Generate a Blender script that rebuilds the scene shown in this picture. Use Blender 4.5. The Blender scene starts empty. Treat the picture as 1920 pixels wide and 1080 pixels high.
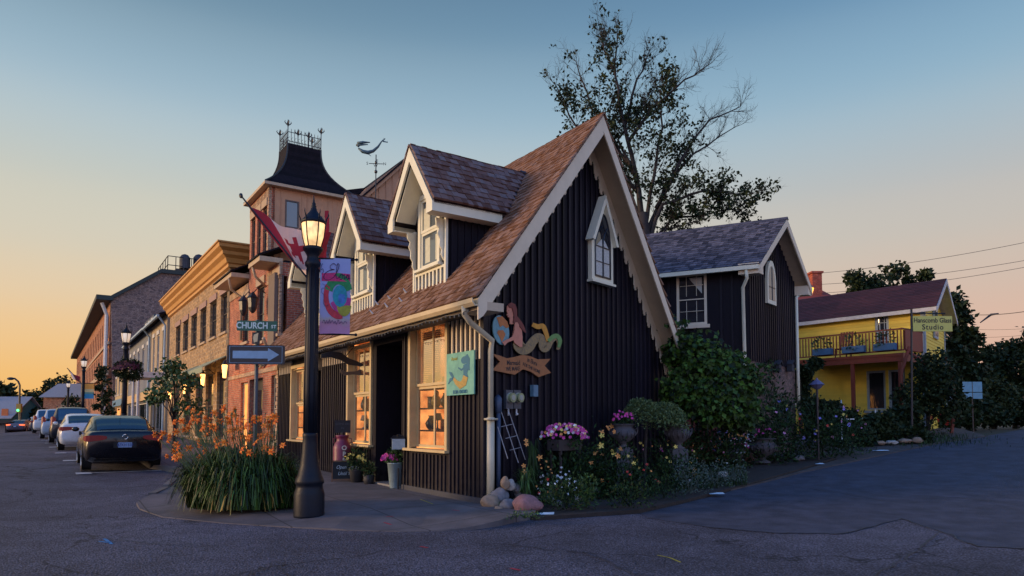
import bpy, math, random
import numpy as np
from mathutils import Vector as V, noise as NZ
random.seed(7)
# ------------------------------------------------------------------ camera
FPX=1280.0; CX=960.0; HORY=790.0; PITCH=math.radians(3.0); CAMH=1.45
PPY=HORY-FPX*math.tan(PITCH)
sc=bpy.context.scene; COL=sc.collection
cam=bpy.data.cameras.new("camera"); camo=bpy.data.objects.new("camera",cam); COL.objects.link(camo)
camo.location=(0,0,CAMH); camo.rotation_euler=(math.radians(90)+PITCH,0,0)
cam.sensor_width=36; cam.lens=36*FPX/1920; cam.shift_y=(PPY-540)/1920; cam.clip_start=.05; cam.clip_end=3000
sc.camera=camo
# ------------------------------------------------------------------ sky and sun
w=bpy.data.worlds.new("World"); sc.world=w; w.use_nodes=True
nt=w.node_tree; nt.nodes.clear()
def srgb(c): return tuple(((x/255)/12.92 if x/255<=.04045 else ((x/255+.055)/1.055)**2.4) for x in c)
def nn(t,k,**kw):
    n=t.nodes.new(k)
    for a,b in kw.items(): setattr(n,a,b)
    return n
def lk(t,a,b): t.links.new(a,b)
SUNAZ=math.radians(-62)      # clockwise from +Y
geo=nn(nt,'ShaderNodeTexCoord'); nrm=nn(nt,'ShaderNodeVectorMath',operation='NORMALIZE'); lk(nt,geo.outputs['Generated'],nrm.inputs[0])
sep=nn(nt,'ShaderNodeSeparateXYZ'); lk(nt,nrm.outputs[0],sep.inputs[0])
asn=nn(nt,'ShaderNodeMath',operation='ARCSINE'); lk(nt,sep.outputs[2],asn.inputs[0])
el=nn(nt,'ShaderNodeMath',operation='DIVIDE'); lk(nt,asn.outputs[0],el.inputs[0]); el.inputs[1].default_value=math.pi/2
def skyramp(stops):
    r=nn(nt,'ShaderNodeValToRGB'); e=r.color_ramp.elements
    r.color_ramp.interpolation='CARDINAL'
    while len(e)<len(stops): e.new(.5)
    for i,(p,c) in enumerate(stops):
        e[i].position=p/90; e[i].color=srgb(c)+(1,)
    lk(nt,el.outputs[0],r.inputs[0]); return r
west=skyramp([(0,(246,186,104)),(4,(242,194,128)),(8,(233,202,160)),(12,(217,205,182)),(17,(200,202,192)),(23,(168,190,202)),(29,(128,157,176)),(34,(98,128,150)),(50,(66,96,122)),(90,(52,76,104))])
east=skyramp([(0,(218,166,146)),(5,(221,180,160)),(9,(212,186,170)),(13,(200,190,180)),(17,(186,188,188)),(23,(154,182,200)),(29,(118,156,186)),(34,(90,129,166)),(50,(64,98,138)),(90,(50,76,112))])
dt=nn(nt,'ShaderNodeVectorMath',operation='DOT_PRODUCT'); lk(nt,nrm.outputs[0],dt.inputs[0]); dt.inputs[1].default_value=(math.sin(SUNAZ),math.cos(SUNAZ),0)
mr=nn(nt,'ShaderNodeMapRange'); mr.interpolation_type='SMOOTHSTEP'; lk(nt,dt.outputs['Value'],mr.inputs[0]); mr.inputs[1].default_value=-.25; mr.inputs[2].default_value=.93
mx=nn(nt,'ShaderNodeMix',data_type='RGBA'); lk(nt,mr.outputs[0],mx.inputs[0]); lk(nt,east.outputs[0],mx.inputs[6]); lk(nt,west.outputs[0],mx.inputs[7])
bk=nn(nt,'ShaderNodeMapRange'); bk.interpolation_type='SMOOTHSTEP'; lk(nt,sep.outputs[1],bk.inputs[0]); bk.inputs[1].default_value=.45; bk.inputs[2].default_value=-.7; bk.inputs[3].default_value=1; bk.inputs[4].default_value=2.1   # unseen sky behind the camera, brightened as added fill light
up=nn(nt,'ShaderNodeMapRange'); up.interpolation_type='SMOOTHSTEP'; lk(nt,sep.outputs[2],up.inputs[0]); up.inputs[1].default_value=.56; up.inputs[2].default_value=.95; up.inputs[3].default_value=1; up.inputs[4].default_value=1.8  # unseen overhead sky brightened as well, as added fill
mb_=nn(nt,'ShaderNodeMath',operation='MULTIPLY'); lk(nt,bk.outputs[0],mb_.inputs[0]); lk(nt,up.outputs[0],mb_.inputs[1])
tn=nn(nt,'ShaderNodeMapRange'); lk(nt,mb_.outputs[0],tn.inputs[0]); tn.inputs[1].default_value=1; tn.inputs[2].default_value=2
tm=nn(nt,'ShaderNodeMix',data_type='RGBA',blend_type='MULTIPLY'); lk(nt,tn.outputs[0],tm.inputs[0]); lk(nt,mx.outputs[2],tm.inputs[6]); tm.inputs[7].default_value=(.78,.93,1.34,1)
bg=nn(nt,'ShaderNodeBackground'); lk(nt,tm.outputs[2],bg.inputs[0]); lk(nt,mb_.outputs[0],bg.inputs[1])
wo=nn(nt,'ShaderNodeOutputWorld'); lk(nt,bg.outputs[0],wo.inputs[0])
sun=bpy.data.lights.new("sun",'SUN'); suno=bpy.data.objects.new("sun",sun); COL.objects.link(suno)
sun.energy=2.8; sun.angle=math.radians(16); sun.color=(1,.66,.36)
SE=math.radians(11); SA=math.radians(-98)
suno.rotation_euler=V((math.sin(SA)*math.cos(SE),math.cos(SA)*math.cos(SE),math.sin(SE))).to_track_quat('Z','Y').to_euler()
sc.view_settings.view_transform='Standard'; sc.view_settings.look='None'; sc.view_settings.exposure=0; sc.view_settings.gamma=1
sc.cycles.max_bounces=5; sc.cycles.transparent_max_bounces=8; sc.cycles.sample_clamp_indirect=4
sc.cycles.use_denoising=True
# ------------------------------------------------------------------ measuring helpers
def ray(px,py):
    a=(px-CX)/FPX; b=-(py-PPY)/FPX
    return V((a, math.cos(PITCH)-b*math.sin(PITCH), math.sin(PITCH)+b*math.cos(PITCH)))
O=V((0,0,CAMH)); Z=V((0,0,1))
def onplane(px,py,p0,n):
    r=ray(px,py); return O+r*((V(p0)-O).dot(n)/r.dot(n))
def atY(px,py,Y): r=ray(px,py); return O+r*(Y/r.y)
def atz(px,py,z=0): r=ray(px,py); return O+r*((z-CAMH)/r.z)
A=math.radians(34.4); D=V((-math.sin(A),math.cos(A),0)); N=V((-math.cos(A),-math.sin(A),0))
C=V((-.51,11.93,0))
def S(s,n=0,z=0): return C+D*s+N*n+Z*z          # street frame: along the shop front, towards the street, up
G=math.radians(40.4); T=V((math.sin(G),math.cos(G),0)); GN=V((math.cos(G),-math.sin(G),0))
def H(t,g=0,z=0): return C+T*t+GN*g+Z*z         # gable frame: along the gable wall, out of it, up
def smooth(x,a,b):
    u=max(0,min(1,(x-a)/(b-a))); return u*u*(3-2*u)
def lz(s): return .38*smooth(s,2,22)-1.6*smooth(s,48,130)
def gz(x,y):
    t=(V((x,y,0))-C).dot(T)
    s=(V((x,y,0))-C).dot(D); n=(V((x,y,0))-C).dot(N)
    return 1.30*smooth(t,1,27)+lz(s)*smooth(n,-9,-1)
def gp(p,dz=0): return V((p[0],p[1],gz(p[0],p[1])+dz))
def gray(px,py,dz=0):
    r=ray(px,py); z=0
    k=2.0
    while k<400:
        p=O+r*k
        if p.z<gz(p.x,p.y)+dz: break
        k+=.05
    return gp(p,dz)
# ------------------------------------------------------------------ materials
MATS={}
def M(name,col,rough=.7,var=.2,vs=6,bump=.15,bs=30,metal=0,rnd=0.0,hue=None,emit=0,spec=.5,stretch=None,coat=0,obr=0.0,trans=0,sub=0):
    """solid procedural surface: two-scale noise in colour, bump, optional per-face and per-object variation"""
    if name in MATS: return MATS[name]
    m=bpy.data.materials.new(name); m.use_nodes=True; t=m.node_tree; b=t.nodes['Principled BSDF']
    tc=nn(t,'ShaderNodeTexCoord'); src=tc.outputs['Object']
    if stretch:
        mp=nn(t,'ShaderNodeMapping'); mp.inputs['Scale'].default_value=stretch; lk(t,src,mp.inputs[0]); src=mp.outputs[0]
    n1=nn(t,'ShaderNodeTexNoise'); n1.inputs['Scale'].default_value=vs; n1.inputs['Detail'].default_value=5; n1.inputs['Roughness'].default_value=.65; lk(t,src,n1.inputs[0])
    r=nn(t,'ShaderNodeMapRange'); lk(t,n1.outputs[0],r.inputs[0]); r.inputs[1].default_value=.25; r.inputs[2].default_value=.75; r.inputs[3].default_value=1-var; r.inputs[4].default_value=1+var
    fac=r.outputs[0]
    if rnd:
        at=nn(t,'ShaderNodeAttribute',attribute_name='rnd'); r2=nn(t,'ShaderNodeMapRange'); lk(t,at.outputs['Fac'],r2.inputs[0]); r2.inputs[3].default_value=1-rnd; r2.inputs[4].default_value=1+rnd
        mu=nn(t,'ShaderNodeMath',operation='MULTIPLY'); lk(t,fac,mu.inputs[0]); lk(t,r2.outputs[0],mu.inputs[1]); fac=mu.outputs[0]
    c1=col
    if hue is not None:
        mh=nn(t,'ShaderNodeMix',data_type='RGBA'); mh.inputs[6].default_value=tuple(col)+(1,); mh.inputs[7].default_value=tuple(hue)+(1,)
        if rnd: lk(t,at.outputs['Fac'],mh.inputs[0])
        else: lk(t,n1.outputs[0],mh.inputs[0])
        base=mh.outputs[2]
    else:
        rg=nn(t,'ShaderNodeRGB'); rg.outputs[0].default_value=tuple(col)+(1,); base=rg.outputs[0]
    vm=nn(t,'ShaderNodeVectorMath',operation='SCALE'); lk(t,base,vm.inputs[0]); lk(t,fac,vm.inputs[3])
    lk(t,vm.outputs[0],b.inputs['Base Color'])
    b.inputs['Roughness'].default_value=rough; b.inputs['Metallic'].default_value=metal; b.inputs['Specular IOR Level'].default_value=spec
    if coat: b.inputs['Coat Weight'].default_value=coat
    if sub: b.inputs['Subsurface Weight'].default_value=sub
    if bump:
        n2=nn(t,'ShaderNodeTexNoise'); n2.inputs['Scale'].default_value=bs; n2.inputs['Detail'].default_value=4; lk(t,src,n2.inputs[0])
        bp=nn(t,'ShaderNodeBump'); bp.inputs['Strength'].default_value=bump; bp.inputs['Distance'].default_value=.02; lk(t,n2.outputs[0],bp.inputs['Height']); lk(t,bp.outputs[0],b.inputs['Normal'])
        rr=nn(t,'ShaderNodeMapRange'); lk(t,n1.outputs[0],rr.inputs[0]); rr.inputs[3].default_value=max(.03,rough-.12); rr.inputs[4].default_value=min(1,rough+.12); lk(t,rr.outputs[0],b.inputs['Roughness'])
    if emit:
        lk(t,vm.outputs[0],b.inputs['Emission Color']); b.inputs['Emission Strength'].default_value=emit
    MATS[name]=m; return m
def brickmat(name,c1,c2,mortar,bw=.22,bh=.075,ms=.012,var=.35,big=.3,offset=.5,bump=.6,rough=.85):
    if name in MATS: return MATS[name]
    m=bpy.data.materials.new(name); m.use_nodes=True; t=m.node_tree; b=t.nodes['Principled BSDF']
    uv=nn(t,'ShaderNodeTexCoord'); nz=nn(t,'ShaderNodeTexNoise'); nz.inputs['Scale'].default_value=3; lk(t,uv.outputs['UV'],nz.inputs[0])
    # small wobble so courses are not ruler-straight
    sub=nn(t,'ShaderNodeVectorMath',operation='SUBTRACT'); lk(t,nz.outputs['Color'],sub.inputs[0]); sub.inputs[1].default_value=(.5,.5,.5)
    sm=nn(t,'ShaderNodeVectorMath',operation='SCALE'); lk(t,sub.outputs[0],sm.inputs[0]); sm.inputs[3].default_value=bh*.35
    ad=nn(t,'ShaderNodeVectorMath',operation='ADD'); lk(t,uv.outputs['UV'],ad.inputs[0]); lk(t,sm.outputs[0],ad.inputs[1])
    br=nn(t,'ShaderNodeTexBrick'); lk(t,ad.outputs[0],br.inputs[0]); br.offset=offset
    br.inputs['Color1'].default_value=tuple(c1)+(1,); br.inputs['Color2'].default_value=tuple(c2)+(1,); br.inputs['Mortar'].default_value=tuple(mortar)+(1,)
    br.inputs['Scale'].default_value=1; br.inputs['Brick Width'].default_value=bw; br.inputs['Row Height'].default_value=bh; br.inputs['Mortar Size'].default_value=ms; br.inputs['Bias'].default_value=0
    n2=nn(t,'ShaderNodeTexNoise'); n2.inputs['Scale'].default_value=2.2; n2.inputs['Detail'].default_value=6; lk(t,uv.outputs['UV'],n2.inputs[0])
    r=nn(t,'ShaderNodeMapRange'); lk(t,n2.outputs[0],r.inputs[0]); r.inputs[1].default_value=.3; r.inputs[2].default_value=.7; r.inputs[3].default_value=1-big; r.inputs[4].default_value=1+big
    vm=nn(t,'ShaderNodeVectorMath',operation='SCALE'); lk(t,br.outputs[0],vm.inputs[0]); lk(t,r.outputs[0],vm.inputs[3])
    n3=nn(t,'ShaderNodeTexNoise'); n3.inputs['Scale'].default_value=1.3/bh; lk(t,uv.outputs['UV'],n3.inputs[0])
    r3=nn(t,'ShaderNodeMapRange'); lk(t,n3.outputs[0],r3.inputs[0]); r3.inputs[1].default_value=.3; r3.inputs[2].default_value=.7; r3.inputs[3].default_value=1-var; r3.inputs[4].default_value=1+var
    v2=nn(t,'ShaderNodeVectorMath',operation='SCALE'); lk(t,vm.outputs[0],v2.inputs[0]); lk(t,r3.outputs[0],v2.inputs[3])
    lk(t,v2.outputs[0],b.inputs['Base Color']); b.inputs['Roughness'].default_value=rough
    bp=nn(t,'ShaderNodeBump'); bp.inputs['Strength'].default_value=bump; bp.inputs['Distance'].default_value=.015; bp.invert=True; lk(t,br.outputs['Fac'],bp.inputs['Height']); lk(t,bp.outputs[0],b.inputs['Normal'])
    MATS[name]=m; return m
def rubblemat(name,c1,c2,mortar,scale=4,rough=.9):
    if name in MATS: return MATS[name]
    m=bpy.data.materials.new(name); m.use_nodes=True; t=m.node_tree; b=t.nodes['Principled BSDF']
    uv=nn(t,'ShaderNodeTexCoord'); mp=nn(t,'ShaderNodeMapping'); mp.inputs['Scale'].default_value=(1,1.6,1); lk(t,uv.outputs['UV'],mp.inputs[0])
    v=nn(t,'ShaderNodeTexVoronoi'); v.inputs['Scale'].default_value=scale; lk(t,mp.outputs[0],v.inputs[0])
    e=nn(t,'ShaderNodeTexVoronoi',feature='DISTANCE_TO_EDGE'); e.inputs['Scale'].default_value=scale; lk(t,mp.outputs[0],e.inputs[0])
    sp=nn(t,'ShaderNodeSeparateXYZ'); lk(t,v.outputs['Color'],sp.inputs[0])
    m1=nn(t,'ShaderNodeMix',data_type='RGBA'); m1.inputs[6].default_value=tuple(c1)+(1,); m1.inputs[7].default_value=tuple(c2)+(1,); lk(t,sp.outputs[0],m1.inputs[0])
    r=nn(t,'ShaderNodeMapRange'); lk(t,e.outputs['Distance'],r.inputs[0]); r.inputs[1].default_value=.02; r.inputs[2].default_value=.08
    m2=nn(t,'ShaderNodeMix',data_type='RGBA'); m2.inputs[6].default_value=tuple(mortar)+(1,); lk(t,m1.outputs[2],m2.inputs[7]); lk(t,r.outputs[0],m2.inputs[0])
    n3=nn(t,'ShaderNodeTexNoise'); n3.inputs['Scale'].default_value=9; n3.inputs['Detail'].default_value=6; lk(t,uv.outputs['UV'],n3.inputs[0])
    r3=nn(t,'ShaderNodeMapRange'); lk(t,n3.outputs[0],r3.inputs[0]); r3.inputs[1].default_value=.3; r3.inputs[2].default_value=.7; r3.inputs[3].default_value=.7; r3.inputs[4].default_value=1.3
    v2=nn(t,'ShaderNodeVectorMath',operation='SCALE'); lk(t,m2.outputs[2],v2.inputs[0]); lk(t,r3.outputs[0],v2.inputs[3])
    lk(t,v2.outputs[0],b.inputs['Base Color']); b.inputs['Roughness'].default_value=rough
    bp=nn(t,'ShaderNodeBump'); bp.inputs['Strength'].default_value=.7; bp.inputs['Distance'].default_value=.03; lk(t,r.outputs[0],bp.inputs['Height']); lk(t,bp.outputs[0],b.inputs['Normal'])
    MATS[name]=m; return m
def glassmat(name,tint=(.02,.03,.04),rough=.06,alpha=0.0,reflect=1.0):
    """dark reflecting pane; alpha>0 lets part of what is behind show through"""
    if name in MATS: return MATS[name]
    m=bpy.data.materials.new(name); m.use_nodes=True; t=m.node_tree; b=t.nodes['Principled BSDF']
    b.inputs['Base Color'].default_value=tuple(tint)+(1,); b.inputs['Roughness'].default_value=rough; b.inputs['Specular IOR Level'].default_value=reflect; b.inputs['IOR'].default_value=1.6
    n=nn(t,'ShaderNodeTexNoise'); n.inputs['Scale'].default_value=1.6; bp=nn(t,'ShaderNodeBump'); bp.inputs['Strength'].default_value=.06; bp.inputs['Distance'].default_value=.1; lk(t,n.outputs[0],bp.inputs['Height']); lk(t,bp.outputs[0],b.inputs['Normal'])
    if alpha:
        tr=nn(t,'ShaderNodeBsdfTransparent'); mi=nn(t,'ShaderNodeMixShader'); mi.inputs[0].default_value=alpha
        lk(t,b.outputs[0],mi.inputs[1]); lk(t,tr.outputs[0],mi.inputs[2]); lk(t,mi.outputs[0],t.nodes['Material Output'].inputs[0])
    MATS[name]=m; return m
def emitmat(name,col,strength,var=.0,vs=4):
    if name in MATS: return MATS[name]
    m=bpy.data.materials.new(name); m.use_nodes=True; t=m.node_tree; b=t.nodes['Principled BSDF']
    b.inputs['Base Color'].default_value=tuple(col)+(1,); b.inputs['Emission Color'].default_value=tuple(col)+(1,)
    if var:
        tc=nn(t,'ShaderNodeTexCoord'); n=nn(t,'ShaderNodeTexNoise'); n.inputs['Scale'].default_value=vs; lk(t,tc.outputs['Object'],n.inputs[0])
        r=nn(t,'ShaderNodeMapRange'); lk(t,n.outputs[0],r.inputs[0]); r.inputs[1].default_value=.3; r.inputs[2].default_value=.7; r.inputs[3].default_value=strength*(1-var); r.inputs[4].default_value=strength*(1+var); lk(t,r.outputs[0],b.inputs['Emission Strength'])
    else: b.inputs['Emission Strength'].default_value=strength
    MATS[name]=m; return m
# ------------------------------------------------------------------ objects, parts, meshes
ROOT={}
def tag(o,label=None,cat=None,group=None,kind=None):
    if label: o['label']=label
    if cat: o['category']=cat
    if group: o['group']=group
    if kind: o['kind']=kind
    return o
def thing(name,loc,label,cat,group=None,rz=0):
    o=bpy.data.objects.new(name,None); COL.objects.link(o); o.empty_display_size=.2
    o.location=V(loc); o.rotation_euler=(0,0,rz); tag(o,label,cat,group); ROOT[o.name]=V(loc); return o
def origin_of(o):
    while o.parent: o=o.parent
    return ROOT.get(o.name,V((0,0,0)))
class MB:
    def __init__(s): s.v=[]; s.f=[]; s.r=[]; s.cur=.5
    def add(s,vs,fs,r=None):
        k=len(s.v); s.v.extend([tuple(p) for p in vs]); s.f.extend([tuple(i+k for i in f) for f in fs])
        r=s.cur if r is None else r
        s.r.extend([r]*len(fs)); return s
    def bx(s,o,a,b,c,r=None):
        o,a,b,c=V(o),V(a),V(b),V(c)
        if a.cross(b).dot(c)<0: a,b=b,a
        s.add([o,o+a,o+a+b,o+b,o+c,o+a+c,o+a+b+c,o+b+c],[(3,2,1,0),(4,5,6,7),(0,1,5,4),(1,2,6,5),(2,3,7,6),(3,0,4,7)],r); return s
    def cbx(s,c,ax,ay,az,r=None):   # centred box from full-size vectors
        ax,ay,az=V(ax),V(ay),V(az); return s.bx(V(c)-(ax+ay+az)*.5,ax,ay,az,r)
    def quad(s,a,b,c,d,r=None): return s.add([a,b,c,d],[(0,1,2,3)],r)
    def prism(s,pts,ex,r=None):
        pts=[V(p) for p in pts]; ex=V(ex); n=len(pts)
        nr=V((0,0,0))
        for i in range(n): nr+=pts[i].cross(pts[(i+1)%n])
        if nr.dot(ex)<0: pts=pts[::-1]
        s.add(pts+[p+ex for p in pts],[tuple(range(n))[::-1],tuple(range(n,2*n))]+[(i,(i+1)%n,(i+1)%n+n,i+n) for i in range(n)],r); return s
    def tube(s,pts,rad,n=8,caps=True,r=None):
        pts=[V(p) for p in pts]
        if not hasattr(rad,'__len__'): rad=[rad]*len(pts)
        vs=[];fs=[]; up=None
        for i,p in enumerate(pts):
            d=(pts[min(i+1,len(pts)-1)]-pts[max(i-1,0)])
            d=d.normalized() if d.length>1e-9 else Z
            if up is None: up=d.orthogonal().normalized()
            else:
                up=(up-d*up.dot(d)); up=up.normalized() if up.length>1e-6 else d.orthogonal().normalized()
            w=d.cross(up)
            for k in range(n):
                a=2*math.pi*k/n; vs.append(p+(up*math.cos(a)+w*math.sin(a))*rad[i])
        for i in range(len(pts)-1):
            for k in range(n): fs.append((i*n+k,i*n+(k+1)%n,(i+1)*n+(k+1)%n,(i+1)*n+k))
        if caps: fs.append(tuple(range(n))[::-1]); fs.append(tuple(range((len(pts)-1)*n,len(pts)*n)))
        return s.add(vs,fs,r)
    def lathe(s,c,prof,n=16,r=None,sq=0):     # prof: (radius, z) from bottom up
        c=V(c); vs=[];fs=[]
        for (q,z) in prof:
            for k in range(n):
                a=2*math.pi*(k+.5)/n; vs.append(c+V((q*math.cos(a),q*math.sin(a),z)))
        m=len(prof)
        for i in range(m-1):
            for k in range(n): fs.append((i*n+k,i*n+(k+1)%n,(i+1)*n+(k+1)%n,(i+1)*n+k))
        fs.append(tuple(range(n))[::-1]); fs.append(tuple(range((m-1)*n,m*n)))
        return s.add(vs,fs,r)
    def blob(s,c,rx,ry,rz,nu=14,nv=9,amp=.12,fr=1.4,seed=0,r=None):
        c=V(c); vs=[c+V((0,0,-rz))];fs=[]
        for j in range(1,nv):
            th=-math.pi/2+math.pi*j/nv
            for i in range(nu):
                a=2*math.pi*i/nu; d=V((math.cos(th)*math.cos(a),math.cos(th)*math.sin(a),math.sin(th)))
                k=1+amp*NZ.noise(d*fr+V((seed*7.1,seed*3.3,seed)))*2
                vs.append(c+V((d.x*rx*k,d.y*ry*k,d.z*rz*k)))
        vs.append(c+V((0,0,rz))); L=len(vs)-1
        for i in range(nu): fs.append((0,1+(i+1)%nu,1+i)); fs.append((L,L-nu+i,L-nu+(i+1)%nu))
        for j in range(nv-2):
            for i in range(nu):
                a=1+j*nu+i;b_=1+j*nu+(i+1)%nu; fs.append((a,b_,b_+nu,a+nu))
        return s.add(vs,fs,r)
    def build(s,name,mat,parent=None,smooth=False,label=None,cat=None,group=None,kind=None,uv=True,bevel=0):
        me=bpy.data.meshes.new(name); a=np.array(s.v,dtype=np.float64).reshape(-1,3)
        if parent is None:
            o0=V((0,0,0))
            if kind!='structure' and len(a): o0=V((float(a[:,0].mean()),float(a[:,1].mean()),float(a[:,2].min())))
        else: o0=origin_of(parent)
        a=a-np.array(o0)
        me.from_pydata(a.tolist(),[],s.f); me.update()
        at=me.attributes.new('rnd','FLOAT','FACE'); at.data.foreach_set('value',s.r)
        if smooth: me.polygons.foreach_set('use_smooth',[True]*len(me.polygons))
        if uv and len(me.polygons):
            ul=me.uv_layers.new(name='UVMap'); nl=len(me.loops)
            wv=a+np.array(o0)
            vi=np.empty(nl,dtype=np.int64); me.loops.foreach_get('vertex_index',vi)
            pn=np.empty(len(me.polygons)*3); me.polygons.foreach_get('normal',pn); pn=pn.reshape(-1,3)
            lt=np.empty(len(me.polygons),dtype=np.int64); me.polygons.foreach_get('loop_total',lt)
            ln=np.repeat(pn,lt,axis=0)
            tx=np.stack([-ln[:,1],ln[:,0],np.zeros(nl)],1); q=np.linalg.norm(tx,axis=1); flat=q<.05
            tx[flat]=(1,0,0); q[flat]=1; tx/=q[:,None]; ty=np.cross(ln,tx)
            pv=wv[vi]; U=np.stack([(pv*tx).sum(1),(pv*ty).sum(1)],1); ul.data.foreach_set('uv',U.ravel())
        me.materials.append(mat)
        o=bpy.data.objects.new(name,me); COL.objects.link(o)
        if parent is not None: o.parent=parent
        else: o.location=o0; ROOT[o.name]=V(o0)
        if bevel:
            bm=o.modifiers.new('bevel','BEVEL'); bm.width=bevel; bm.segments=2; bm.limit_method='ANGLE'; bm.angle_limit=math.radians(40)
        tag(o,label,cat,group,kind); return o
def kids(o): return [c for c in o.children]
def copy_tree(o,parent=None):
    c=o.copy(); COL.objects.link(c)
    if parent is not None: c.parent=parent
    for ch in list(o.children): copy_tree(ch,c)
    return c
def clone(root,loc,rz=0,label=None,scale=None):
    c=copy_tree(root); c.location=V(loc); c.rotation_euler=(0,0,rz); ROOT[c.name]=V(loc)
    if label: c['label']=label
    if scale: c.scale=(scale,)*3 if not hasattr(scale,'__len__') else scale
    return c
def lettering(txt,size,org,right,up,mat,parent,name='lettering',ext=.004,shear=0,align='CENTER',sx=1.0,space=1.0,bold=0):
    cu=bpy.data.curves.new('tmp','FONT'); cu.body=txt; cu.size=size; cu.align_x=align; cu.align_y='CENTER'; cu.extrude=ext; cu.shear=shear; cu.space_character=space; cu.offset=bold; cu.resolution_u=3
    ob=bpy.data.objects.new('tmp',cu); COL.objects.link(ob)
    dg=bpy.context.evaluated_depsgraph_get(); me=bpy.data.meshes.new_from_object(ob.evaluated_get(dg))
    right=V(right).normalized(); up=V(up).normalized(); nr=right.cross(up)
    mb=MB(); mb.add([V(org)+right*(v.co.x*sx)+up*v.co.y+nr*v.co.z for v in me.vertices],[tuple(p.vertices) for p in me.polygons])
    bpy.data.objects.remove(ob); bpy.data.curves.remove(cu); bpy.data.meshes.remove(me)
    return mb.build(name,mat,parent,uv=False)
R=random.random
def U(a,b): return random.uniform(a,b)
def rv(s=1): return V((U(-1,1),U(-1,1),U(-1,1)))*s
def leaf(mb,p,d,nrm,L,W,r=None,fold=.15):
    """one leaf: a pointed quad pair folded on its midrib"""
    d=V(d).normalized(); w_=d.cross(V(nrm)); w_=w_.normalized() if w_.length>1e-5 else d.orthogonal().normalized(); u=w_.cross(d)
    p=V(p); m=p+d*L*.45
    mb.add([p,m+w_*W*.5+u*W*fold,p+d*L,m-w_*W*.5+u*W*fold],[(0,1,2),(0,2,3)],R() if r is None else r)
def leafcloud(mb,c,rad,n,L,W,droop=0,seed=0,hollow=.5):
    c=V(c); rad=V(rad)
    for i in range(n):
        d=rv().normalized(); k=hollow+(1-hollow)*R()
        k*=1+.25*NZ.noise(d*2.3+c)
        p=c+V((d.x*rad.x*k,d.y*rad.y*k,d.z*rad.z*k))
        leaf(mb,p,d+rv(.7)-Z*droop,d+rv(.8)+Z*.5,L*U(.7,1.3),W*U(.7,1.3))
# ------------------------------------------------------------------ palette
CREAM=M('cream_paint',(.72,.6,.43),rough=.55,var=.1,vs=3,bump=.08)
CREAMW=M('pale_cream_paint',(.76,.72,.54),rough=.5,var=.08,vs=4,bump=.06)
SOFFIT=M('tan_soffit_paint',(.52,.41,.28),rough=.7,var=.12,vs=3)
BLACK=M('black_board_stain',(.0095,.0075,.013),rough=.55,var=.35,vs=5,bump=.35,bs=25,stretch=(6,6,.6),rnd=.3,spec=.15)
BLACKB=M('black_batten_stain',(.014,.0115,.019),rough=.5,var=.3,vs=5,bump=.3,bs=25,stretch=(6,6,.6),rnd=.4,spec=.2)
SHINGLE=M('cedar_shingle',(.27,.125,.062),rough=.8,var=.25,vs=9,bump=.4,bs=60,rnd=.5,hue=(.185,.115,.085),spec=.2)
SHINGLED=M('weathered_shingle',(.22,.105,.075),rough=.8,var=.25,vs=9,bump=.4,bs=60,rnd=.5,hue=(.13,.10,.095),spec=.2)
SHINGLEG=M('grey_shingle',(.07,.073,.10),rough=.75,var=.25,vs=9,bump=.4,bs=60,rnd=.5,hue=(.10,.095,.115),spec=.25)
DARKM=M('dark_metal',(.012,.014,.02),rough=.4,var=.3,vs=10,bump=.05,spec=.5)
NAVYM=M('navy_iron',(.005,.008,.016),rough=.5,var=.3,vs=8,bump=.12,bs=60,spec=.25)
GLASSD=glassmat('dark_glass',(.015,.02,.028),.05,0,.9)
GLASSW=glassmat('shop_glass',(.05,.05,.05),.04,.72,.8)
GLASSP=glassmat('pale_glass',(.1,.12,.13),.08,0,1.0)
WHITE=M('white_paint',(.72,.72,.72),rough=.5,var=.08,vs=5)
STONEC=M('concrete',(.22,.21,.2),rough=.9,var=.2,vs=5,bump=.3)
WARMW=emitmat('glowing_interior',(1,.42,.12),1.15,.75,2.6)
def splash(m,amt=.8,h=.75):
    # dried mud splashed up the foot of the boards
    t=m.node_tree; b=t.nodes['Principled BSDF']; src=b.inputs['Base Color'].links[0].from_socket
    tc=nn(t,'ShaderNodeTexCoord'); sp=nn(t,'ShaderNodeSeparateXYZ'); lk(t,tc.outputs['Object'],sp.inputs[0])
    r=nn(t,'ShaderNodeMapRange'); r.interpolation_type='SMOOTHSTEP'; lk(t,sp.outputs[2],r.inputs[0]); r.inputs[1].default_value=h; r.inputs[2].default_value=-.05; r.inputs[3].default_value=0; r.inputs[4].default_value=amt
    n=nn(t,'ShaderNodeTexNoise'); n.inputs['Scale'].default_value=6; n.inputs['Detail'].default_value=6; lk(t,tc.outputs['Object'],n.inputs[0]); r2=nn(t,'ShaderNodeMapRange'); lk(t,n.outputs[0],r2.inputs[0]); r2.inputs[1].default_value=.42; r2.inputs[2].default_value=.66
    mu=nn(t,'ShaderNodeMath',operation='MULTIPLY'); lk(t,r.outputs[0],mu.inputs[0]); lk(t,r2.outputs[0],mu.inputs[1])
    mi=nn(t,'ShaderNodeMix',data_type='RGBA'); lk(t,mu.outputs[0],mi.inputs[0]); lk(t,src,mi.inputs[6]); mi.inputs[7].default_value=(.055,.045,.04,1); lk(t,mi.outputs[2],b.inputs['Base Color'])
splash(BLACK); splash(BLACKB)
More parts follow.
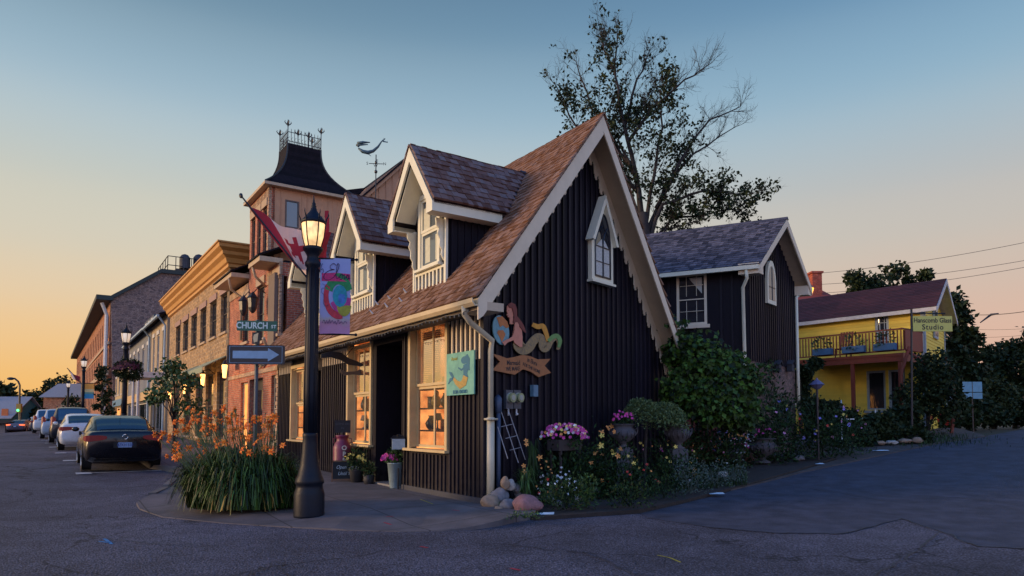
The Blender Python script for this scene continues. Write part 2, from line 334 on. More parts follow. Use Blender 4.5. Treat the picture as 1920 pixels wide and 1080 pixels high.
# ------------------------------------------------------------------ terrain, road, pavement
def sheet(name,poly,dz,mat,step=.5,fn=gz,kind='structure',edge=0,**kw):
    """a polygon laid on the terrain, diced finely so that it follows it"""
    import bmesh
    bm=bmesh.new(); vs=[bm.verts.new((p[0],p[1],0)) for p in poly]; bm.faces.new(vs)
    xs=[p[0] for p in poly]; ys=[p[1] for p in poly]
    for ax,(lo,hi) in enumerate(((min(xs),max(xs)),(min(ys),max(ys)))):
        k=math.ceil((hi-lo)/step); 
        for i in range(1,k):
            co=[0,0,0]; no=[0,0,0]; co[ax]=lo+(hi-lo)*i/k; no[ax]=1
            bmesh.ops.bisect_plane(bm,geom=bm.verts[:]+bm.edges[:]+bm.faces[:],plane_co=co,plane_no=no)
    if edge:
        be=[e for e in bm.edges if len(e.link_faces)==1]
        ex=bmesh.ops.extrude_edge_only(bm,edges=be); low={v for v in ex['geom'] if isinstance(v,bmesh.types.BMVert)}
    else: low=set()
    for v in bm.verts: v.co.z=fn(v.co.x,v.co.y)+dz-(edge if v in low else 0)
    bmesh.ops.recalc_face_normals(bm,faces=bm.faces[:])
    mb=MB(); bm.verts.index_update(); mb.add([v.co for v in bm.verts],[tuple(v.index for v in f.verts) for f in bm.faces]); bm.free()
    return mb.build(name,mat,kind=kind,**kw)
def groundmat():
    m=M('earth_and_grass',(.035,.045,.018),rough=.95,var=.5,vs=1.2,bump=.6,bs=14,hue=(.05,.038,.026)); return m
def asphalt():
    m=bpy.data.materials.new('asphalt'); m.use_nodes=True; t=m.node_tree; b=t.nodes['Principled BSDF']
    tc=nn(t,'ShaderNodeTexCoord'); P=tc.outputs['Object']
    def noise(sc_,det=4,ro=.6):
        n=nn(t,'ShaderNodeTexNoise'); n.inputs['Scale'].default_value=sc_; n.inputs['Detail'].default_value=det; n.inputs['Roughness'].default_value=ro; lk(t,P,n.inputs[0]); return n.outputs[0]
    def mapr(x,a,b_,c,d):
        r=nn(t,'ShaderNodeMapRange'); lk(t,x,r.inputs[0]); r.inputs[1].default_value=a; r.inputs[2].default_value=b_; r.inputs[3].default_value=c; r.inputs[4].default_value=d; return r.outputs[0]
    def mul(a,b_):
        n=nn(t,'ShaderNodeMath',operation='MULTIPLY'); lk(t,a,n.inputs[0]); lk(t,b_,n.inputs[1]); return n.outputs[0]
    big=mapr(noise(.25,5),.35,.65,.62,1.42); mid=mapr(noise(1.6,7,.75),.3,.7,.72,1.3); fine=mapr(noise(48,2,.5),.34,.66,.25,2.0)
    ag=nn(t,'ShaderNodeTexVoronoi'); ag.inputs['Scale'].default_value=38; lk(t,P,ag.inputs[0])
    agf=mapr(ag.outputs['Distance'],.0,.55,1.5,.7)
    # cracks: voronoi edges distorted by noise, kept only in patches
    nz=nn(t,'ShaderNodeTexNoise'); nz.inputs['Scale'].default_value=1.5; nz.inputs['Detail'].default_value=6; lk(t,P,nz.inputs[0])
    sc3=nn(t,'ShaderNodeVectorMath',operation='SCALE'); lk(t,nz.outputs['Color'],sc3.inputs[0]); sc3.inputs[3].default_value=1.1
    ad=nn(t,'ShaderNodeVectorMath',operation='ADD'); lk(t,P,ad.inputs[0]); lk(t,sc3.outputs[0],ad.inputs[1])
    v=nn(t,'ShaderNodeTexVoronoi',feature='DISTANCE_TO_EDGE'); v.inputs['Scale'].default_value=.33; lk(t,ad.outputs[0],v.inputs[0])
    cr=mapr(v.outputs['Distance'],.0,.011,.15,1.0); gate=mapr(noise(.35,3),.42,.5,0,1)
    mixc=nn(t,'ShaderNodeMix',data_type='FLOAT'); lk(t,gate,mixc.inputs[0]); mixc.inputs[2].default_value=1; lk(t,cr,mixc.inputs[3])
    f=mul(mul(mul(big,mid),mul(fine,agf)),mixc.outputs[0])
    rg=nn(t,'ShaderNodeRGB'); rg.outputs[0].default_value=(.088,.086,.114,1)
    s=nn(t,'ShaderNodeVectorMath',operation='SCALE'); lk(t,rg.outputs[0],s.inputs[0]); lk(t,f,s.inputs[3]); lk(t,s.outputs[0],b.inputs['Base Color'])
    b.inputs['Roughness'].default_value=.78; b.inputs['Specular IOR Level'].default_value=.35
    bp=nn(t,'ShaderNodeBump'); bp.inputs['Strength'].default_value=.9; bp.inputs['Distance'].default_value=.012; lk(t,fine,bp.inputs['Height']); lk(t,bp.outputs[0],b.inputs['Normal'])
    MATS['asphalt']=m; return m
ASPH=asphalt()
gm=MB(); n_=90; ext=900
gs=[-ext*(1-i/30)**3 if i<30 else None for i in range(31)]
axx=sorted(set([round(x,3) for x in [-900,-600,-400,-280,-200,-150,-110,-85,-65]+[(-50+i*2.0) for i in range(56)]+[70,85,110,150,220,330,500,900]]))
axy=sorted(set([-200,-120,-60,-30]+[(-14+i*2.0) for i in range(42)]+[75,85,100,120,150,200,280,400,600,900]))
vid={}
for i,x in enumerate(axx):
    for j,y in enumerate(axy): vid[i,j]=len(gm.v); gm.v.append((x,y,gz(x,y)-.32))
for i in range(len(axx)-1):
    for j in range(len(axy)-1): gm.f.append((vid[i,j],vid[i+1,j],vid[i+1,j+1],vid[i,j+1])); gm.r.append(.5)
gm.build('ground',groundmat(),kind='structure',smooth=True)
# asphalt: one sheet over the crossing and both streets
ra=[(-14,-12),(14,-12),(30,6)]
rb=[(-30,-2)]
e1=[gray(1000,966),gray(1200,953),gray(1380,911),gray(1500,880),gray(1640,851),gray(1760,826),gray(1850,813)]
far_r=V((75,e1[-1].y+14,0))
e_far=[V((e1[-1].x+40*math.sin(math.radians(52)),e1[-1].y+40*math.cos(math.radians(52)),0))]
road=[(-40,-10),(40,-10),(75,22),(95,48)]+[(e_far[0].x+20,e_far[0].y+14),(e_far[0].x,e_far[0].y)]+[(p.x,p.y) for p in e1[::-1]]+[(1.0,12.2),S(0,-.3)[:2],S(13,-.3)[:2],S(60,.2)[:2],S(190,1)[:2],S(190,16)[:2],S(40,18)[:2],S(0,20)[:2]]
sheet('road',[(p[0],p[1]) for p in road],-.09,ASPH,step=.9)
ASPH2=M('smooth_side_asphalt',(.058,.061,.083),rough=.8,var=.5,vs=2.4,bump=1.0,bs=40,spec=.3)
ss=[gray(x,y) for x,y in [(1215,962),(1330,978),(1450,988),(1580,990),(1690,962),(1760,985),(1830,1012),(1990,1020),(2150,905)]]+[V((e_far[0].x+20,e_far[0].y+14,0)),V((e_far[0].x,e_far[0].y,0))]+e1[::-1][:-1]
sheet('side_street_surface',[(p[0],p[1]) for p in ss],-.083,ASPH2,step=.9)
sm_=MB()
for pl_ in ([(1690,962),(1760,985),(1830,1012),(1990,1020)],[(1600,1079),(1700,1030),(1762,987)],[(1240,968),(1330,978),(1450,988),(1580,990),(1690,962)],[(0,985),(140,992),(260,1005),(420,1012)],[(430,1079),(520,1040),(560,1079)],[(1500,905),(1650,930),(1800,925),(1960,945)],[(960,1010),(1100,1022),(1180,1060),(1290,1079)]):
    P_=[gray(x,y) for x,y in pl_]; Q_=[]
    for a,b in zip(P_[:-1],P_[1:]):
        for k in range(8): q=a+(b-a)*(k/8)+V((U(-.05,.05),U(-.05,.05),0)); Q_.append(q)
    Q_.append(P_[-1]); vs=[]
    for k,q in enumerate(Q_):
        d=(Q_[min(k+1,len(Q_)-1)]-Q_[max(k-1,0)]).normalized(); w_=V((-d.y,d.x,0))*U(.004,.013); z=gz(q.x,q.y)-.076; vs+=[V((q.x,q.y,z))-w_,V((q.x,q.y,z))+w_]
    sm_.add(vs,[(2*k,2*k+1,2*k+3,2*k+2) for k in range(len(Q_)-1)])
sm_.build('tar_seams',M('tar_black',(.03,.03,.038),rough=.6,var=.3,vs=10),kind='structure')
# pavement in front of the shops, bulging out round the flower bed
PAVE=bpy.data.materials.new('pavement'); 
def pave():
    m=M('pavement_concrete',(.118,.104,.108),rough=.88,var=.42,vs=1.6,bump=.35,bs=70)
    t=m.node_tree; b=t.nodes['Principled BSDF']; tc=nn(t,'ShaderNodeTexCoord')
    mp=nn(t,'ShaderNodeMapping'); mp.inputs['Rotation'].default_value=(0,0,-A); lk(t,tc.outputs['Object'],mp.inputs[0])
    br=nn(t,'ShaderNodeTexBrick'); br.offset=0; br.inputs['Scale'].default_value=1; br.inputs['Brick Width'].default_value=1.5; br.inputs['Row Height'].default_value=1.5; br.inputs['Mortar Size'].default_value=.012
    br.inputs['Color1'].default_value=(1,1,1,1); br.inputs['Color2'].default_value=(.8,.8,.82,1); br.inputs['Mortar'].default_value=(.3,.3,.3,1); lk(t,mp.outputs[0],br.inputs[0])
    src=b.inputs['Base Color'].links[0].from_socket; mu=nn(t,'ShaderNodeVectorMath',operation='MULTIPLY'); lk(t,src,mu.inputs[0]); lk(t,br.outputs[0],mu.inputs[1]); lk(t,mu.outputs[0],b.inputs['Base Color']); return m
PAVE=pave()
def P0(x,y,z=-.02): return atz(x,y,z)
bulge=[P0(x,y) for x,y in [(345,893),(328,905),(312,920),(285,932),(256,941),(262,949),(305,962),(420,973),(550,981),(650,986),(750,988),(830,987),(890,984),(935,978),(965,971),(985,968),(1003,965)]]
sw=[S(120,-.4),S(120,3.6),S(60,3.6),S(30,3.6),S(12,3.6)]+bulge+[H(.9,.5),H(.5,.0),S(0,-.4)]
def pav_z(x,y):   # falls to the road at the crossing corner
    s=(V((x,y,0))-C).dot(D); n=(V((x,y,0))-C).dot(N)
    return .02-.098*max(smooth(.6-s,0,1.6)*smooth(n+s*.2,-.1,1.6),smooth(n-s*.5,1.9,3.6))+lz(s)*smooth(n,-9,-1)
sheet('pavement',[(p.x,p.y) for p in sw],0,PAVE,step=.6,fn=pav_z,edge=.2)
# kerb stones along the parking lane and the bulge
kb=MB(); kp=[S(120,3.72),S(60,3.72),S(30,3.72),S(12,3.72)]+bulge[:4]
for a,b in zip(kp[:-1],kp[1:]):
    d=(b-a).normalized(); w_=V((d.y,-d.x,0)); m=max(1,int((b-a).length/1.8))
    for i in range(m):
        p=a+(b-a)*(i/m); q=a+(b-a)*((i+1)/m)-d*.012; za=pav_z(p.x,p.y)
        kb.bx(V((p.x,p.y,-.25))-w_*.07,q-p+V((0,0,-(q-p).z)),w_*.14,Z*(za+.255),r=R())
kb.build('kerb',M('kerb_concrete',(.12,.11,.105),rough=.9,var=.25,vs=3,bump=.3,rnd=.15),kind='structure')
# parking-bay marks and survey paint
pm=MB()
for k,(x,y) in enumerate([(130,888),(107,864),(93,849.5),(83,838.5),(76,831),(70,825.5)]):
    c=gray(x+12-k,y,-.083)
    pm.bx(c+N*.0-D*.3,D*.62,-N*.35,Z*.004)
    pm.bx(c-N*.35-D*.02,D*.11,-N*1.75,Z*.004)
pm.build('parking_marks',M('worn_white_marking',(.42,.42,.42),rough=.8,var=.35,vs=14),kind='structure')
def paint(name,pts,col,wd=.03):
    mb=MB()
    for (x0,y0,x1,y1) in pts:
        a=gray(x0,y0,-.0); b=gray(x1,y1,-.0); za=.006 if a.y>9.9 and a.x>-6 and a.x<0 and (y0<980) else -.083
        for q in (a,b): q.z=(pav_z(q.x,q.y)+.004) if za>0 else gz(q.x,q.y)-.084
        d=(b-a); w_=V((-d.y,d.x,0)).normalized()*wd; mb.quad(a-w_,b-w_,b+w_,a+w_)
    mb.build(name,M(name+'_paint',col,rough=.85,var=.5,vs=20),kind='structure')
paint('red_survey_marks',[(683,983,698,984),(720,973,734,975),(724,966,738,965),(788,1012,802,1015),(848,956,862,958),(957,1050,976,1054)],(.35,.02,.04),.02)
paint('yellow_survey_marks',[(788,939,812,948),(1232,1028,1256,1032),(1256,1032,1276,1040)],(.4,.33,.03),.012)
paint('blue_survey_marks',[(186,1003,206,1006),(196,998,210,1008)],(.04,.2,.4),.02)
# dirt verge and shoulder on the rising street, and the bed soil
SOIL=M('garden_soil',(.03,.022,.018),rough=.95,var=.4,vs=5,bump=.8,bs=22)
bed=[H(.15,.02),H(.55,.9)]+[V((p.x,p.y,0)) for p in (gray(912,942),gray(960,962),gray(1010,966),gray(1200,952),gray(1370,912))]+[H(11.5,2.6),H(11.5,.1),H(7.3,.02)]
sheet('garden_bed',[(p[0],p[1]) for p in bed],-.03,SOIL,step=.5,edge=.2)
apr=[gray(1370,913),gray(1500,881),gray(1640,852),gray(1760,827),gray(1850,814)]+[gray(1810,806)+V((4,9,0)),H(26,-1),H(11.6,-.2),H(11.55,2.7)]
sheet('verge',[(p[0],p[1]) for p in apr],-.06,M('gravel_verge',(.075,.06,.055),rough=.95,var=.45,vs=3,bump=.8,bs=40),step=.8,edge=.2)
# ------------------------------------------------------------------ the black cottage
cot=thing('black_cottage',C,'black board and batten corner cottage with three dormers and scalloped cream gable trim','cottage')
EZ=3.47; EN=.56; RZ=7.8; RN=-3.05; SL=(RZ-EZ)/(EN-RN); FN=-6.37; FZ=3.23; SR=(RZ-FZ)/(RN-FN)
LEN=12.85
def rz_left(n): return EZ+(EN-n)*SL
def rz_right(n): return FZ+(n-FN)*SR
def sedge(n,off=-.62): return off-.272*n
# walls: street side between the openings
wall=MB(); Dn=-N
def pier(s0,s1,z0,z1,th=.14): wall.bx(S(s0,0,z0),D*(s1-s0),Dn*th,Z*(z1-z0),r=R())
TOP=3.72
for a in [(0,1.24,-.3,TOP),(1.24,2.84,-.3,.86),(1.24,2.84,3.47,TOP),(2.84,3.21,-.3,TOP),(3.21,4.72,3.25,TOP),(4.72,4.88,-.3,TOP),(4.88,6.4,-.3,.86),(4.88,6.4,3.38,TOP),(6.4,8.45,-.3,TOP),(8.45,9.35,2.9,TOP),(9.35,9.6,-.3,TOP),(9.6,11.15,-.3,.86),(9.6,11.15,3.1,TOP),(11.15,12.7,-.3,TOP)]: pier(*a)
wall.bx(S(12.56,-.14,-.3),D*.14,-N*6.0,Z*3.9,r=.5)
wall.build('street_wall',BLACK,cot)
bat=MB()
def battens(s0,s1,z0,z1,st=.155):
    k=max(1,round((s1-s0)/st))
    for i in range(k): bat.bx(S(s0+(i+.35+U(-.06,.06))*(s1-s0)/k,.001,z0),D*.05,N*.03,Z*(z1-z0),r=R())
battens(.03,1.2,.1,2.52);battens(1.26,2.8,.1,.8);battens(2.88,3.18,.1,3.6);battens(4.88,6.36,.1,.8);battens(6.44,8.4,.1,2.95);battens(9.6,11.1,.1,.8);battens(11.2,12.6,.1,2.95)
for k in range(6): bat.bx(S(1.27+k*.26,.001,3.5),D*.05,N*.03,Z*.2,r=R())
bat.build('batten_strip',BLACKB,cot)
tr=MB()     # cream arcaded trim below the eave
def arcade(s0,s1,z0,z1,st=.17):
    k=max(1,round((s1-s0)/st)); w_=(s1-s0)/k
    for i in range(k):
        a=s0+i*w_; tr.bx(S(a-.022,.002,z0),D*.044,N*.04,Z*(z1-z0))
        pts=[]; m=6
        for j in range(m+1):
            th=math.pi*j/m; pts.append(S(a+w_/2-(w_/2-.02)*math.cos(th),.002,z1-.13+.09*math.sin(th)))
        for j in range(m):
            p,q=pts[j],pts[j+1]; tr.prism([p,q,V((q.x,q.y,C.z+z1+.02)),V((p.x,p.y,C.z+z1+.02))],N*.036)
for aa in ((.05,1.2,2.55,3.42),(6.46,8.4,2.95,3.3),(11.2,12.6,2.95,3.3)):
    tr=MB(); arcade(*aa); tr.build('arcaded_trim',CREAM,cot)
bb=MB(); bb.bx(S(-.03,.0,-.3),D*3.2,N*.045,Z*.42); bb.bx(S(4.75,.0,-.3),D*3.7,N*.045,Z*.38); bb.bx(S(9.4,0,-.3),D*3.25,N*.045,Z*.36)
bb.build('base_board',M('grey_blue_paint',(.035,.04,.06),rough=.6,var=.25,vs=4,bump=.15),cot)
# gable wall
gw=MB(); PK=[(0,-.3),(7.05,-.3),(7.05,rz_right(-6.8)+.0),(3.16,RZ-.12),(0,rz_left(0)-.12)]
gtop=lambda t: (rz_left(-t*.9652) if t*.9652<3.05 else rz_right(-t*.9652))-.1
PK=[(0.0,-.3),(7.0,-.3),(7.0,gtop(7.0)),(3.16,RZ-.1),(0.0,gtop(0))]
gw.prism([H(t,0,z) for t,z in PK],-GN*.14); gw.build('gable_wall',BLACK,cot)
gb=MB(); t=.1
while t<6.98:
    gb.bx(H(t+U(-.009,.009),.001,-.2),T*U(.05,.062),GN*.035,Z*(gtop(t+.03)+.2-.02),r=R()); t+=.205
gb.build('batten_strip',BLACKB,cot)
cb=MB(); cb.bx(H(-.03,-.02,-.1),T*.12,GN*.06,Z*(gtop(0)-.0)); cb.build('corner_board',BLACKB,cot)
# scalloped trim on the wall under the rakes
st=MB()
def scallop(t0,t1,sgn):
    per=.205; x=t0
    while x<t1-.02:
        w_=per
        for j in range(8):
            u0=j/8;u1=(j+1)/8
            def low(u):   # hook-shaped tooth: deep on the downhill side
                uu=u if sgn<0 else 1-u
                return (.50 if sgn<0 else .26)+ (.30 if uu<.25 else .30*(1-(uu-.25)/.3)**.5 if uu<.55 else -.08*math.sin(math.pi*(uu-.55)/.45)**.5)
            a=x+u0*w_; b=x+u1*w_
            za,zb=gtop(a)+.02,gtop(b)+.02
            # horizontal-stepped lower edge measured from the middle of the tooth
            zm=gtop(x+w_*.5)
            st.prism([H(a,.036,za),H(b,.036,zb),H(b,.036,min(zb-.12,zm-low(u0*.5+u1*.5)-.02)),H(a,.036,min(za-.12,zm-low(u0*.5+u1*.5)-.02))],GN*.025)
        x+=w_
scallop(.1,3.1,-1); scallop(3.17,6.95,1)
st.build('scalloped_trim',CREAM,cot)
# roof: boarding, shingles, soffit, bargeboards
rd=MB()
def slab(n0,z0,n1,z1,th,off0,mb,send=LEN,off=-.6):
    a=S(sedge(n0,off),n0,z0); b=S(sedge(n1,off),n1,z1); c=S(send,n1,z1); d=S(send,n0,z0)
    mb.prism([a,b,c,d],Z*-th)
slab(EN,EZ-.03,RN,RZ-.03,.05,0,rd); slab(FN,FZ-.03,RN,RZ-.03,.05,0,rd)
rd.build('roof_boarding',SOFFIT,cot)
def shingles(mb,s0f,s1,nA,zA,nB,zB,expo=.14,wmin=.09,wmax=.19,th=.03,frame=S,skip=None):
    """courses from the eave (nA,zA) up to (nB,zB)"""
    Ls=math.hypot(nB-nA,zB-zA); k=int(Ls/expo); dn=(nB-nA)/Ls; dz=(zB-zA)/Ls
    for i in range(k+1):
        l=i*Ls/k - .02; s=s0f(nA+dn*l)-U(0,.02)
        while s<s1:
            w_=U(wmin,wmax); 
            if s+w_>s1: w_=s1-s+.001
            j=U(-.008,.008); L_=min(expo*1.45,Ls-l+.03)
            if not (skip and skip(s+w_/2,nA+dn*(l+.07))):
                p=frame(s+.003,nA+dn*(l+j),zA+dz*(l+j)); up=frame(0,dn,dz)-frame(0,0,0); nr=(frame(0,-dz,dn)-frame(0,0,0)); 
                if nr.z<0: nr=-nr
                ax=(frame(1,0,0)-frame(0,0,0))
                mb.bx(p+nr*(.018),ax*(w_-.006),up*L_-nr*(.02),nr*th*U(.8,1.3),r=R())
            s+=w_
DS=[1.85,5.3,8.9]; HW=.98; DZR=6.84; DZE=5.52; DF=.52
def indorm(s,n):
    z=rz_left(n)
    return n<-.12 and any(abs(s-c)<.68 and z<DZR-abs(s-c)*1.2-.25 for c in DS)
sh=MB(); shingles(sh,lambda n:sedge(n,-.64),LEN,EN+.03,EZ,RN,RZ,skip=indorm); sh.build('roof',SHINGLE,cot)
sh=MB(); shingles(sh,lambda n:sedge(n,-.64),LEN,FN-.03,FZ,RN,RZ,expo=.28,wmin=.25,wmax=.5); sh.build('roof',SHINGLE,cot)
rc=MB(); s=sedge(RN,-.66)
while s<LEN: rc.prism([S(s,RN+.1,RZ-.08),S(s,RN,RZ+.045),S(s,RN-.1,RZ-.1),S(s,RN,RZ+.01)],D*.26,r=R()); s+=.22
rc.build('ridge_cap',SHINGLE,cot)
bg_=MB()
def gp_(n,z,off): return S(sedge(n,off),n,z)
wd=.40
bg_.prism([gp_(EN+.02,EZ-.03,-.63),gp_(RN,RZ-.03,-.63),gp_(RN,RZ-.03-wd,-.63),gp_(EN-.10,EZ-wd+.1,-.63),gp_(EN+.02,EZ-wd+.02,-.63)],D*.035)
bg_.build('bargeboard',CREAM,cot)
bg_=MB(); bg_.prism([gp_(FN,FZ-.03,-.63),gp_(RN,RZ-.03,-.63),gp_(RN,RZ-.36,-.63),gp_(FN,FZ-.33,-.63)],D*.035); bg_.build('bargeboard',CREAM,cot)
rt=MB(); rt.bx(S(sedge(-6.6,-.6),-6.9,FZ-.42),D*1.0,N*.5,Z*.42); rt.build('eave_return',CREAMW,cot)
ft=MB(); ft.bx(S(sedge(EN,-.58),.05,EZ-.2),D*.6,N*.5,Z*.14); ft.build('eave_return',SOFFIT,cot)
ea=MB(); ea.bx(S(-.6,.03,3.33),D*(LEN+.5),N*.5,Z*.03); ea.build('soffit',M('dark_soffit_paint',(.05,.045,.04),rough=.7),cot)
fa=MB(); fa.bx(S(sedge(EN,-.6),.53,3.28),D*(LEN+.7),N*.03,Z*.17); fa.build('fascia',M('brown_fascia',(.1,.07,.05),rough=.7),cot)
# gutter, straps, downspout
gt=MB(); prof=[(.10,.0),(.10,-.06),(.075,-.105),(.03,-.12),(0,-.12),(0,0),(-.0,.0)]
prof=[(0,0),(0,-.12),(.07,-.125),(.115,-.07),(.12,.0),(.105,.0),(.095,-.06),(.06,-.1),(.015,-.1),(.015,0)]
gt.prism([S(-.78,.575+a,3.44+b) for a,b in prof],D*(LEN+.95)); gt.build('gutter',M('cream_gutter',(.6,.47,.28),rough=.45,var=.12,vs=2),cot,smooth=False)
dp=MB(); dp.tube([S(-.42,.63,3.36),S(-.42,.62,3.22),S(-.40,.5,3.1),H(.06,.16,2.86),H(.09,.1,2.7),H(.09,.1,1.5)],.052,10); dp.tube([H(.09,.1,1.52),H(.09,.1,-.05)],.072,10); dp.bx(H(-.02,.0,1.47),T*.2,GN*.2,Z*.035)
dp.build('downspout',M('cream_pipe',(.52,.47,.34),rough=.45,var=.18,vs=3),cot,smooth=True)
# string of small bulbs below the gutter
sb=MB(); pts=[]
for i in range(90):
    s=-.6+i*.15; pts.append(S(s,.66,3.27-.035*abs(math.sin(i*.62)))); 
    p=pts[-1]; sb.tube([p,p-Z*.045],[.012,.016],5)
sb.tube(pts,.006,4); sb.build('string_lights',M('dark_cable',(.1,.09,.07),rough=.5),cot)
# snow guards
for x,y in [(700,592),(710,575),(728,580),(733,565),(755,570),(763,553)]:
    rn=V((0,0,0)); nR=(S(0,SL,1)-S(0,0,0)).normalized()
    p=onplane(x,y,S(0,EN,EZ+.03),nR); g=MB(); up_=(S(0,-1,SL)-S(0,0,0)).normalized()
    g.bx(p-D*.05,D*.1,up_*.13,nR*.012); g.prism([p-D*.05+nR*.012,p+nR*.15+up_*.03,p+D*.05+nR*.012],up_*.02)
    g.build('snow_guard',M('pale_zinc',(.55,.56,.58),rough=.4,metal=.3),cot)
# ------------------------------------------------------------------ shop windows, doors
def sash(mb,s0,s1,z0,z1,n,cols,rows,fr=.05,mu=.022,th=.04,frame=S,ax=D,out=N):
    mb.bx(frame(s0,n,z0),ax*fr,out*th,Z*(z1-z0)); mb.bx(frame(s1-fr,n,z0),ax*fr,out*th,Z*(z1-z0))
    mb.bx(frame(s0+fr,n,z0),ax*(s1-s0-2*fr),out*th,Z*fr); mb.bx(frame(s0+fr,n,z1-fr),ax*(s1-s0-2*fr),out*th,Z*fr)
    for i in range(1,cols): x=s0+(s1-s0)*i/cols; mb.bx(frame(x-mu/2,n+.004,z0+fr),ax*mu,out*(th-.008),Z*(z1-z0-2*fr))
    for i in range(1,rows): z=z0+(z1-z0)*i/rows; mb.bx(frame(s0+fr,n+.008,z-mu/2),ax*(s1-s0-2*fr),out*(th-.016),Z*mu)
def pane(mb,s0,s1,z0,z1,n,frame=S,ax=D,out=N): mb.bx(frame(s0,n,z0),ax*(s1-s0),out*.006,Z*(z1-z0))
SHOPC=M('shop_casing_paint',(.6,.44,.22),rough=.5,var=.12,vs=4)
GLASSU=glassmat('reflecting_shop_glass',(.03,.03,.03),.03,.35,1.0); GLASSU.node_tree.nodes['Principled BSDF'].inputs['IOR'].default_value=4.2
def shopwin(s0,s1,z0,z1,split,pale):
    f=MB()
    f.bx(S(s0-.09,.0,z0-.02),D*.09,N*.05,Z*(z1-z0+.06)); f.bx(S(s1,.0,z0-.02),D*.09,N*.05,Z*(z1-z0+.06)); f.bx(S(s0-.09,.0,z1+.04),D*(s1-s0+.18),N*.055,Z*.1)
    f.bx(S(s0-.02,-.2,z0),D*.02,N*.2,Z*(z1-z0)); f.bx(S(s1,-.2,z0),D*.02,N*.2,Z*(z1-z0)); f.bx(S(s0,-.2,z1),D*(s1-s0),N*.2,Z*.02)
    f.bx(S(s0-.16,-.2,z0-.07),D*(s1-s0+.32),N*.33,Z*.05)
    w=f.build('window_frame',SHOPC,cot)
    g=MB(); m=(s0+s1)/2; zs=z0+(z1-z0)*split
    sash(g,s0,s1,z0+.002,zs,-.17,2,1,.055,.055); sash(g,s0,s1,zs+.001,z1-.002,-.13,2,1,.055,.04)
    g.build('sash',SHOPC,w)
    p=MB(); pane(p,s0+.03,s1-.03,z0+.02,zs-.02,-.155); p.build('pane',GLASSW,w); p=MB(); pane(p,s0+.03,s1-.03,zs+.02,z1-.02,-.115); p.build('pane',GLASSU,w)
    # room behind: back, side, floor and ceiling panels; back and far side glow themselves to stand for lamplight
    b=MB(); b.bx(S(s0-.2,-1.75,z0-.1),D*(s1-s0+.5),N*.04,Z*(z1-z0+.3)); b.bx(S(s1+.26,-1.7,z0-.3),D*.04,N*1.5,Z*(z1-z0+.42)); b.build('glowing_back_wall',WARMW,w)
    b=MB(); b.bx(S(s0-.2,-1.7,z0-.32),D*(s1-s0+.5),N*1.52,Z*.04); b.bx(S(s0-.2,-1.7,z1+.12),D*(s1-s0+.5),N*1.52,Z*.04); b.bx(S(s0-.2,-1.7,z0-.3),D*.04,N*1.5,Z*(z1-z0+.42))
    b.build('room_lining',M('warm_plaster',(.45,.2,.07),rough=.8),w)
    bl=MB(); k=26; zz=zs+.1
    for i in range(k): bl.bx(S(s0+(s1-s0)*.45,-.24,zz+i*(z1-zs-.2)/k),D*((s1-s0)*.52),N*.035+Z*.018,Z*.006)
    bl.build('blind',M('brown_blind',(.16,.07,.04),rough=.6),w)
    sf=MB()
    for z in (z0+.32,z0+.78,z0+1.18): sf.bx(S(s0+.02,-.42,z),D*(s1-s0+.2),N*.2,Z*.03)
    sf.build('shelf',M('dark_shelf',(.05,.03,.02),rough=.6),w)
    lt=bpy.data.lights.new('shop_lamp','POINT'); lt.energy=6; lt.color=(1,.5,.18); lt.shadow_soft_size=.1; lo=bpy.data.objects.new('shop_lamp',lt); COL.objects.link(lo); lo.parent=w; lo.location=S((s0+s1)/2,-.75,z1-.15)-origin_of(w)
    return w
shopwin(1.3,2.8,.92,3.42,.5,1); shopwin(4.95,6.33,.92,3.3,.5,0); shopwin(9.66,11.1,.92,3.02,.5,0)
def ornament(kind,p,s):
    mb=MB()
    if kind==0: mb.lathe(p,[(.05*s,0),(.1*s,.06*s),(.12*s,.14*s),(.07*s,.22*s),(.045*s,.27*s),(.06*s,.3*s)],10)
    elif kind==1: mb.lathe(p,[(.08*s,0),(.085*s,.02*s),(.02*s,.05*s),(.015*s,.22*s),(.13*s,.24*s),(.08*s,.4*s)],10)
    elif kind==2: mb.bx(p-D*.09*s-N*.06*s,D*.18*s,N*.12*s,Z*.26*s); mb.bx(p-D*.1*s-N*.07*s+Z*.26*s,D*.2*s,N*.14*s,Z*.03*s)
    else: mb.blob(p+Z*.14*s,.12*s,.1*s,.14*s,10,7,.15,2,3); mb.lathe(p,[(.07*s,0),(.05*s,.05*s)],8); mb.blob(p+Z*.31*s,.06*s,.06*s,.07*s,8,6,.1,2,5)
    return mb
ocol=[(.04,.05,.09),(.5,.45,.4),(.3,.05,.03),(.05,.1,.12),(.02,.015,.015),(.4,.3,.08)]
spots=[(1.95,.3,2),(2.62,.3,3),(1.75,.3,0),(2.2,.3,1),(2.7,.3,2),(2.05,.3,0),(1.4,.27,3),(1.62,.8,0),(1.85,.73,1),(2.1,.95,2),(1.5,1.19,2),(2.45,.27,1),(1.9,1.19,3),(2.3,1.19,0)]
on=['dark jar','pale cup','red box','slate blue figure','small black box','ochre lamp']
kd=['rounded jar','footed lamp','lidded box','figurine']; cn=['slate blue','pale stone','dark red','teal','black','ochre']
place=['nearest','second','middle','middle','fourth','furthest']
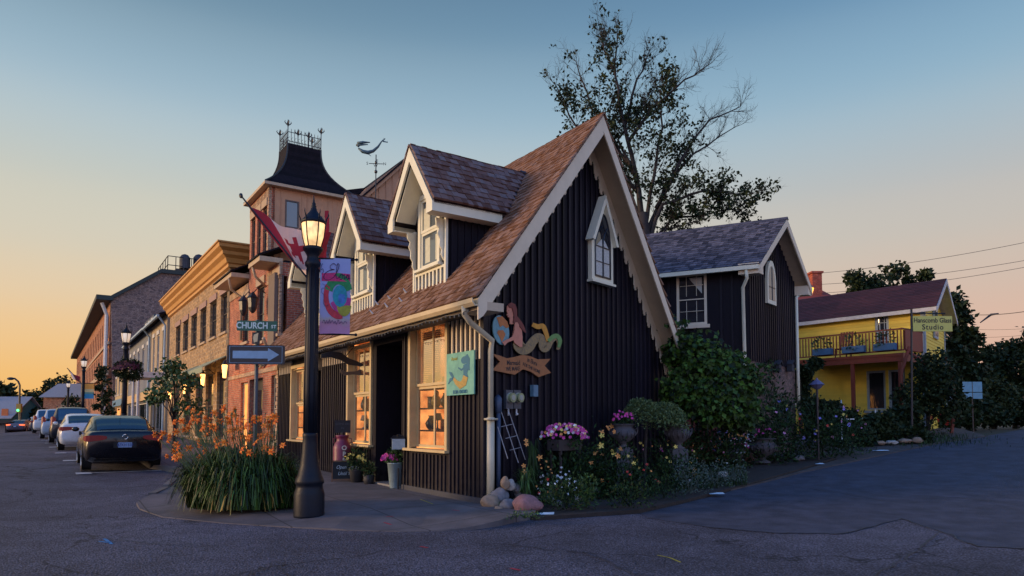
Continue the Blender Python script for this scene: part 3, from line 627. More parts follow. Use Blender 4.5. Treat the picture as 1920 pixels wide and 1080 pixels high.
for wi,(s0,zz0,nm) in enumerate([(0,.92,'corner shop window'),(3.62,.92,'milk can window')]):
    for lvl in range(3):
        for q in range(5):
            k=(q*3+lvl*2+wi)%4; ci=(q+lvl*2+wi*3)%6; z=[.35,.81,1.21][lvl]; s=1.42+q*.28+U(-.04,.04)
            ornament(k,S(s0+s,-.33+.03*(q%2),zz0+z+.004),U(.75,1.0)).build('shelf_ornament',M('ornament_'+cn[ci].replace(' ','_'),ocol[ci],rough=.35),None,True,label='%s %s, %s on the %s shelf of the %s'%(cn[ci],kd[k],place[q+(q>2)],['lower','middle','upper'][lvl],nm),cat='ornament',group='ornaments on the shop shelves')
DOORM=M('dark_door_paint',(.02,.018,.02),rough=.45,var=.2)
def door(s0,s1,z1,rec,glass=True):
    d=MB(); d.bx(S(s0,-rec,.06),D*(s1-s0),N*.05,Z*(z1-.06)); o=d.build('door',DOORM,cot)
    r=MB(); r.bx(S(s0-.05,-rec,0.0),D*.05,N*rec,Z*z1); r.bx(S(s1,-rec,0),D*.05,N*rec,Z*z1); r.bx(S(s0-.05,-rec,z1),D*(s1-s0+.1),N*rec,Z*.05); r.build('door_recess',BLACK,o)
    r=MB(); r.bx(S(s0,-rec+.05,-.2),D*(s1-s0),N*(rec+.02),Z*.27); r.build('door_step',STONEC,o)
    m=MB()
    for a,b in((s0+.12,(s0+s1)/2-.05),((s0+s1)/2+.05,s1-.12)):
        for c,e in((.2,.85),(1.0,z1-.25)): m.bx(S(a,-rec+.05,c),D*(b-a),N*.02,Z*(e-c))
    m.build('door_panel',M('door_panel_paint',(.028,.022,.03),rough=.35),o)
    h=MB(); h.tube([S(s0+.1,-rec+.05,1.05),S(s0+.1,-rec+.12,1.05),S(s0+.2,-rec+.12,1.05)],.014,6); h.build('handle',M('brass',(.5,.33,.12),rough=.3,metal=1),o)
door(3.28,4.66,3.2,.75); door(8.5,9.3,2.88,.4)
# ------------------------------------------------------------------ dormers
def dormer(c):
    b=MB(); hw=.70; f0=.07
    zb=4.0
    # side cheeks as boards running back to the roof
    for sg in (-1,1):
        s=c+sg*hw; k=9
        pts=[S(s,f0,rz_left(f0)-.1),S(s,f0,DZE+.1),S(s,-1.28,DZE+.1)]
        b.prism(pts,D*(-sg*.06))
        for i in range(k):
            n=f0-.06-i*.15; z0=rz_left(n)
            if z0<DZE-.05: b.bx(S(s,n,z0-.02),D*(sg*.025),-N*.04,Z*(DZE-z0+.02),r=R())
    # front: black face with pointed gable
    b.prism([S(c-hw,f0-.06,zb),S(c+hw,f0-.06,zb),S(c+hw,f0-.06,DZE+.1),S(c,f0-.06,DZR-.28),S(c-hw,f0-.06,DZE+.1)],N*.06)
    o=b.build('dormer',BLACK,cot)
    # roof
    r=MB(); sl=(DZR-DZE)/HW
    for sg in(-1,1):
        L_=math.hypot(HW,DZR-DZE); k=int(L_/.16); dx=HW/L_; dz=(DZR-DZE)/L_
        nb_=lambda z: EN-(z-EZ)/SL
        for i in range(k+1):
            l=i*L_/k-.015; x=HW-l*dx+.03; z=DZE+l*dz; n=DF+.05; ne=nb_(z)+.02
            nr=V((0,0,0)); up=D*(-sg*dx)+Z*dz; nr=D*(sg*dz)+Z*dx
            while n>ne:
                w_=U(.09,.19); w_=min(w_,n-ne+.002); p=S(c+sg*x,n-.003,z)+nr*.02
                r.bx(p,-N*(w_-.006),up*min(.2,L_-l+.02)-nr*.02,nr*.038*U(.8,1.3),r=R()); n-=w_
    n=DF+.06
    while n>EN-(DZR-EZ)/SL: r.prism([S(c-.09,n,DZR-.07),S(c,n,DZR+.045),S(c+.09,n,DZR-.07),S(c,n,DZR)],-N*.22,r=R()); n-=.2
    r.build('dormer_roof',SHINGLED,o)
    u=MB()
    for sg in(-1,1):
        bk=EN-(DZE-EZ)/SL; bt=EN-(DZR-EZ)/SL
        u.prism([S(c+sg*HW,DF+.0,DZE),S(c,DF,DZR-.0),S(c,bt,DZR),S(c+sg*HW,bk,DZE)],Z*-.045)
    u.build('dormer_roof_boarding',M('dark_edge_board',(.05,.03,.03),rough=.7),o)
    fa=MB()
    for sg in(-1,1):
        fa.prism([S(c+sg*HW,DF+.002,DZE-.02),S(c,DF+.002,DZR-.02),S(c,DF+.002,DZR-.30),S(c+sg*(HW-.24),DF+.002,DZE+.05),S(c+sg*(HW-.24),DF+.002,DZE-.2),S(c+sg*HW,DF+.002,DZE-.2)],N*.04)
        bk=EN-(DZE-.2-EZ)/SL
        fa.bx(S(c+sg*HW,DF,DZE-.2),-N*(DF-bk),D*(-sg*.035),Z*.18)
        # boxed soffit under the eave
        fa.bx(S(c+sg*(HW-.035),DF,DZE-.2),-N*(DF-.07),D*(-sg*(HW-.035-.70)),Z*.02)
        fa.bx(S(c+sg*.705,.07,DZE-.2),-N*(.07-bk-.05),D*(sg*(HW-.74)),Z*.02)
        # cove between boxed eave and ridge inside the overhang
        fa.prism([S(c+sg*(HW-.24),.075,DZE-.18),S(c+sg*(HW-.24),.075,DZE+.08),S(c+sg*.0,.075,DZR-.34),S(c+sg*.0,.075,DZR-.36),S(c+sg*.30,.075,DZE+.42),S(c+sg*.42,.075,DZE-.18)][::-1] if False else [S(c+sg*(HW-.26),DF-.02,DZE+.02),S(c+sg*(HW-.28),DF-.02,DZE+.0),S(c,DF-.02,DZR-.34),S(c,DF-.02,DZR-.32)],-N*(DF-.09))
    fa.build('fascia',CREAMW,o)
    w=MB(); z0,z1=4.56,5.92; a,b2=c-.36,c+.36
    w.bx(S(a-.10,f0,z0-.06),D*.1,N*.06,Z*(z1-z0+.12)); w.bx(S(b2,f0,z0-.06),D*.1,N*.06,Z*(z1-z0+.12)); w.bx(S(a-.1,f0,z1),D*(b2-a+.2),N*.065,Z*.1); w.bx(S(a-.16,f0,z0-.1),D*(b2-a+.32),N*.12,Z*.05)
    sash(w,a,b2,z0-.04,(z0+z1)/2,f0-.0,1,1,.055,.02,.03); sash(w,a,b2,(z0+z1)/2,z1,f0+.012,2,1,.055,.018,.03)
    w.build('window_frame',CREAMW,o)
    p=MB(); pane(p,a+.03,b2-.03,z0,z1-.02,f0+.002); p.build('pane',GLASSP,o)
    cu=MB(); cu.bx(S(c+.02,f0+.0085,(z0+z1)/2+.06),D*.28,N*.002,Z*.45); cu.bx(S(c+.02,f0+.0085,z0+.06),D*.2,N*.002,Z*.5); cu.bx(S(c-.3,f0+.0085,z0+.06),D*.09,N*.002,Z*.5);cu.build('curtain',M('cream_curtain',(.6,.58,.42),rough=.8,var=.15,vs=12),o)
    sl_=MB()
    for i in range(9): sl_.bx(S(c-.62+i*.155-.03,f0,zb+.05),D*.06,N*.035,Z*(z0-zb-.17),r=R())
    sl_.bx(S(c-.66,f0,z0-.16),D*1.32,N*.04,Z*.05); sl_.bx(S(c-.70,f0,zb),D*.06,N*.05,Z*(DZE-zb-.16)); sl_.bx(S(c+.64,f0,zb),D*.06,N*.05,Z*(DZE-zb-.16))
    sl_.build('slatted_apron',CREAMW,o)
    for sg in(-1,1):      # scroll bracket: an open S in flat board
        k=MB(); prof=[(0,.18),(.18,.18),(.17,.05),(.11,-.02),(.14,-.12),(.09,-.22),(.10,-.34),(.05,-.42),(.06,-.52),(0,-.62)]
        x0=c+sg*.62; k.prism([S(x0,f0+.04+a_,DZE-.38+b_) for a_,b_ in prof],D*.035)
        k.tube([S(x0+.017,f0+.12+.07*math.cos(q*.7),DZE-.3+.07*math.sin(q*.7)) for q in range(10)],.02,5)
        k.build('bracket',CREAMW,o)
    fl=MB(); 
    for sg in(1,-1):
        z0_,z1_=DZE-.1,DZR; n0_=EN-(z0_-EZ)/SL; n1_=EN-(z1_-EZ)/SL
        fl.prism([S(c+sg*(HW+.03),n0_+.14,DZE+.02),S(c,n1_+.14,DZR+.06),S(c,n1_-.06,DZR+.06),S(c+sg*(HW+.03),n0_-.06,DZE+.02)],Z*.03)
    fl.build('flashing',DARKM,o)
    return o
for c in DS: dormer(c)
# ------------------------------------------------------------------ gothic gable window
gwf=MB(); tc_=3.66; b0=4.46
def arch(tc,hw,z0,zs,za,n=8):
    pts=[(tc-hw,z0),(tc+hw,z0),(tc+hw,zs)]
    for i in range(1,n): u=i/n; pts.append((tc+hw*math.cos(u*math.pi/2)**.9,zs+(za-zs)*math.sin(u*math.pi/2)**1.15))
    pts.append((tc,za))
    for i in range(n-1,0,-1): u=i/n; pts.append((tc-hw*math.cos(u*math.pi/2)**.9,zs+(za-zs)*math.sin(u*math.pi/2)**1.15))
    pts.append((tc-hw,zs)); return pts
gwf.prism([H(a,.036,b) for a,b in [(tc_-.42,b0),(tc_+.42,b0),(tc_+.42,5.5),(tc_,6.15),(tc_-.42,5.5)]],GN*.10)
gwo=gwf.build('gable_window_frame',CREAMW,cot)
h=MB()
for sg in(-1,1): h=MB(); h.prism([H(tc_+sg*.52,.036,5.3),H(tc_,.036,6.35),H(tc_,.036,6.16),H(tc_+sg*.43,.036,5.29)],GN*.2); h.build('window_hood',CREAMW,gwo)
h=MB(); h.bx(H(tc_-.46,.036,b0-.05),T*.92,GN*.15,Z*.05); h.build('sill',CREAMW,gwo)
p=MB(); p.prism([H(a,.137,b) for a,b in arch(tc_,.3,b0+.1,5.25,5.95)],GN*.004); p.build('pane',GLASSD,gwo)
cu=MB(); cu.prism([H(a,.142,b) for a,b in [(tc_-.27,b0+.13),(tc_-.03,b0+.13),(tc_-.03,5.4),(tc_-.27,5.2)]],GN*.002); cu.prism([H(a,.142,b) for a,b in [(tc_+.04,b0+.13),(tc_+.25,b0+.13),(tc_+.25,5.2),(tc_+.04,5.4)]],GN*.002); cu.build('curtain',M('lace_curtain',(.5,.5,.45),rough=.8,var=.35,vs=30),gwo)
mu=MB(); ap=arch(tc_,.3,b0+.1,5.25,5.95); mu.tube([H(a,.145,b) for a,b in ap+[ap[0]]],.018,4)
mu.tube([H(tc_,.15,b0+.1),H(tc_,.15,5.3)],.016,4); mu.tube([H(tc_-.28,.15,b0+.42),H(tc_+.28,.15,b0+.42)],.01,4); mu.tube([H(tc_-.28,.15,b0+.75),H(tc_+.28,.15,b0+.75)],.014,4)
for sg in(-1,1): mu.tube([H(tc_,.15,5.3),H(tc_+sg*.06,.15,5.5),H(tc_+sg*.19,.15,5.68)],.013,4); mu.tube([H(tc_+sg*.3,.15,5.28),H(tc_+sg*.2,.15,5.5),H(tc_+sg*.02,.15,5.68)],.013,4)
mu.build('muntin',DARKM,gwo)
# ------------------------------------------------------------------ generic walls and windows
def frm(p0,ax,out):
    p0=V(p0)
    return lambda u,o=0,z=0: p0+ax*u+out*o+Z*z
def sx(x): k=(x-960)/1280; return (-.51-11.93*k)/(.565+.825*k)
def holed(mb,fr,ax,out,u0,u1,z0,z1,ops,th=.25):
    us=sorted({u0,u1,*[min(max(a,u0),u1) for o in ops for a in o[:2]]}); zs=sorted({z0,z1,*[min(max(a,z0),z1) for o in ops for a in o[2:4]]})
    for i in range(len(us)-1):
        j=0
        while j<len(zs)-1:
            um=(us[i]+us[i+1])/2
            free=lambda q: not any(o[0]<um<o[1] and o[2]<(zs[q]+zs[q+1])/2<o[3] for o in ops)
            if free(j):
                k=j
                while k+1<len(zs)-1 and free(k+1): k+=1
                mb.bx(fr(us[i],0,zs[j]),ax*(us[i+1]-us[i]),-out*th,Z*(zs[k+1]-zs[j])); j=k+1
            else: j+=1
def win(par,fr,ax,out,u0,u1,z0,z1,fm,gm,cols=1,rows=2,rec=.12,fw=.06,sill=None,head=None,name='window',mu=.03):
    m=MB(); sash(m,u0,u1,z0,z1,-rec,cols,rows,fw,mu,.05,frame=fr,ax=ax,out=out); w=m.build(name,fm,par)
    p=MB(); pane(p,u0+fw*.5,u1-fw*.5,z0+fw*.5,z1-fw*.5,-rec+.012,frame=fr,ax=ax,out=out); p.build('pane',gm,w)
    if sill: s=MB(); s.bx(fr(u0-.08,-rec,z0-.1),ax*(u1-u0+.16),out*(rec+.08),Z*.1); s.build('sill',sill,w)
    if head: s=MB(); s.bx(fr(u0-.1,.002,z1),ax*(u1-u0+.2),out*.05,Z*.28); s.build('lintel',head,w)
    return w
def bevel_siding(mb,fr,ax,out,u0,u1,z0,z1,ops=(),ex=.12,topf=None):
    z=z0
    while z<z1-.01:
        h=min(ex,z1-z); segs=[(u0,u1)]
        if topf: a=topf(z+h*.5); segs=[(max(u0,a[0]),min(u1,a[1]))]
        for o in ops:
            if o[2]<z+h*.5<o[3]:
                ns=[]
                for a,b in segs:
                    if o[0]>a: ns.append((a,min(b,o[0])))
                    if o[1]<b: ns.append((max(a,o[1]),b))
                segs=ns
        for a,b in segs:
            if b-a>.02: mb.prism([fr(a,0,z),fr(a,.022,z),fr(a,.004,z+h),fr(a,0,z+h)],ax*(b-a),r=R())
        z+=ex
BRICK=brickmat('red_brick',(.34,.06,.03),(.48,.13,.055),(.36,.23,.15),ms=.012)
BRICKY=brickmat('buff_brick_trim',(.42,.24,.13),(.5,.32,.18),(.38,.28,.2))
STONEB=brickmat('coursed_buff_stone',(.44,.26,.11),(.27,.165,.08),(.42,.29,.17),bw=.42,bh=.17,ms=.018,var=.45,big=.25)
RUB=rubblemat('rubble_stone',(.25,.16,.125),(.11,.075,.07),(.3,.21,.17),2.6)
TAN=M('tan_siding',(.52,.28,.15),rough=.7,var=.12,vs=3,rnd=.12)
OCH=M('ochre_cornice_paint',(.6,.29,.07),rough=.55,var=.12,vs=3)
ROOFD=M('dark_slate_roof',(.012,.009,.012),rough=.8,var=.45,vs=6,bump=.5,bs=25,rnd=.3,spec=.15)
FRT=M('bronze_frame',(.09,.06,.045),rough=.5)
BUFF=M('buff_stone_sill',(.45,.32,.2),rough=.8,var=.15)
WARMG=emitmat('warm_lit_pane',(1,.42,.1),.55,.4,2.0)
# ------------------------------------------------------------------ brick building with the mansard tower
tb=thing('tower_building',S(16,0,0),'red brick building with a dark flared tower roof and tan board siding','building')
ops=[(sx(463),sx(452),3.6+.9,6.2),(sx(492),sx(479),4.3,6.35),(sx(521),sx(510),4.35,6.3)]
ops=[(min(a,b),max(a,b),c,d) for a,b,c,d in ops]
g_ops=[(sx(521),sx(508),.75,3.0),(sx(492),sx(467),0,3.0),(sx(464),sx(451),.1,2.95)]
g_ops=[(min(a,b),max(a,b),c,d) for a,b,c,d in g_ops]
t_s0,t_s1=14.27,16.92; tw=[(t_s0+.22+i*.82,t_s0+.22+i*.82+.52,7.35,9.1) for i in range(3)]
m=MB(); holed(m,S,D,N,12.74,20.1,0,6.75,ops+g_ops); holed(m,S,D,N,t_s0,t_s1,6.75,9.75,tw,.2)
m.bx(S(12.74,-.25,0),D*.25,-N*7,Z*6.75); m.bx(S(t_s1-.2,-.2,6.75),D*.2,-N*2.9,Z*3.0)
m.build('brick_wall',BRICK,tb)
m=MB(); m.bx(S(12.9,-.2,6.74),D*7.1,-N*8,Z*.12); m.build('low_roof',ROOFD,tb)
q=MB()
for k in range(22):
    for s in (t_s0-.012,): q.bx(S(s,.012,6.8+k*.135),D*(.2 if k%2 else .13),-N*.1,Z*.12,r=R())
q.build('quoin',BRICKY,tb); q=MB()
for k in range(46): q.bx(S(12.73,.012,.1+k*.145),D*(.22 if k%2 else .14),-N*.1,Z*.13)
q.build('quoin',BRICKY,tb)
m=MB(); m.bx(S(12.74,.0,6.2),D*(t_s0-12.74-.02),N*.03,Z*.4); m.build('buff_band',BRICKY,tb); m=MB(); m.bx(S(t_s1,.0,6.45),D*3.15,N*.03,Z*.28); m.build('buff_band',BRICKY,tb); m=MB()
for k in range(14): m.bx(S(t_s0+.04+k*.19,.0,9.35-.1*(k%2)),D*.12,N*.025,Z*(.3+.1*(k%2)))
m.build('dentil_band',BRICKY,tb); m=MB(); m.bx(S(12.75,0,3.15),D*7.3,N*.03,Z*.14); m.build('buff_band',BRICKY,tb)
for o in ops: win(tb,S,D,N,*o,FRT,GLASSD,1,2,.12,.05,BUFF,BUFF)
for o in tw: win(tb,S,D,N,*o,FRT,GLASSD,1,2,.1,.05,BUFF,BUFF)
win(tb,S,D,N,*g_ops[0],M('cream_window_paint',(.5,.42,.28),rough=.5),GLASSD,1,2,.15,.07,BUFF)
d=MB(); d.bx(S(g_ops[1][0],-.3,0),D*(g_ops[1][1]-g_ops[1][0]),N*.05,Z*3.0); do=d.build('door',DOORM,tb); 
d=MB(); d.bx(S(g_ops[1][0]+.3,-.24,1.0),D*(g_ops[1][1]-g_ops[1][0]-.6),N*.01,Z*1.6); d.build('pane',GLASSD,do)
win(tb,S,D,N,*g_ops[2],M('cream_window_paint',(0,0,0)),WARMG,1,2,.15,.07)
# tan boarded cheek of the tower with its tall window, and the big tan gable behind
fp=frm(S(t_s0,0,0),-N,-D); tn=MB(); wz=onplane(535,374,S(t_s0),D); wz2=onplane(560,430,S(t_s0),D)
wn=[(wz-S(t_s0)).dot(-N),(wz2-S(t_s0)).dot(-N),wz2.z,wz.z]
holed(tn,fp,-N,-D,.13,3.1,6.0,9.75,[tuple(wn)],.12); tn.build('board_siding',TAN,tb)
tn=MB(); x=.2
while x<3.05:
    if not wn[0]-.05<x<wn[1]+.02: tn.bx(fp(x,.001,6.0),-N*.03,-D*.02,Z*3.75,r=R())
    x+=.19
tn.build('siding_batten',TAN,tb)
win(tb,fp,-N,-D,*wn,FRT,glassmat('blue_sky_glass',(.02,.05,.09),.1,0,1.0),1,1,.03,.05)
def onD(x,y,s): return onplane(x,y,S(s),D)
g=[onD(600,560,15.6),onD(600,440,15.6),onD(688,352,15.6),onD(772,289,15.6),onD(796,285,15.6),onD(900,400,15.6),onD(900,560,15.6)]
m=MB(); m.prism(g,D*.2); m.build('board_siding',TAN,tb)
m=MB(); p0,p1=onD(600,440,15.6),onD(772,289,15.6); L=(p1-p0); k=0
h=V((p0.x,p0.y,0)); hd=V((L.x,L.y,0)).normalized(); wL=V((L.x,L.y,0)).length
while k*.3<wL: 
    zt=p0.z+L.z*(k*.3/wL); m.bx(V((p0.x,p0.y,5))+hd*k*.3,hd*.035,-D*.03,Z*(zt-5),r=R()); k+=1
m.build('siding_batten',TAN,tb)
m=MB(); m.prism([onD(600,440,15.55),onD(772,289,15.55),onD(772,296,15.55),onD(600,449,15.55)],-D*.1); m.build('rake_board',TAN,tb)
m=MB(); m.prism([onD(598,437,15.4),onD(774,285,15.4),onD(774,289,15.4),onD(598,441,15.4)],D*6); m.prism([onD(774,285,15.4),onD(903,400,15.4),onD(903,404,15.4),onD(774,289,15.4)],D*6); m.build('gable_roof',ROOFD,tb)
m=MB(); m.prism([onD(640,357,15.9),onD(692,351,15.9),onD(692,362,15.9),onD(640,366,15.9)],D*3); m.build('link_roof',ROOFD,tb)
m=MB(); m.prism([onD(608,432,14.6),onD(650,392,14.6),onD(660,392,14.6),onD(660,404,14.6),onD(612,442,14.6)],D*.1); m.build('rake_board',TAN,tb)
# tower eave and flared roof
e=MB(); e.bx(S(t_s0-.25,.22,9.74),D*(t_s1-t_s0+.45),-N*3.6,Z*.1); e.build('tower_eave',M('tan_fascia',(.5,.36,.22),rough=.6),tb)
r=MB(); lv=[]; s0,s1,n0,n1=t_s0-.24,t_s1+.2,.2,-3.3; S0,S1,N0,N1=t_s0+.36,t_s1-1.25,-.72,-1.95; za,zb=9.84,11.6
for i in range(13):
    u=i/12; k=1-(1-u)**2.3 if False else u; f=1-(1-k)**2.6
    lv.append([S(s0+(S0-s0)*f,n0+(N0-n0)*f,za+(zb-za)*k),S(s1+(S1-s1)*f,n0+(N0-n0)*f,za+(zb-za)*k),S(s1+(S1-s1)*f,n1+(N1-n1)*f,za+(zb-za)*k),S(s0+(S0-s0)*f,n1+(N1-n1)*f,za+(zb-za)*k)])
for a,b in zip(lv[:-1],lv[1:]):
    for j in range(4):
        c_=(j+1)%4; r.quad(a[j],a[c_],b[c_],b[j],r=R())
r.quad(*lv[-1]); r.quad(*lv[0][::-1])
tr_=r.build('tower_roof',ROOFD,tb)
for a in range(4):
    m=MB(); m.tube([l[a]+V((0,0,.01)) for l in lv],.03,5); m.build('hip_ridge',DARKM,tr_)
cr=MB(); cs=lv[-1]
def fleur(mb,p,h):
    mb.tube([p,p+Z*h],.018,6); t=p+Z*h
    mb.tube([t-Z*.12,t,t+Z*.16],[.02,.045,.004],6)
    for dx in (D,-D,N,-N): mb.tube([t-Z*.08,t+dx*.07-Z*.02,t+dx*.12+Z*.04,t+dx*.1+Z*.1],[.015,.02,.016,.006],5)
for j in range(4):
    a,b=cs[j],cs[(j+1)%4]; k=max(4,int((b-a).length/.12))
    cr.tube([a+Z*.08,b+Z*.08],.014,5); cr.tube([a+Z*.42,b+Z*.42],.014,5)
    for i in range(1,k): p=a+(b-a)*(i/k); cr.tube([p,p+Z*.5,p+Z*.56],[.011,.011,.003],5)
    for i in range(k): p=a+(b-a)*((i+.5)/k); cr.tube([p+Z*.08,p+(b-a).normalized()*.06+Z*.17,p+Z*.24],.007,4)
cr.build('iron_cresting',DARKM,tb)
for j in range(4): f=MB(); fleur(f,cs[j],.72); f.build('finial',DARKM,tb)
for u in (.3,.62): f=MB(); fleur(f,cs[0]+(cs[3]-cs[0])*u,.45); f.build('finial',DARKM,tb)
# eaves of the two lower bays
e=MB(); e.bx(S(12.78,-.1,6.72),D*(t_s0-12.8),N*.75,Z*.16); e.build('bay_eave',M('tan_fascia',(0,0,0)),tb); e=MB(); e.bx(S(t_s1,-.1,6.92),D*3.15,N*.75,Z*.16); e.build('bay_eave',M('tan_fascia',(0,0,0)),tb)
e=MB(); e.prism([S(t_s1,.7,7.08),S(20.05,.7,7.08),S(20.05,-1.6,8.3),S(t_s1,-1.6,8.3)],Z*.06); e.prism([S(12.8,.7,6.88),S(t_s0,.7,6.88),S(t_s0,-1.2,7.8),S(12.8,-1.2,7.8)],Z*.06); e.build('bay_roof',ROOFD,tb)
dpp=MB(); dpp.tube([S(t_s0-.4,.6,6.7),S(t_s0-.35,.5,6.4),S(t_s0-.25,.1,6.1)],.05,8); dpp.build('downspout',M('tan_fascia',(0,0,0)),tb,smooth=True)
dpp=MB(); dpp.tube([S(17.3,.65,6.9),S(17.6,.5,6.55),S(17.7,.08,6.3),S(17.7,.08,4.6)],.05,8); dpp.build('downspout',M('tan_fascia',(0,0,0)),tb,smooth=True)
pl=MB(); pl.bx(S(12.85,.02,3.5),D*.75,N*.12,Z*2.9); pl.build('board_panel',M('taupe_board',(.17,.12,.09),rough=.7,rnd=.1),tb)
pl=MB(); pl.tube([S(12.7,.5,4.15),S(13.4,.1,3.7),S(14.6,.1,3.35)],.055,8); pl.build('downspout',M('tan_fascia',(0,0,0)),tb,smooth=True)
for x,y in((457,572),(474,566)):
    q_=onplane(x,y,S(0,.45),N); s_=(q_-C).dot(D)
    l=MB(); l.tube([S(s_,.02,q_.z+.35),S(s_,.3,q_.z+.5),S(s_,.45,q_.z+.3)],.02,6); l.lathe(S(s_,.45,q_.z-.3),[(.03,-.1),(.1,-.02),(.14,.1),(.17,.42),(.2,.44),(.1,.55),(.02,.66)],6); l.build('wall_lantern',DARKM,tb)
ex=MB(); z0=3.4
for k in range(5): ex.tube([S(17.0+k*.12,.3,z0),S(17.0+k*.12,.3,z0+.55)],.012,4)
ex.tube([S(16.6,.02,z0+.5),S(17.1,.35,z0+.62),S(17.8,.02,z0+.5)],.03,6); ex.build('entrance_hood',DARKM,tb)
# ------------------------------------------------------------------ coursed stone block with the deep ochre cornice
sb_=thing('stone_building',S(28,0,0),'two storey buff stone block under a deep stepped ochre cornice','building')
s0,s1=20.15,36.9
wx=[(410,422),(390,402),(372,383),(355,365.5),(340,349.5),(326.5,335)]
up=[(sx(b),sx(a)) for a,b in wx]; up=[(min(a),max(a),5.3,7.0) for a in up]
gx=[(sx(b),sx(a)) for a,b in [(406,420),(385,399),(367,380),(345,357),(326,336)]]; gl=[(min(a),max(a),.7,3.65) for a in gx]
m=MB(); holed(m,S,D,N,s0,s1,-.1,8.0,up+gl,.3); m.bx(S(s0,-.3,-.1),D*.3,-N*11,Z*8.1); m.bx(S(s1-.3,-.3,-.1),D*.3,-N*11,Z*8.1); m.build('stone_wall',STONEB,sb_)
q=MB()
for k in range(36): q.bx(S(s0-.025,.02,.0+k*.225),D*(.5 if k%2 else .3),-N*.4,Z*.2,r=R())
q.build('quoin',M('brown_quoin_stone',(.16,.12,.08),rough=.85,var=.3,vs=3,rnd=.25,bump=.3),sb_)
for o in up: win(sb_,S,D,N,*o,FRT,GLASSD,1,2,.16,.05,BUFF,M('pinkish_lintel',(.36,.22,.17),rough=.8))
for o in gl: win(sb_,S,D,N,*o,FRT,GLASSD,1,2,.16,.06,BUFF)
m=MB(); prof=[(0,7.9),(.12,7.95),(.12,8.08),(.2,8.12),(.26,8.3),(.4,8.42),(.42,8.55),(.58,8.68),(.6,8.82),(.66,8.84),(.66,8.9),(0,8.9)]
for a,b in zip(prof[:-2],prof[1:-1]):
    m.quad(S(s0-a[0],a[0],a[1]),S(s1,a[0],a[1]),S(s1,b[0],b[1]),S(s0-b[0],b[0],b[1]),r=R())
    m.quad(S(s0-a[0],-11,a[1]),S(s0-a[0],a[0],a[1]),S(s0-b[0],b[0],b[1]),S(s0-b[0],-11,b[1]),r=R())
m.quad(S(s0-.66,.66,8.9),S(s1,.66,8.9),S(s1,-11,8.9),S(s0-.66,-11,8.9)); m.prism([S(s1,a,b) for a,b in prof],D*.05)
m.build('cornice',OCH,sb_)
for a,b in((20.6,25.4),(27,31)):
  m=MB(); m.prism([S(a,.02,4.25),S(a,.95,3.72),S(a,.95,3.5),S(a,.93,3.5),S(a,.93,3.7),S(a,.02,4.2)],D*(b-a))
  m.build('awning',M('pale_green_canvas',(.30,.33,.2),rough=.8,var=.12,vs=3),sb_)
LITL=emitmat('lantern_glass',(1,.5,.14),3.2)
for x,y,nm in((421,697,'nearest the green street sign'),(380,713,'second from the brick building'),(346,729,'third from the brick building'),(318,741,'furthest down the wall')):
    q_=onplane(x,y,S(0,.5),N); s_=(q_-C).dot(D); z=q_.z
    lo=thing('wall_lantern',S(s_,.02,z),'lit amber lantern on the buff stone wall, '+nm,'lantern','lit lanterns along the stone wall')
    a=MB(); a.tube([S(s_,.0,z+.3),S(s_,.25,z+.5),S(s_,.5,z+.42)],.02,6); a.lathe(S(s_,.5,z),[(.08,.28),(.13,.28),(.05,.4),(.015,.46)],6); a.lathe(S(s_,.5,z),[(.02,-.36),(.08,-.3),(.1,-.28)],6); a.build('bracket',DARKM,lo)
    a=MB(); a.lathe(S(s_,.5,z),[(.06,-.24),(.105,.26),(.08,.28)],8); a.build('lamp_glass',LITL,lo)
    pl_=bpy.data.lights.new('lantern_light','POINT'); pl_.energy=14; pl_.color=(1,.5,.15); pl_.shadow_soft_size=.15; po=bpy.data.objects.new('lantern_light',pl_); COL.objects.link(po); po.parent=lo; po.location=V(N*.75)
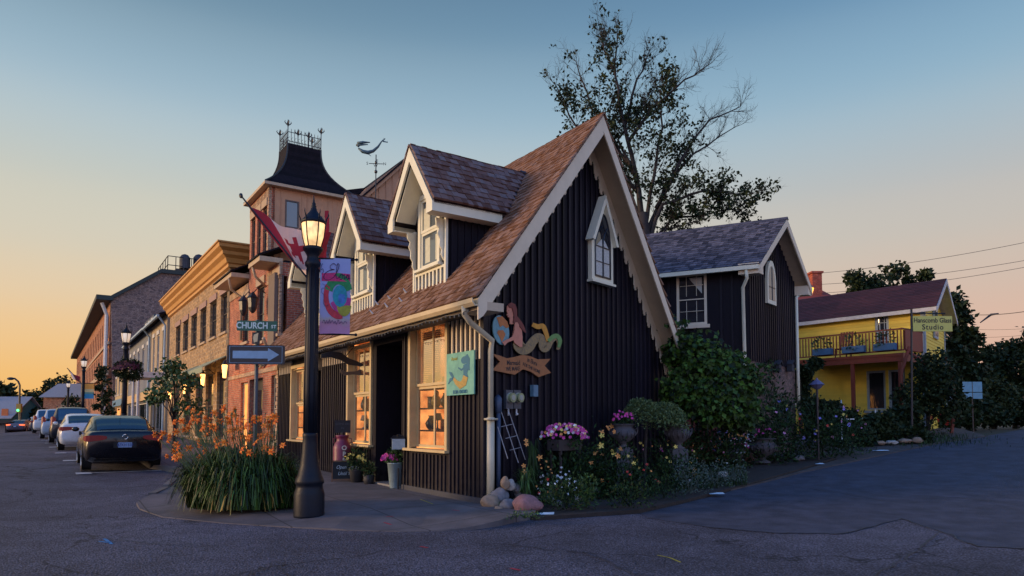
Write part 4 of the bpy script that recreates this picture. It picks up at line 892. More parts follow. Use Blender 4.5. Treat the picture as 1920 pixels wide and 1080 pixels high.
# ------------------------------------------------------------------ the smaller shops further on
GREYS=M('grey_blue_siding',(.17,.18,.2),rough=.75,var=.15,rnd=.1); BEI=M('beige_siding',(.4,.3,.19),rough=.75,var=.15,rnd=.1)
NAVYS=M('slate_blue_wall',(.05,.07,.1),rough=.7); WTR=M('white_trim',(.55,.53,.5),rough=.6); BLUT=M('blue_white_trim',(.3,.42,.5),rough=.5)
def shop(name,label,s0,s1,zt,wallm,wins,shopf,trim,roof=None,n=0,sign=None,dpt=9):
    o=thing(name,S((s0+s1)/2,n,0),label,'building'); ff=lambda s,o_=0,z=0:S(s,n+o_,z)
    g=(s0+.5,s1-.5,.4,2.9); m=MB(); holed(m,ff,D,N,s0,s1,-.1,zt,wins+[g],.25); m.bx(ff(s0,-.25,0),D*.25,-N*dpt,Z*zt); m.build('front_wall',wallm,o)
    for w_ in wins: win(o,ff,D,N,*w_,trim,GLASSD,1,2,.1,.08,trim,trim)
    win(o,ff,D,N,*g,trim,GLASSD if shopf==0 else WARMG,4,1,.2,.1,name='shop_front')
    f=MB(); f.bx(ff(s0,.0,3.0),D*(s1-s0),N*.25,Z*.65); f.build('sign_board',sign or trim,o)
    if roof:
        r=MB(); r.prism([ff(s0-.1,.5,zt-.1),ff(s1+.1,.5,zt-.1),ff(s1+.1,-dpt/2,zt+roof),ff(s0-.1,-dpt/2,zt+roof)],Z*.12); r.prism([ff(s0-.1,-dpt-.5,zt-.1),ff(s1+.1,-dpt-.5,zt-.1),ff(s1+.1,-dpt/2,zt+roof),ff(s0-.1,-dpt/2,zt+roof)],Z*.12); r.build('roof',ROOFD,o)
        m=MB(); m.prism([ff(s0,0,zt-.15),ff(s0,-dpt,zt-.15),ff(s0,-dpt/2,zt+roof-.1)],D*.2); m.build('gable',wallm,o)
        gg=MB(); gg.bx(ff(s0-.15,.5,zt-.22),D*(s1-s0+.3),N*.13,Z*.13); gg.build('gutter',BLUT,o)
        gg=MB(); gg.tube([ff(s0+.1,.5,zt-.2),ff(s0+.25,.1,zt-.7),ff(s0+.25,.1,0)],.07,6); gg.build('downspout',BLUT,o)
    else:
        r=MB(); r.bx(ff(s0,.28,zt),D*(s1-s0),-N*(dpt+.5),Z*.15); r.build('parapet',trim,o)
    return o
b1=shop('small_shop','beige two storey shop with narrow windows beyond the stone block',38.0,45.8,8.3,BEI,[(39.1,40.0,4.9,7.4),(41.6,42.6,4.9,7.4),(43.9,44.8,4.9,7.4)],0,WTR,1.6,sign=M('amber_signboard',(.6,.38,.16),rough=.6))
m=MB(); m.bx(S(36.95,-.3,0),D*1.0,-N*6,Z*7.8); m.build('side_bay',NAVYS,b1)
m=MB(); m.bx(S(37.2,.1,4.15),D*3.2,N*1.6,Z*.35); m.bx(S(37.2,1.65,4.5),D*3.2,N*.05,Z*.12); ph=m.build('porch_canopy',WTR,b1)
m=MB(); k=0
while k*.2<3.1: m.prism([S(37.22+k*.2,1.712,4.4),S(37.38+k*.2,1.712,4.4),S(37.3+k*.2,1.712,4.27)],N*.01); k+=1
m.build('scalloped_edge',M('dark_red_paint',(.25,.03,.04),rough=.6),ph)
for s_ in(37.4,40.2): m=MB(); m.tube([S(s_,1.6,0),S(s_,1.6,4.2)],.09,8); m.build('post',WTR,b1)
b2=shop('grey_shop','grey blue gabled shop with pale window trim and roof dormer',46.0,61.5,8.35,GREYS,[(47+i*3.1,48.1+i*3.1,4.9,7.2) for i in range(5)],0,WTR,1.9,sign=M('amber_signboard',(0,0,0)))
m=MB(); m.bx(S(50,-.6,8.4),D*6,-N*3,Z*1.5); dm=m.build('roof_dormer',NAVYS,b2)
for i in range(3): m=MB(); m.bx(S(50.4+i*1.9,-.6,8.6),D*1.1,N*.05,Z*1.1); m.build('window',WTR,dm)
b3=shop('cream_shop','low cream shop with pale cornice before the brick hotel',61.8,75.6,6.9,M('cream_render',(.45,.33,.17),rough=.8),[(63.5+i*3.4,64.8+i*3.4,4.2,6.0) for i in range(4)],1,WTR,None,sign=M('blue_sign_paint',(.08,.2,.3),rough=.6))
# ------------------------------------------------------------------ brick hotel with rubble gable
hb=thing('brick_hotel',S(110,0,0),'long red brick hotel with a rubble stone gable end and rooftop tanks','building')
hs0,hs1=76,160; hz0,hz1=14.9,17.4
wl=[]
m=MB(); fp2=frm(S(hs0,0,0),-N,-D)
pA=onD(208,562,76); pB=onD(302,512,76); pC=onD(372,519,76); pC2=onD(480,640,76)
m.prism([S(76,0,0),V((pA.x,pA.y,pA.z)),pB,pC,pC2,V((pC2.x,pC2.y,0))],D*1.0); m.build('rubble_gable_wall',RUB,hb)
m=MB()
for a,b in((pA,pB),(pB,pC)): m.prism([a-D*.3+Z*.0,b-D*.3,b-D*.3+Z*.45,a-D*.3+Z*.45],D*84)
m.build('roof',M('dark_green_roof',(.03,.04,.035),rough=.7),hb)
nA=(pA-C).dot(N)
def HS(s,o=0,z=0): return S(s,nA+o+ (s-76)*.004,z)
rows=[(3.9,6.2),(7.3,9.6),(10.7,13.2)]; cols_=[]; s=77.6
while s<157: cols_.append(s); s*=1.037
opz=[(c,c+c*.0135,a,b) for c in cols_ for a,b in rows]
m=MB(); holed(m,HS,D,N,77,160,0,pA.z,opz,.5); m.build('brick_wall',brickmat('orange_brick',(.38,.13,.06),(.45,.2,.1),(.3,.2,.15),bw=.5,bh=.2),hb)
for o in opz: win(hb,HS,D,N,*o,M('dull_white_frame',(.3,.27,.24)),GLASSD,1,2,.3,.15)
m=MB(); m.bx(HS(76.2,.01,6.5),D*84,N*.35,Z*.5); m.bx(HS(76.2,.01,9.9),D*84,N*.2,Z*.3); m.build('string_course',BUFF,hb)
m=MB(); m.bx(HS(75.6,-.2,pA.z-.1),D*86,N*1.6,Z*.5); m.build('eave',M('dark_green_roof',(0,0,0)),hb)
m=MB(); m.tube([HS(76.6,.8,pA.z-.3),HS(76.8,.3,pA.z-1.6),HS(76.8,.3,0)],.2,6); m.build('downspout',WTR,hb)
for x0,x1 in((336,357),(362,383)):
    a,b=onD(x0,487,78),onD(x1,500,78); c_=(a+b)/2; rad=(b-a).length/2*.85
    t_=MB(); t_.lathe(V((c_.x,c_.y,onD(x0,503,78).z)),[(rad,0),(rad*1.03,.1),(rad*1.02,1.3),(rad*.6,1.65),(rad*.2,1.75)],14); t_.build('roof_tank',M('black_tank',(.03,.03,.04),rough=.6),hb,smooth=False)
t_=MB(); a,b=onD(330,503,78),onD(386,503,78); t_.bx(a,b-a+Z*(a.z-b.z),D*5,Z*-.9); t_.build('tank_platform',DARKM,hb)
t_=MB(); a,b=onD(314,513,77.5),onD(388,512,77.5); b.z=a.z
for h_ in (1.0,2.0): t_.tube([a+Z*h_*1.05,b+Z*h_*1.05],.05,5); t_.tube([a+Z*h_*1.05,a+D*8+Z*h_*1.05],.05,5)
for i in range(6): p=a+(b-a)*i/5; t_.tube([p,p+Z*2.1],.05,5)
for i in range(5): p=a+D*2*i; t_.tube([p,p+Z*2.1],.05,5)
t_.build('roof_railing',DARKM,hb)
# ------------------------------------------------------------------ far end of the street
def gabled(name,label,p0,ax,L,Wd,ze,zr,wallm,roofm,oh=.5):
    """simple far house: ax runs along the eave that faces us, depth runs away"""
    dv=V((-ax.y,ax.x,0)); dv=dv if dv.y>0 else -dv
    o=thing(name,p0,label,'building'); f=lambda u,v,z: V(p0)+ax*u+dv*v+Z*z
    m=MB(); m.bx(f(0,0,-.3),ax*L,dv*Wd,Z*(ze+.3))
    for u in(0,L-.15): m.prism([f(u,0,ze),f(u,Wd,ze),f(u,Wd/2,zr-.1)],ax*.15)
    m.build('wall',wallm,o)
    r=MB(); 
    for a,b in((-oh,Wd/2),(Wd+oh,Wd/2)):
        zz=ze-oh*(zr-ze)/(Wd/2); r.prism([f(-oh,a,zz),f(L+oh,a,zz),f(L+oh,b,zr),f(-oh,b,zr)],Z*.12)
    r.build('roof',roofm,o); return o,f

o,f=gabled('gabled_shop','brick shop with a low pale grey roof closing the street end',atY(80,790,120)-Z*1.45,V((1,0,0)),14,9,5.9,8.2,brickmat('orange_brick',(0,0,0),(0,0,0),(0,0,0)),M('pale_grey_roof',(.25,.27,.3),rough=.6))
m=MB(); m.bx(f(3.4,-.02,.2),V((4.5,0,0)),V((0,-.05,0)),Z*3.6); m.build('shop_window',GLASSD,o)
m=MB(); m.bx(f(3.2,-.1,3.9),V((5,0,0)),V((0,-.1,0)),Z*.8); m.build('sign_board',BUFF,o)
o,f=gabled('teal_building','small teal walled building cut by the left picture edge',atY(-40,790,95)-Z*1.45,V((1,0,0)),4.4,7,2.2,4.9,M('teal_wall',(.03,.16,.2),rough=.7),M('pale_grey_roof',(0,0,0)))
m=MB(); m.bx(f(3.2,-.02,2.0),V((.9,0,0)),V((0,-.1,0)),Z*1.2); m.build('orange_panel',M('orange_panel',(.5,.12,.03),rough=.6),o)
o,f=gabled('grey_shed','low grey shed at the far left of the street end',atY(-30,790,80)-Z*1.45,V((1,0,0)),2.5,5,1.2,1.5,M('shed_grey',(.12,.11,.12),rough=.8),ROOFD)
# ------------------------------------------------------------------ black wing behind the cottage
W0=V((6.6,19.0,0)); W0=atY(1405,700,19.0); W0.z=0
LS=V((-.894,.447,0)).normalized(); LO=V((-LS.y,LS.x,0)); LO=LO if LO.y<0 else -LO
wg=thing('black_wing',V((W0.x,W0.y,gz(W0.x,W0.y))),'black boarded rear wing with grey shingle roof above a rubble stone ground floor','cottage wing')
ws=lambda u,o=0,z=0: W0+LS*u+LO*o+Z*z           # long side, u runs left and away
wg_=lambda u,o=0,z=0: W0+T*u+GN*o+Z*z            # gable side, u runs right and away
def onW(x,y): return onplane(x,y,W0,LO)
def onWG(x,y): return onplane(x,y,W0,GN)
def wgu(x,y): q=onWG(x,y); return (q-W0).dot(T),q.z
def wsu(x,y): q=onW(x,y); return (q-W0).dot(LS),q.z
ezw=wsu(1400,490)[1]; GWD=wgu(1490,600)[0]; pk=wgu(1457,424); zb=wgu(1405,672)[1]
a=wsu(1268,516); b=wsu(1326,608); wo=(b[0],a[0],b[1],a[1])
m=MB(); holed(m,ws,LS,LO,0,5.5,1.3,ezw,[wo],.2); m.prism([wg_(u,0,z) for u,z in [(.0,zb),(GWD,zb),(GWD,ezw),(GWD/2,pk[1]),(0,ezw)]],-GN*.2)
m.bx(wg_(GWD,0,zb),-T*.2,-GN*5,Z*(ezw-zb)); m.build('board_wall',BLACK,wg)
m=MB(); u=.06
while u<GWD-.05:
    zt=ezw+(pk[1]-ezw)*(1-abs(u-GWD/2)/(GWD/2)); m.bx(wg_(u,.001,zb-.06),T*.06,GN*.035,Z*(zt-zb),r=R()); u+=.17
u=.1
while u<5.3:
    if not wo[0]-.15<u<wo[1]+.1: m.bx(ws(u,.001,1.4),LS*.06,LO*.03,Z*(ezw-1.45),r=R())
    u+=.3
m.build('batten_strip',BLACKB,wg)
m=MB(); m.bx(wg_(0,-.03,-.2),T*(GWD-.02),-GN*.3,Z*(zb+.2)); m.bx(wg_(GWD,-.03,-.2),-T*.3,-GN*4.5,Z*(zb+.15)); m.bx(ws(0.02,-.03,-.2),LS*5,-LO*.3,Z*1.55); m.build('stone_ground_floor',rubblemat('pink_rubble',(.22,.13,.11),(.13,.085,.075),(.17,.12,.1),5),wg)
w=win(wg,ws,LS,LO,*wo,CREAM,GLASSD,1,2,.05,.075,CREAM)
for k in range(2):
    m=MB(); zc=wo[2]+(wo[3]-wo[2])*(.5*k)+.1; h_=(wo[3]-wo[2])*.5-.15
    for i in(1,2): m.bx(ws(wo[0]+(wo[1]-wo[0])*i/3,-.03,zc),LS*.012,LO*.02,Z*h_)
    m.bx(ws(wo[0]+.1,-.03,zc+h_/2),LS*(wo[1]-wo[0]-.2),LO*.022,Z*.012); m.build('muntin',CREAM,w)
m=MB(); m.prism([ws(wo[0]+.14,-.034,wo[3]-.12),ws(wo[1]-.35,-.034,wo[3]-.12),ws(wo[0]+.14,-.034,wo[3]-.6)],LO*.003); m.build('curtain',M('lace_curtain',(0,0,0)),w)
# roof: ridge runs along LS from the gable peak
ohg=.42; ohe=.32; ru=V((0,0,0))
pkz=pk[1]+.06; mid=W0+T*(GWD/2)
def wr(side,along,x):    # x 0 at eave .. 1 at ridge; along measured back from the gable wall
    e=W0+(T*(GWD) if side else V((0,0,0))); e=e+(T if side else -T)*ohe; z0=ezw-ohe*(pk[1]-ezw)/(GWD/2)+.06
    p=e+(mid-e)*x; return V((p.x,p.y,z0+(pkz-z0)*x))+LS*along
m=MB()
for side in(0,1): m.prism([wr(side,-ohg,0),wr(side,6,0),wr(side,6,1),wr(side,-ohg,1)],Z*-.05)
m.build('roof_boarding',SOFFIT,wg)
m=MB()
for side in(0,1):
    k=22
    for i in range(k):
        x0=i/k; sl=-ohg-.03
        while sl<6:
            wd_=U(.1,.22) if side==0 else .8; a_=wr(side,sl,x0); b_=wr(side,sl,min(1,x0+1.5/k)); nr=LS.cross(b_-a_).normalized(); nr=nr if nr.z>0 else -nr
            m.bx(a_+nr*.025,LS*(wd_-.007),(b_-a_)-nr*.02,nr*.016*U(.8,1.3),r=R()); sl+=wd_
m.build('roof',SHINGLEG,wg)
m=MB(); al=-ohg-.05
while al<6: p=mid+LS*al; m.prism([V((p.x,p.y,pkz-.03))-T*.09,V((p.x,p.y,pkz+.06)),V((p.x,p.y,pkz-.03))+T*.09],LS*.2,r=R()); al+=.2
m.build('ridge_cap',SHINGLEG,wg)
for side in (0,1):
    m=MB(); a_,b_=wr(side,-ohg-.035,0),wr(side,-ohg-.035,1); m.prism([a_,b_,b_-Z*.24,a_-Z*.2],LS*.035); m.build('bargeboard',CREAM,wg)
    m=MB(); p=W0+T*(GWD if side else 0); sg=1 if side else -1; m.bx(V((p.x,p.y,ezw-.42))+T*(.0 if side else -ohe)-LS*ohg,T*ohe,LS*.55,Z*.3); m.build('eave_return',CREAM,wg)
m=MB(); a_=wr(0,-ohg,0); m.bx(a_-T*.11-Z*.12,LS*6.2,T*.12,Z*.11); m.build('gutter',CREAMW,wg)
m=MB(); m.tube([wr(0,-.1,0)-T*.05-Z*.1,wr(0,-.1,0)-Z*.35-T*.0,ws(.12,.08,ezw-.75),ws(.10,.08,2.35),ws(.10,.08,.5)],.05,8); m.build('downspout',CREAMW,wg,smooth=True)
m=MB(); m.tube([wr(1,-.1,0)-Z*.15,wg_(GWD-.08,.09,ezw-.5),wg_(GWD-.08,.09,zb),wg_(GWD-.06,.09,1.7)],.05,8); m.build('downspout',CREAMW,wg,smooth=True)
# lancet window
c0=wgu(1437,560); tcw=wgu(1441,560)[0]; zl0=wgu(1443,572)[1]; zl1=wgu(1440,490)[1]; hwl=.36
m=MB(); m.prism([wg_(a_,.03,b_) for a_,b_ in arch(tcw,hwl,zl0,zl0+(zl1-zl0)*.5,zl1)],GN*.08); lw=m.build('lancet_frame',CREAMW,wg)
m=MB(); m.prism([wg_(a_,.112,b_) for a_,b_ in arch(tcw,hwl-.1,zl0+.12,zl0+(zl1-zl0)*.5,zl1-.16)],GN*.004); m.build('pane',GLASSP,lw)
m=MB(); m.tube([wg_(tcw,.12,zl0+.12),wg_(tcw,.12,zl1-.2)],.014,4); m.tube([wg_(tcw-.25,.12,zl0+.5),wg_(tcw+.25,.12,zl0+.5)],.012,4); m.build('muntin',DARKM,lw)
m=MB(); p=wg_(GWD,0,2.9); m.prism([wg_(GWD-.02,-.3,2.75),wg_(GWD+.9,-.3,2.05),wg_(GWD+.9,-.3,1.95),wg_(GWD-.02,-.3,2.6)],-GN*1.5); m.build('lean_to_roof',CREAM,wg)
m=MB(); d_=wsu(1358,690); m.bx(ws(.9,.0,.6),LS*.95,LO*.04,Z*2.0); m.build('door',M('dull_red_door',(.12,.03,.03),rough=.6,var=.3,vs=4),wg)
# ------------------------------------------------------------------ yellow clapboard house
YE=M('yellow_clapboard',(.84,.60,.07),rough=.6,var=.08,vs=3,rnd=.10); RROOF=M('maroon_shingle_roof',(.075,.02,.022),rough=.85,var=.35,vs=3,bump=.5,bs=35,rnd=.25); TEALT=M('pale_blue_trim',(.3,.36,.4),rough=.5); REDW=M('red_deck_stain',(.20,.035,.018),rough=.6,var=.25,vs=6,rnd=.2)
Y0=atY(1735,700,26.0); Y0.z=0; YS=V((-.63,.777,0)).normalized(); YO=V((-YS.y,YS.x,0)); YO=YO if YO.y<0 else -YO
YT=T; YG=GN; yg0=gz(Y0.x,Y0.y)
yh=thing('yellow_house',V((Y0.x,Y0.y,yg0)),'yellow clapboard house with maroon roof and a red first floor deck','house')
ys=lambda u,o=0,z=0: Y0+YS*u+YO*o+Z*z
yg=lambda u,o=0,z=0: Y0+YT*u+YG*o+Z*z
def ysu(x,y,o=0): q=onplane(x,y,Y0+YO*o,YO); return (q-Y0).dot(YS),q.z
def ygu(x,y): q=onplane(x,y,Y0,YG); return (q-Y0).dot(YT),q.z
ez=ysu(1728,577)[1]; yw=4.6; ypk=ygu(1750,532)[1]
dA=ysu(1640,590); dB=ysu(1668,655); LENY=9
lwn=[(ysu(1640,0)[0],ysu(1605,0)[0],yg0+.75,yg0+2.35),(ysu(1676,0)[0],ysu(1645,0)[0],yg0+.75,yg0+2.35)]
lwn=[(min(a,b),max(a,b),c,d) for a,b,c,d in lwn]; deckz=ysu(1600,662)[1]
dr=(min(dA[0],dB[0]),max(dA[0],dB[0]),deckz+.05,dA[1])
m=MB(); holed(m,ys,YS,YO,0,LENY,yg0-.4,ez,lwn+[dr],.2); m.prism([yg(0,0,yg0-.4),yg(yw,0,yg0-.4),yg(yw,0,ez),yg(yw/2,0,ypk),yg(0,0,ez)],-YG*.2); m.build('wall',YE,yh)
m=MB(); bevel_siding(m,ys,YS,YO,.0,LENY,yg0,ez,lwn+[dr],.13)
bevel_siding(m,yg,YT,YG,0,yw,yg0,ypk,[],.13,topf=lambda z:(0,yw) if z<ez else (yw/2*(z-ez)/(ypk-ez),yw-yw/2*(z-ez)/(ypk-ez))); m.build('clapboard',YE,yh)
m=MB(); m.bx(ys(-.02,.02,yg0),YS*.12,YO*.03,Z*(ez-yg0)); m.bx(yg(yw-.1,.02,yg0),YT*.12,YG*.03,Z*(ez-yg0)); m.bx(yg(-.02,.02,yg0),YT*.12,YG*.03,Z*(ez-yg0)); m.build('corner_board',TEALT,yh)
for o_ in lwn: win(yh,ys,YS,YO,*o_,TEALT,GLASSD,1,1,.08,.09,TEALT)
win(yh,ys,YS,YO,*dr,TEALT,GLASSD,3,4,.06,.1,name='deck_door')
for u0,u1,z0,z1 in ((ygu(1752,0)[0],ygu(1763,0)[0],yg0+.6,yg0+2.3),(1.9,2.6,ez-.9,ez+.5),):
    m=MB(); m.bx(yg(u0-.1,.03,z0-.1),YT*(u1-u0+.2),YG*.05,Z*(z1-z0+.2)); w=m.build('window',TEALT,yh); m=MB(); m.bx(yg(u0,.082,z0),YT*(u1-u0),YG*.006,Z*(z1-z0)); m.build('pane',glassmat('blue_sky_glass',(.02,.05,.09)),w)
m=MB(); oh=.28
def yr(side,al,x):
    e=Y0+(YT*yw if side else V((0,0,0)))+(YT if side else -YT)*oh; mid=Y0+YT*(yw/2); sl=(ypk-ez)/(yw/2); z0=ez-oh*sl+.1; p=e+(mid-e)*x; return V((p.x,p.y,z0+(ypk+.1-z0)*x))+YS*al
for side in(0,1):
    for i in range(16):
        a_=i/16; k=0
        while k<10: 
            q0,q1=yr(side,-.5+k,a_),yr(side,-.5+k,a_+1/16); nr=YS.cross(q1-q0).normalized(); nr=nr if nr.z>0 else -nr
            m.bx(q0+nr*.02,YS*.995,(q1-q0)*1.1-nr*.015,nr*.015,r=R()); k+=1
m.build('roof',RROOF,yh)
m=MB()
for side in(0,1): m.prism([yr(side,-.5,0),yr(side,9.4,0),yr(side,9.4,1),yr(side,-.5,1)],Z*-.08)
m.bx(yr(0,-.5,0)-Z*.15-YT*.06,YS*9.8,YT*.08,Z*.13)
for side in(0,1): m.prism([yr(side,-.52,0),yr(side,-.52,1),yr(side,-.52,1)-Z*.2,yr(side,-.52,0)-Z*.2],YS*.04)
m.build('fascia',WTR,yh)
# deck: platform, posts, rail, balusters
dk0,dk1=ysu(1700,640,1.6)[0],ysu(1490,640,1.6)[0]; DO=1.9; rzt=ysu(1640,622,DO)[1]; deckz=ysu(1640,664,DO)[1]
m=MB(); m.bx(ys(dk0,.03,deckz-.12),YS*(dk1-dk0),YO*DO,Z*.1); m.bx(ys(dk0,DO-.06,deckz-.32),YS*(dk1-dk0),YO*.06,Z*.2); m.bx(ys(dk0,.03,deckz-.32),YS*.06,YO*DO,Z*.2); dkk=m.build('deck',REDW,yh)
m=MB(); u=dk0+.08
while u<dk1: m.bx(ys(u,DO-.08,deckz+.08),YS*.035,YO*.035,Z*(rzt-deckz-.1),r=R()); u+=.125
o_=.2
while o_<DO-.1: m.bx(ys(dk0+.03,o_,deckz+.08),YS*.035,YO*.035,Z*(rzt-deckz-.1),r=R()); o_+=.125
m.bx(ys(dk0,DO-.1,rzt),YS*(dk1-dk0),YO*.09,Z*.05); m.bx(ys(dk0,DO-.08,deckz+.06),YS*(dk1-dk0),YO*.04,Z*.05); m.bx(ys(dk0,.05,rzt),YS*.08,YO*DO,Z*.05)
m.build('balustrade',REDW,dkk)
for x in(1600,1690,1500):
    u=ysu(x,700,DO)[0]; m=MB(); m.bx(ys(u,DO-.15,yg0-.5),YS*.12,YO*.12,Z*(deckz-yg0+.3)); m.build('post',REDW,yh)
m=MB(); m.bx(ys(dk0,.1,deckz+.1),YS*.02,YO*1.6,Z*.8); m.build('end_panel',REDW,dkk)
BLB=M('blue_planter_paint',(.03,.13,.26),rough=.5)
LEAFD=M('dark_leaf',(.022,.05,.016),rough=.6,var=.3,rnd=.6,bump=0,hue=(.04,.075,.02)); 
for x0,x1,nm in((1528,1562,'leftmost'),(1583,1624,'middle'),(1642,1682,'rightmost')):
    a_,b_=ysu(x1,655,DO)[0],ysu(x0,655,DO)[0]; m=MB(); m.bx(ys(a_,DO+.0,deckz+.1),YS*(b_-a_),YO*.22,Z*.25); p=m.build('planter_box',BLB,None,label=nm+' blue planter box hung on the red deck rail',cat='planter',group='blue planters on the deck rail')
    m=MB(); leafcloud(m,ys((a_+b_)/2,DO+.1,deckz+.5),((b_-a_)*.5,.2,.35),90,.14,.07); m.build('foliage',LEAFD,p,uv=False)
# deck chair
dc=thing('deck_chair',ys(ysu(1582,650,1)[0],1.0,deckz),'slatted wooden chair standing on the red deck','chair')
m=MB(); cbase=ys(ysu(1582,650,1)[0],1.0,deckz); m.cbx(cbase+Z*.38,YS*.5,YO*.45,Z*.04); m.build('seat',REDW,dc)
m=MB()
for i in range(5): m.bx(cbase+YS*(-.25+i*.11)+Z*.4-YO*.2,YS*.08,Z*.7-YO*.15,YO*.02)
m.build('backrest',REDW,dc)
for a_ in(-.22,.22):
    for b_ in(-.2,.2): m=MB(); m.bx(cbase+YS*a_+YO*b_,YS*.04,YO*.04,Z*.38); m.build('leg',REDW,dc)
# far brick house with its chimney
rh0=atY(1490,600,42); rh0.z=1.3
o,f=gabled('brick_house','red brick house with tall chimney peeping over the yellow house',V((rh0.x,42,1.3)),V((1,0,0)),2.3,6,7.6,8.9,brickmat('bright_brick',(.35,.06,.03),(.45,.1,.05),(.3,.1,.07),bw=.3,bh=.1),M('red_tile_roof',(.3,.05,.03),rough=.8))
cA=atY(1524,547,43); cB=atY(1541,512,43); m=MB(); m.bx(V((cA.x,43,6)),V((cB.x-cA.x,0,0)),V((0,.7,0)),Z*(cB.z-6)); m.bx(V((cA.x-.08,42.92,cB.z)),V((cB.x-cA.x+.16,0,0)),V((0,.86,0)),Z*.12); m.build('chimney',MATS['bright_brick'],o)
# glowing lantern on the wing
q_=onWG(1499,548)+GN*.3+T*.15; lo=thing('wall_lantern',q_,'glowing orange lantern under the right eave of the black wing','lantern')
m=MB(); m.lathe(q_,[(.05,-.1),(.11,.12),(.07,.14)],8); m.build('lamp_glass',emitmat('orange_glow',(1,.4,.06),3),lo); m=MB(); m.lathe(q_+Z*.14,[(.12,0),(.02,.1)],8); m.tube([q_+Z*.12,q_+Z*.24,q_+Z*.24-T*.3],.015,5); m.build('bracket',DARKM,lo)
# ------------------------------------------------------------------ vegetation
BARK=M('dark_bark',(.035,.028,.026),rough=.9,var=.35,vs=9,bump=.5,bs=30)
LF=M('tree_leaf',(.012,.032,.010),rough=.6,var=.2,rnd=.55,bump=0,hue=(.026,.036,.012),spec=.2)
LVIVID=M('vine_leaf',(.009,.028,.005),rough=.55,var=.35,vs=1.5,rnd=.7,bump=0,hue=(.045,.095,.012),spec=.25)
LDAY=M('daylily_leaf',(.008,.03,.006),rough=.5,var=.35,vs=3,rnd=.75,bump=0,hue=(.04,.085,.014),spec=.3)
LDRY=M('dry_leaf',(.38,.24,.05),rough=.7,var=.3,rnd=.4,bump=0)
LSILV=M('silver_leaf',(.08,.12,.095),rough=.7,var=.2,rnd=.4,bump=0)
LHEDGE=M('clipped_leaf',(.07,.125,.03),rough=.55,var=.2,rnd=.6,bump=0,hue=(.10,.14,.05))
def FM(nm,c): return M('petal_'+nm,c,rough=.6,var=.15,rnd=.3,bump=0)
def limb(mb,pts,r0,r1,n=6,jit=0):
    m=len(pts); out=[]
    for i in range(m-1):
        for j in range(3): out.append(V(pts[i])+(V(pts[i+1])-V(pts[i]))*(j/3)+(rv(jit) if (i or j) else V((0,0,0))))
    out.append(V(pts[-1])); k=len(out)-1
    mb.tube(out,[r0+(r1-r0)*(i/k)**.8 for i in range(k+1)],n); return out
def clump(mb,p,n,sp,L,W):
    for i in range(n):
        q=p+rv(sp); leaf(mb,q,rv()+V((0,0,-.25)),rv(),L*U(.6,1.25),W*U(.7,1.2))
# the big half-bare tree behind the cottage
TY=25.5
tr0=atY(1213,700,TY); bt=thing('maple_tree',V((tr0.x,TY,gz(tr0.x,TY))),'tall half bare tree rising behind the steep cottage gable','tree')
def tp(x,y,dy=0): return atY(x,y,TY+dy)
wood=MB(); tw=MB(); lv=MB()
base=V((tr0.x,TY,gz(tr0.x,TY)-.2))
limb(wood,[base,tp(1214,560),tp(1212,470),tp(1205,400)],.30,.2,9,.03)
limbs=[([(1205,420),(1192,330),(1170,225),(1152,140),(1158,62)],.13,.0),([(1208,450),(1250,350),(1300,290),(1375,240)],.11,.8),([(1213,470),(1240,385),(1320,355),(1405,365)],.10,-.8),([(1192,330),(1150,265),(1108,200),(1080,115)],.09,1.0),([(1178,265),(1225,200),(1285,150),(1328,122)],.08,-.6),([(1172,235),(1195,150),(1218,95)],.07,.7),([(1230,390),(1290,275),(1330,225),(1388,200)],.08,.2),([(1195,360),(1140,290),(1080,240),(1042,160)],.08,-.9),([(1210,470),(1260,410),(1330,400),(1390,392)],.07,.6),([(1208,440),(1225,330),(1240,240),(1238,170)],.09,-1.1),([(1215,500),(1250,430),(1310,415)],.06,-.2),([(1200,420),(1180,340),(1120,330)],.06,.9),([(1150,130),(1135,95),(1128,60)],.04,.2),([(1190,330),(1160,260),(1195,215),(1230,160)],.06,.5)]
def bare(p):
    x,y=proj(p)
    a=smooth(x,1240,1340)*smooth(330-y,0,60)*1.0+smooth(110-y,0,50)*.55
    if x>1270 and y<180: a=1
    if 1170<x<1240 and y<190: a=max(a,.8)
    if x<1120 and y<150: a=max(a,.85)
    return a
def proj(p):
    q=V(p)-O; c,s=math.cos(PITCH),math.sin(PITCH); fw=q.y*c+q.z*s; up=-q.y*s+q.z*c
    return (CX+FPX*q.x/fw, PPY-FPX*up/fw)
def twigs(p,d,L,r,lev):
    d=V(d).normalized(); n=4; pts=[V(p)]; q=V(p); dd=d
    for i in range(n):
        dd=(dd+rv(.22)+Z*.10).normalized(); q=q+dd*(L/n); pts.append(q.copy())
    tw.tube(pts,[r*(1-.75*i/n) for i in range(n+1)],4 if lev<2 else 3,caps=False)
    if lev<3:
        for i in range(1,n+1):
            for _ in range(2 if lev<2 else 1):
                if R()<.85: twigs(pts[i],dd+rv(.85),L*U(.45,.65),r*.5,lev+1)
    if lev>=1:
        b=bare(pts[-1])
        if R()>b*1.05:
            for i in (2,4):
                if R()<.16: clump(lv,pts[i],int(U(3,7)),.11,.15,.10)
for pts,r,dy in limbs:
    P=[tp(x,y,dy*i/(len(pts)-1)) for i,(x,y) in enumerate(pts)]; out=limb(wood,P,r,.018,6,.05)
    for i,p in enumerate(out[2:],2):
        d=(out[min(i+1,len(out)-1)]-out[i-1]).normalized(); f=i/len(out)
        for _ in range(3):
            twigs(p,d*.9+rv(.9)+Z*.1,U(.65,1.3)*(1.1-.5*f),.013,1)
wood.build('trunk',BARK,bt,True,uv=False); tw.build('twigs',BARK,bt,uv=False); lv.build('foliage',LF,bt,uv=False)
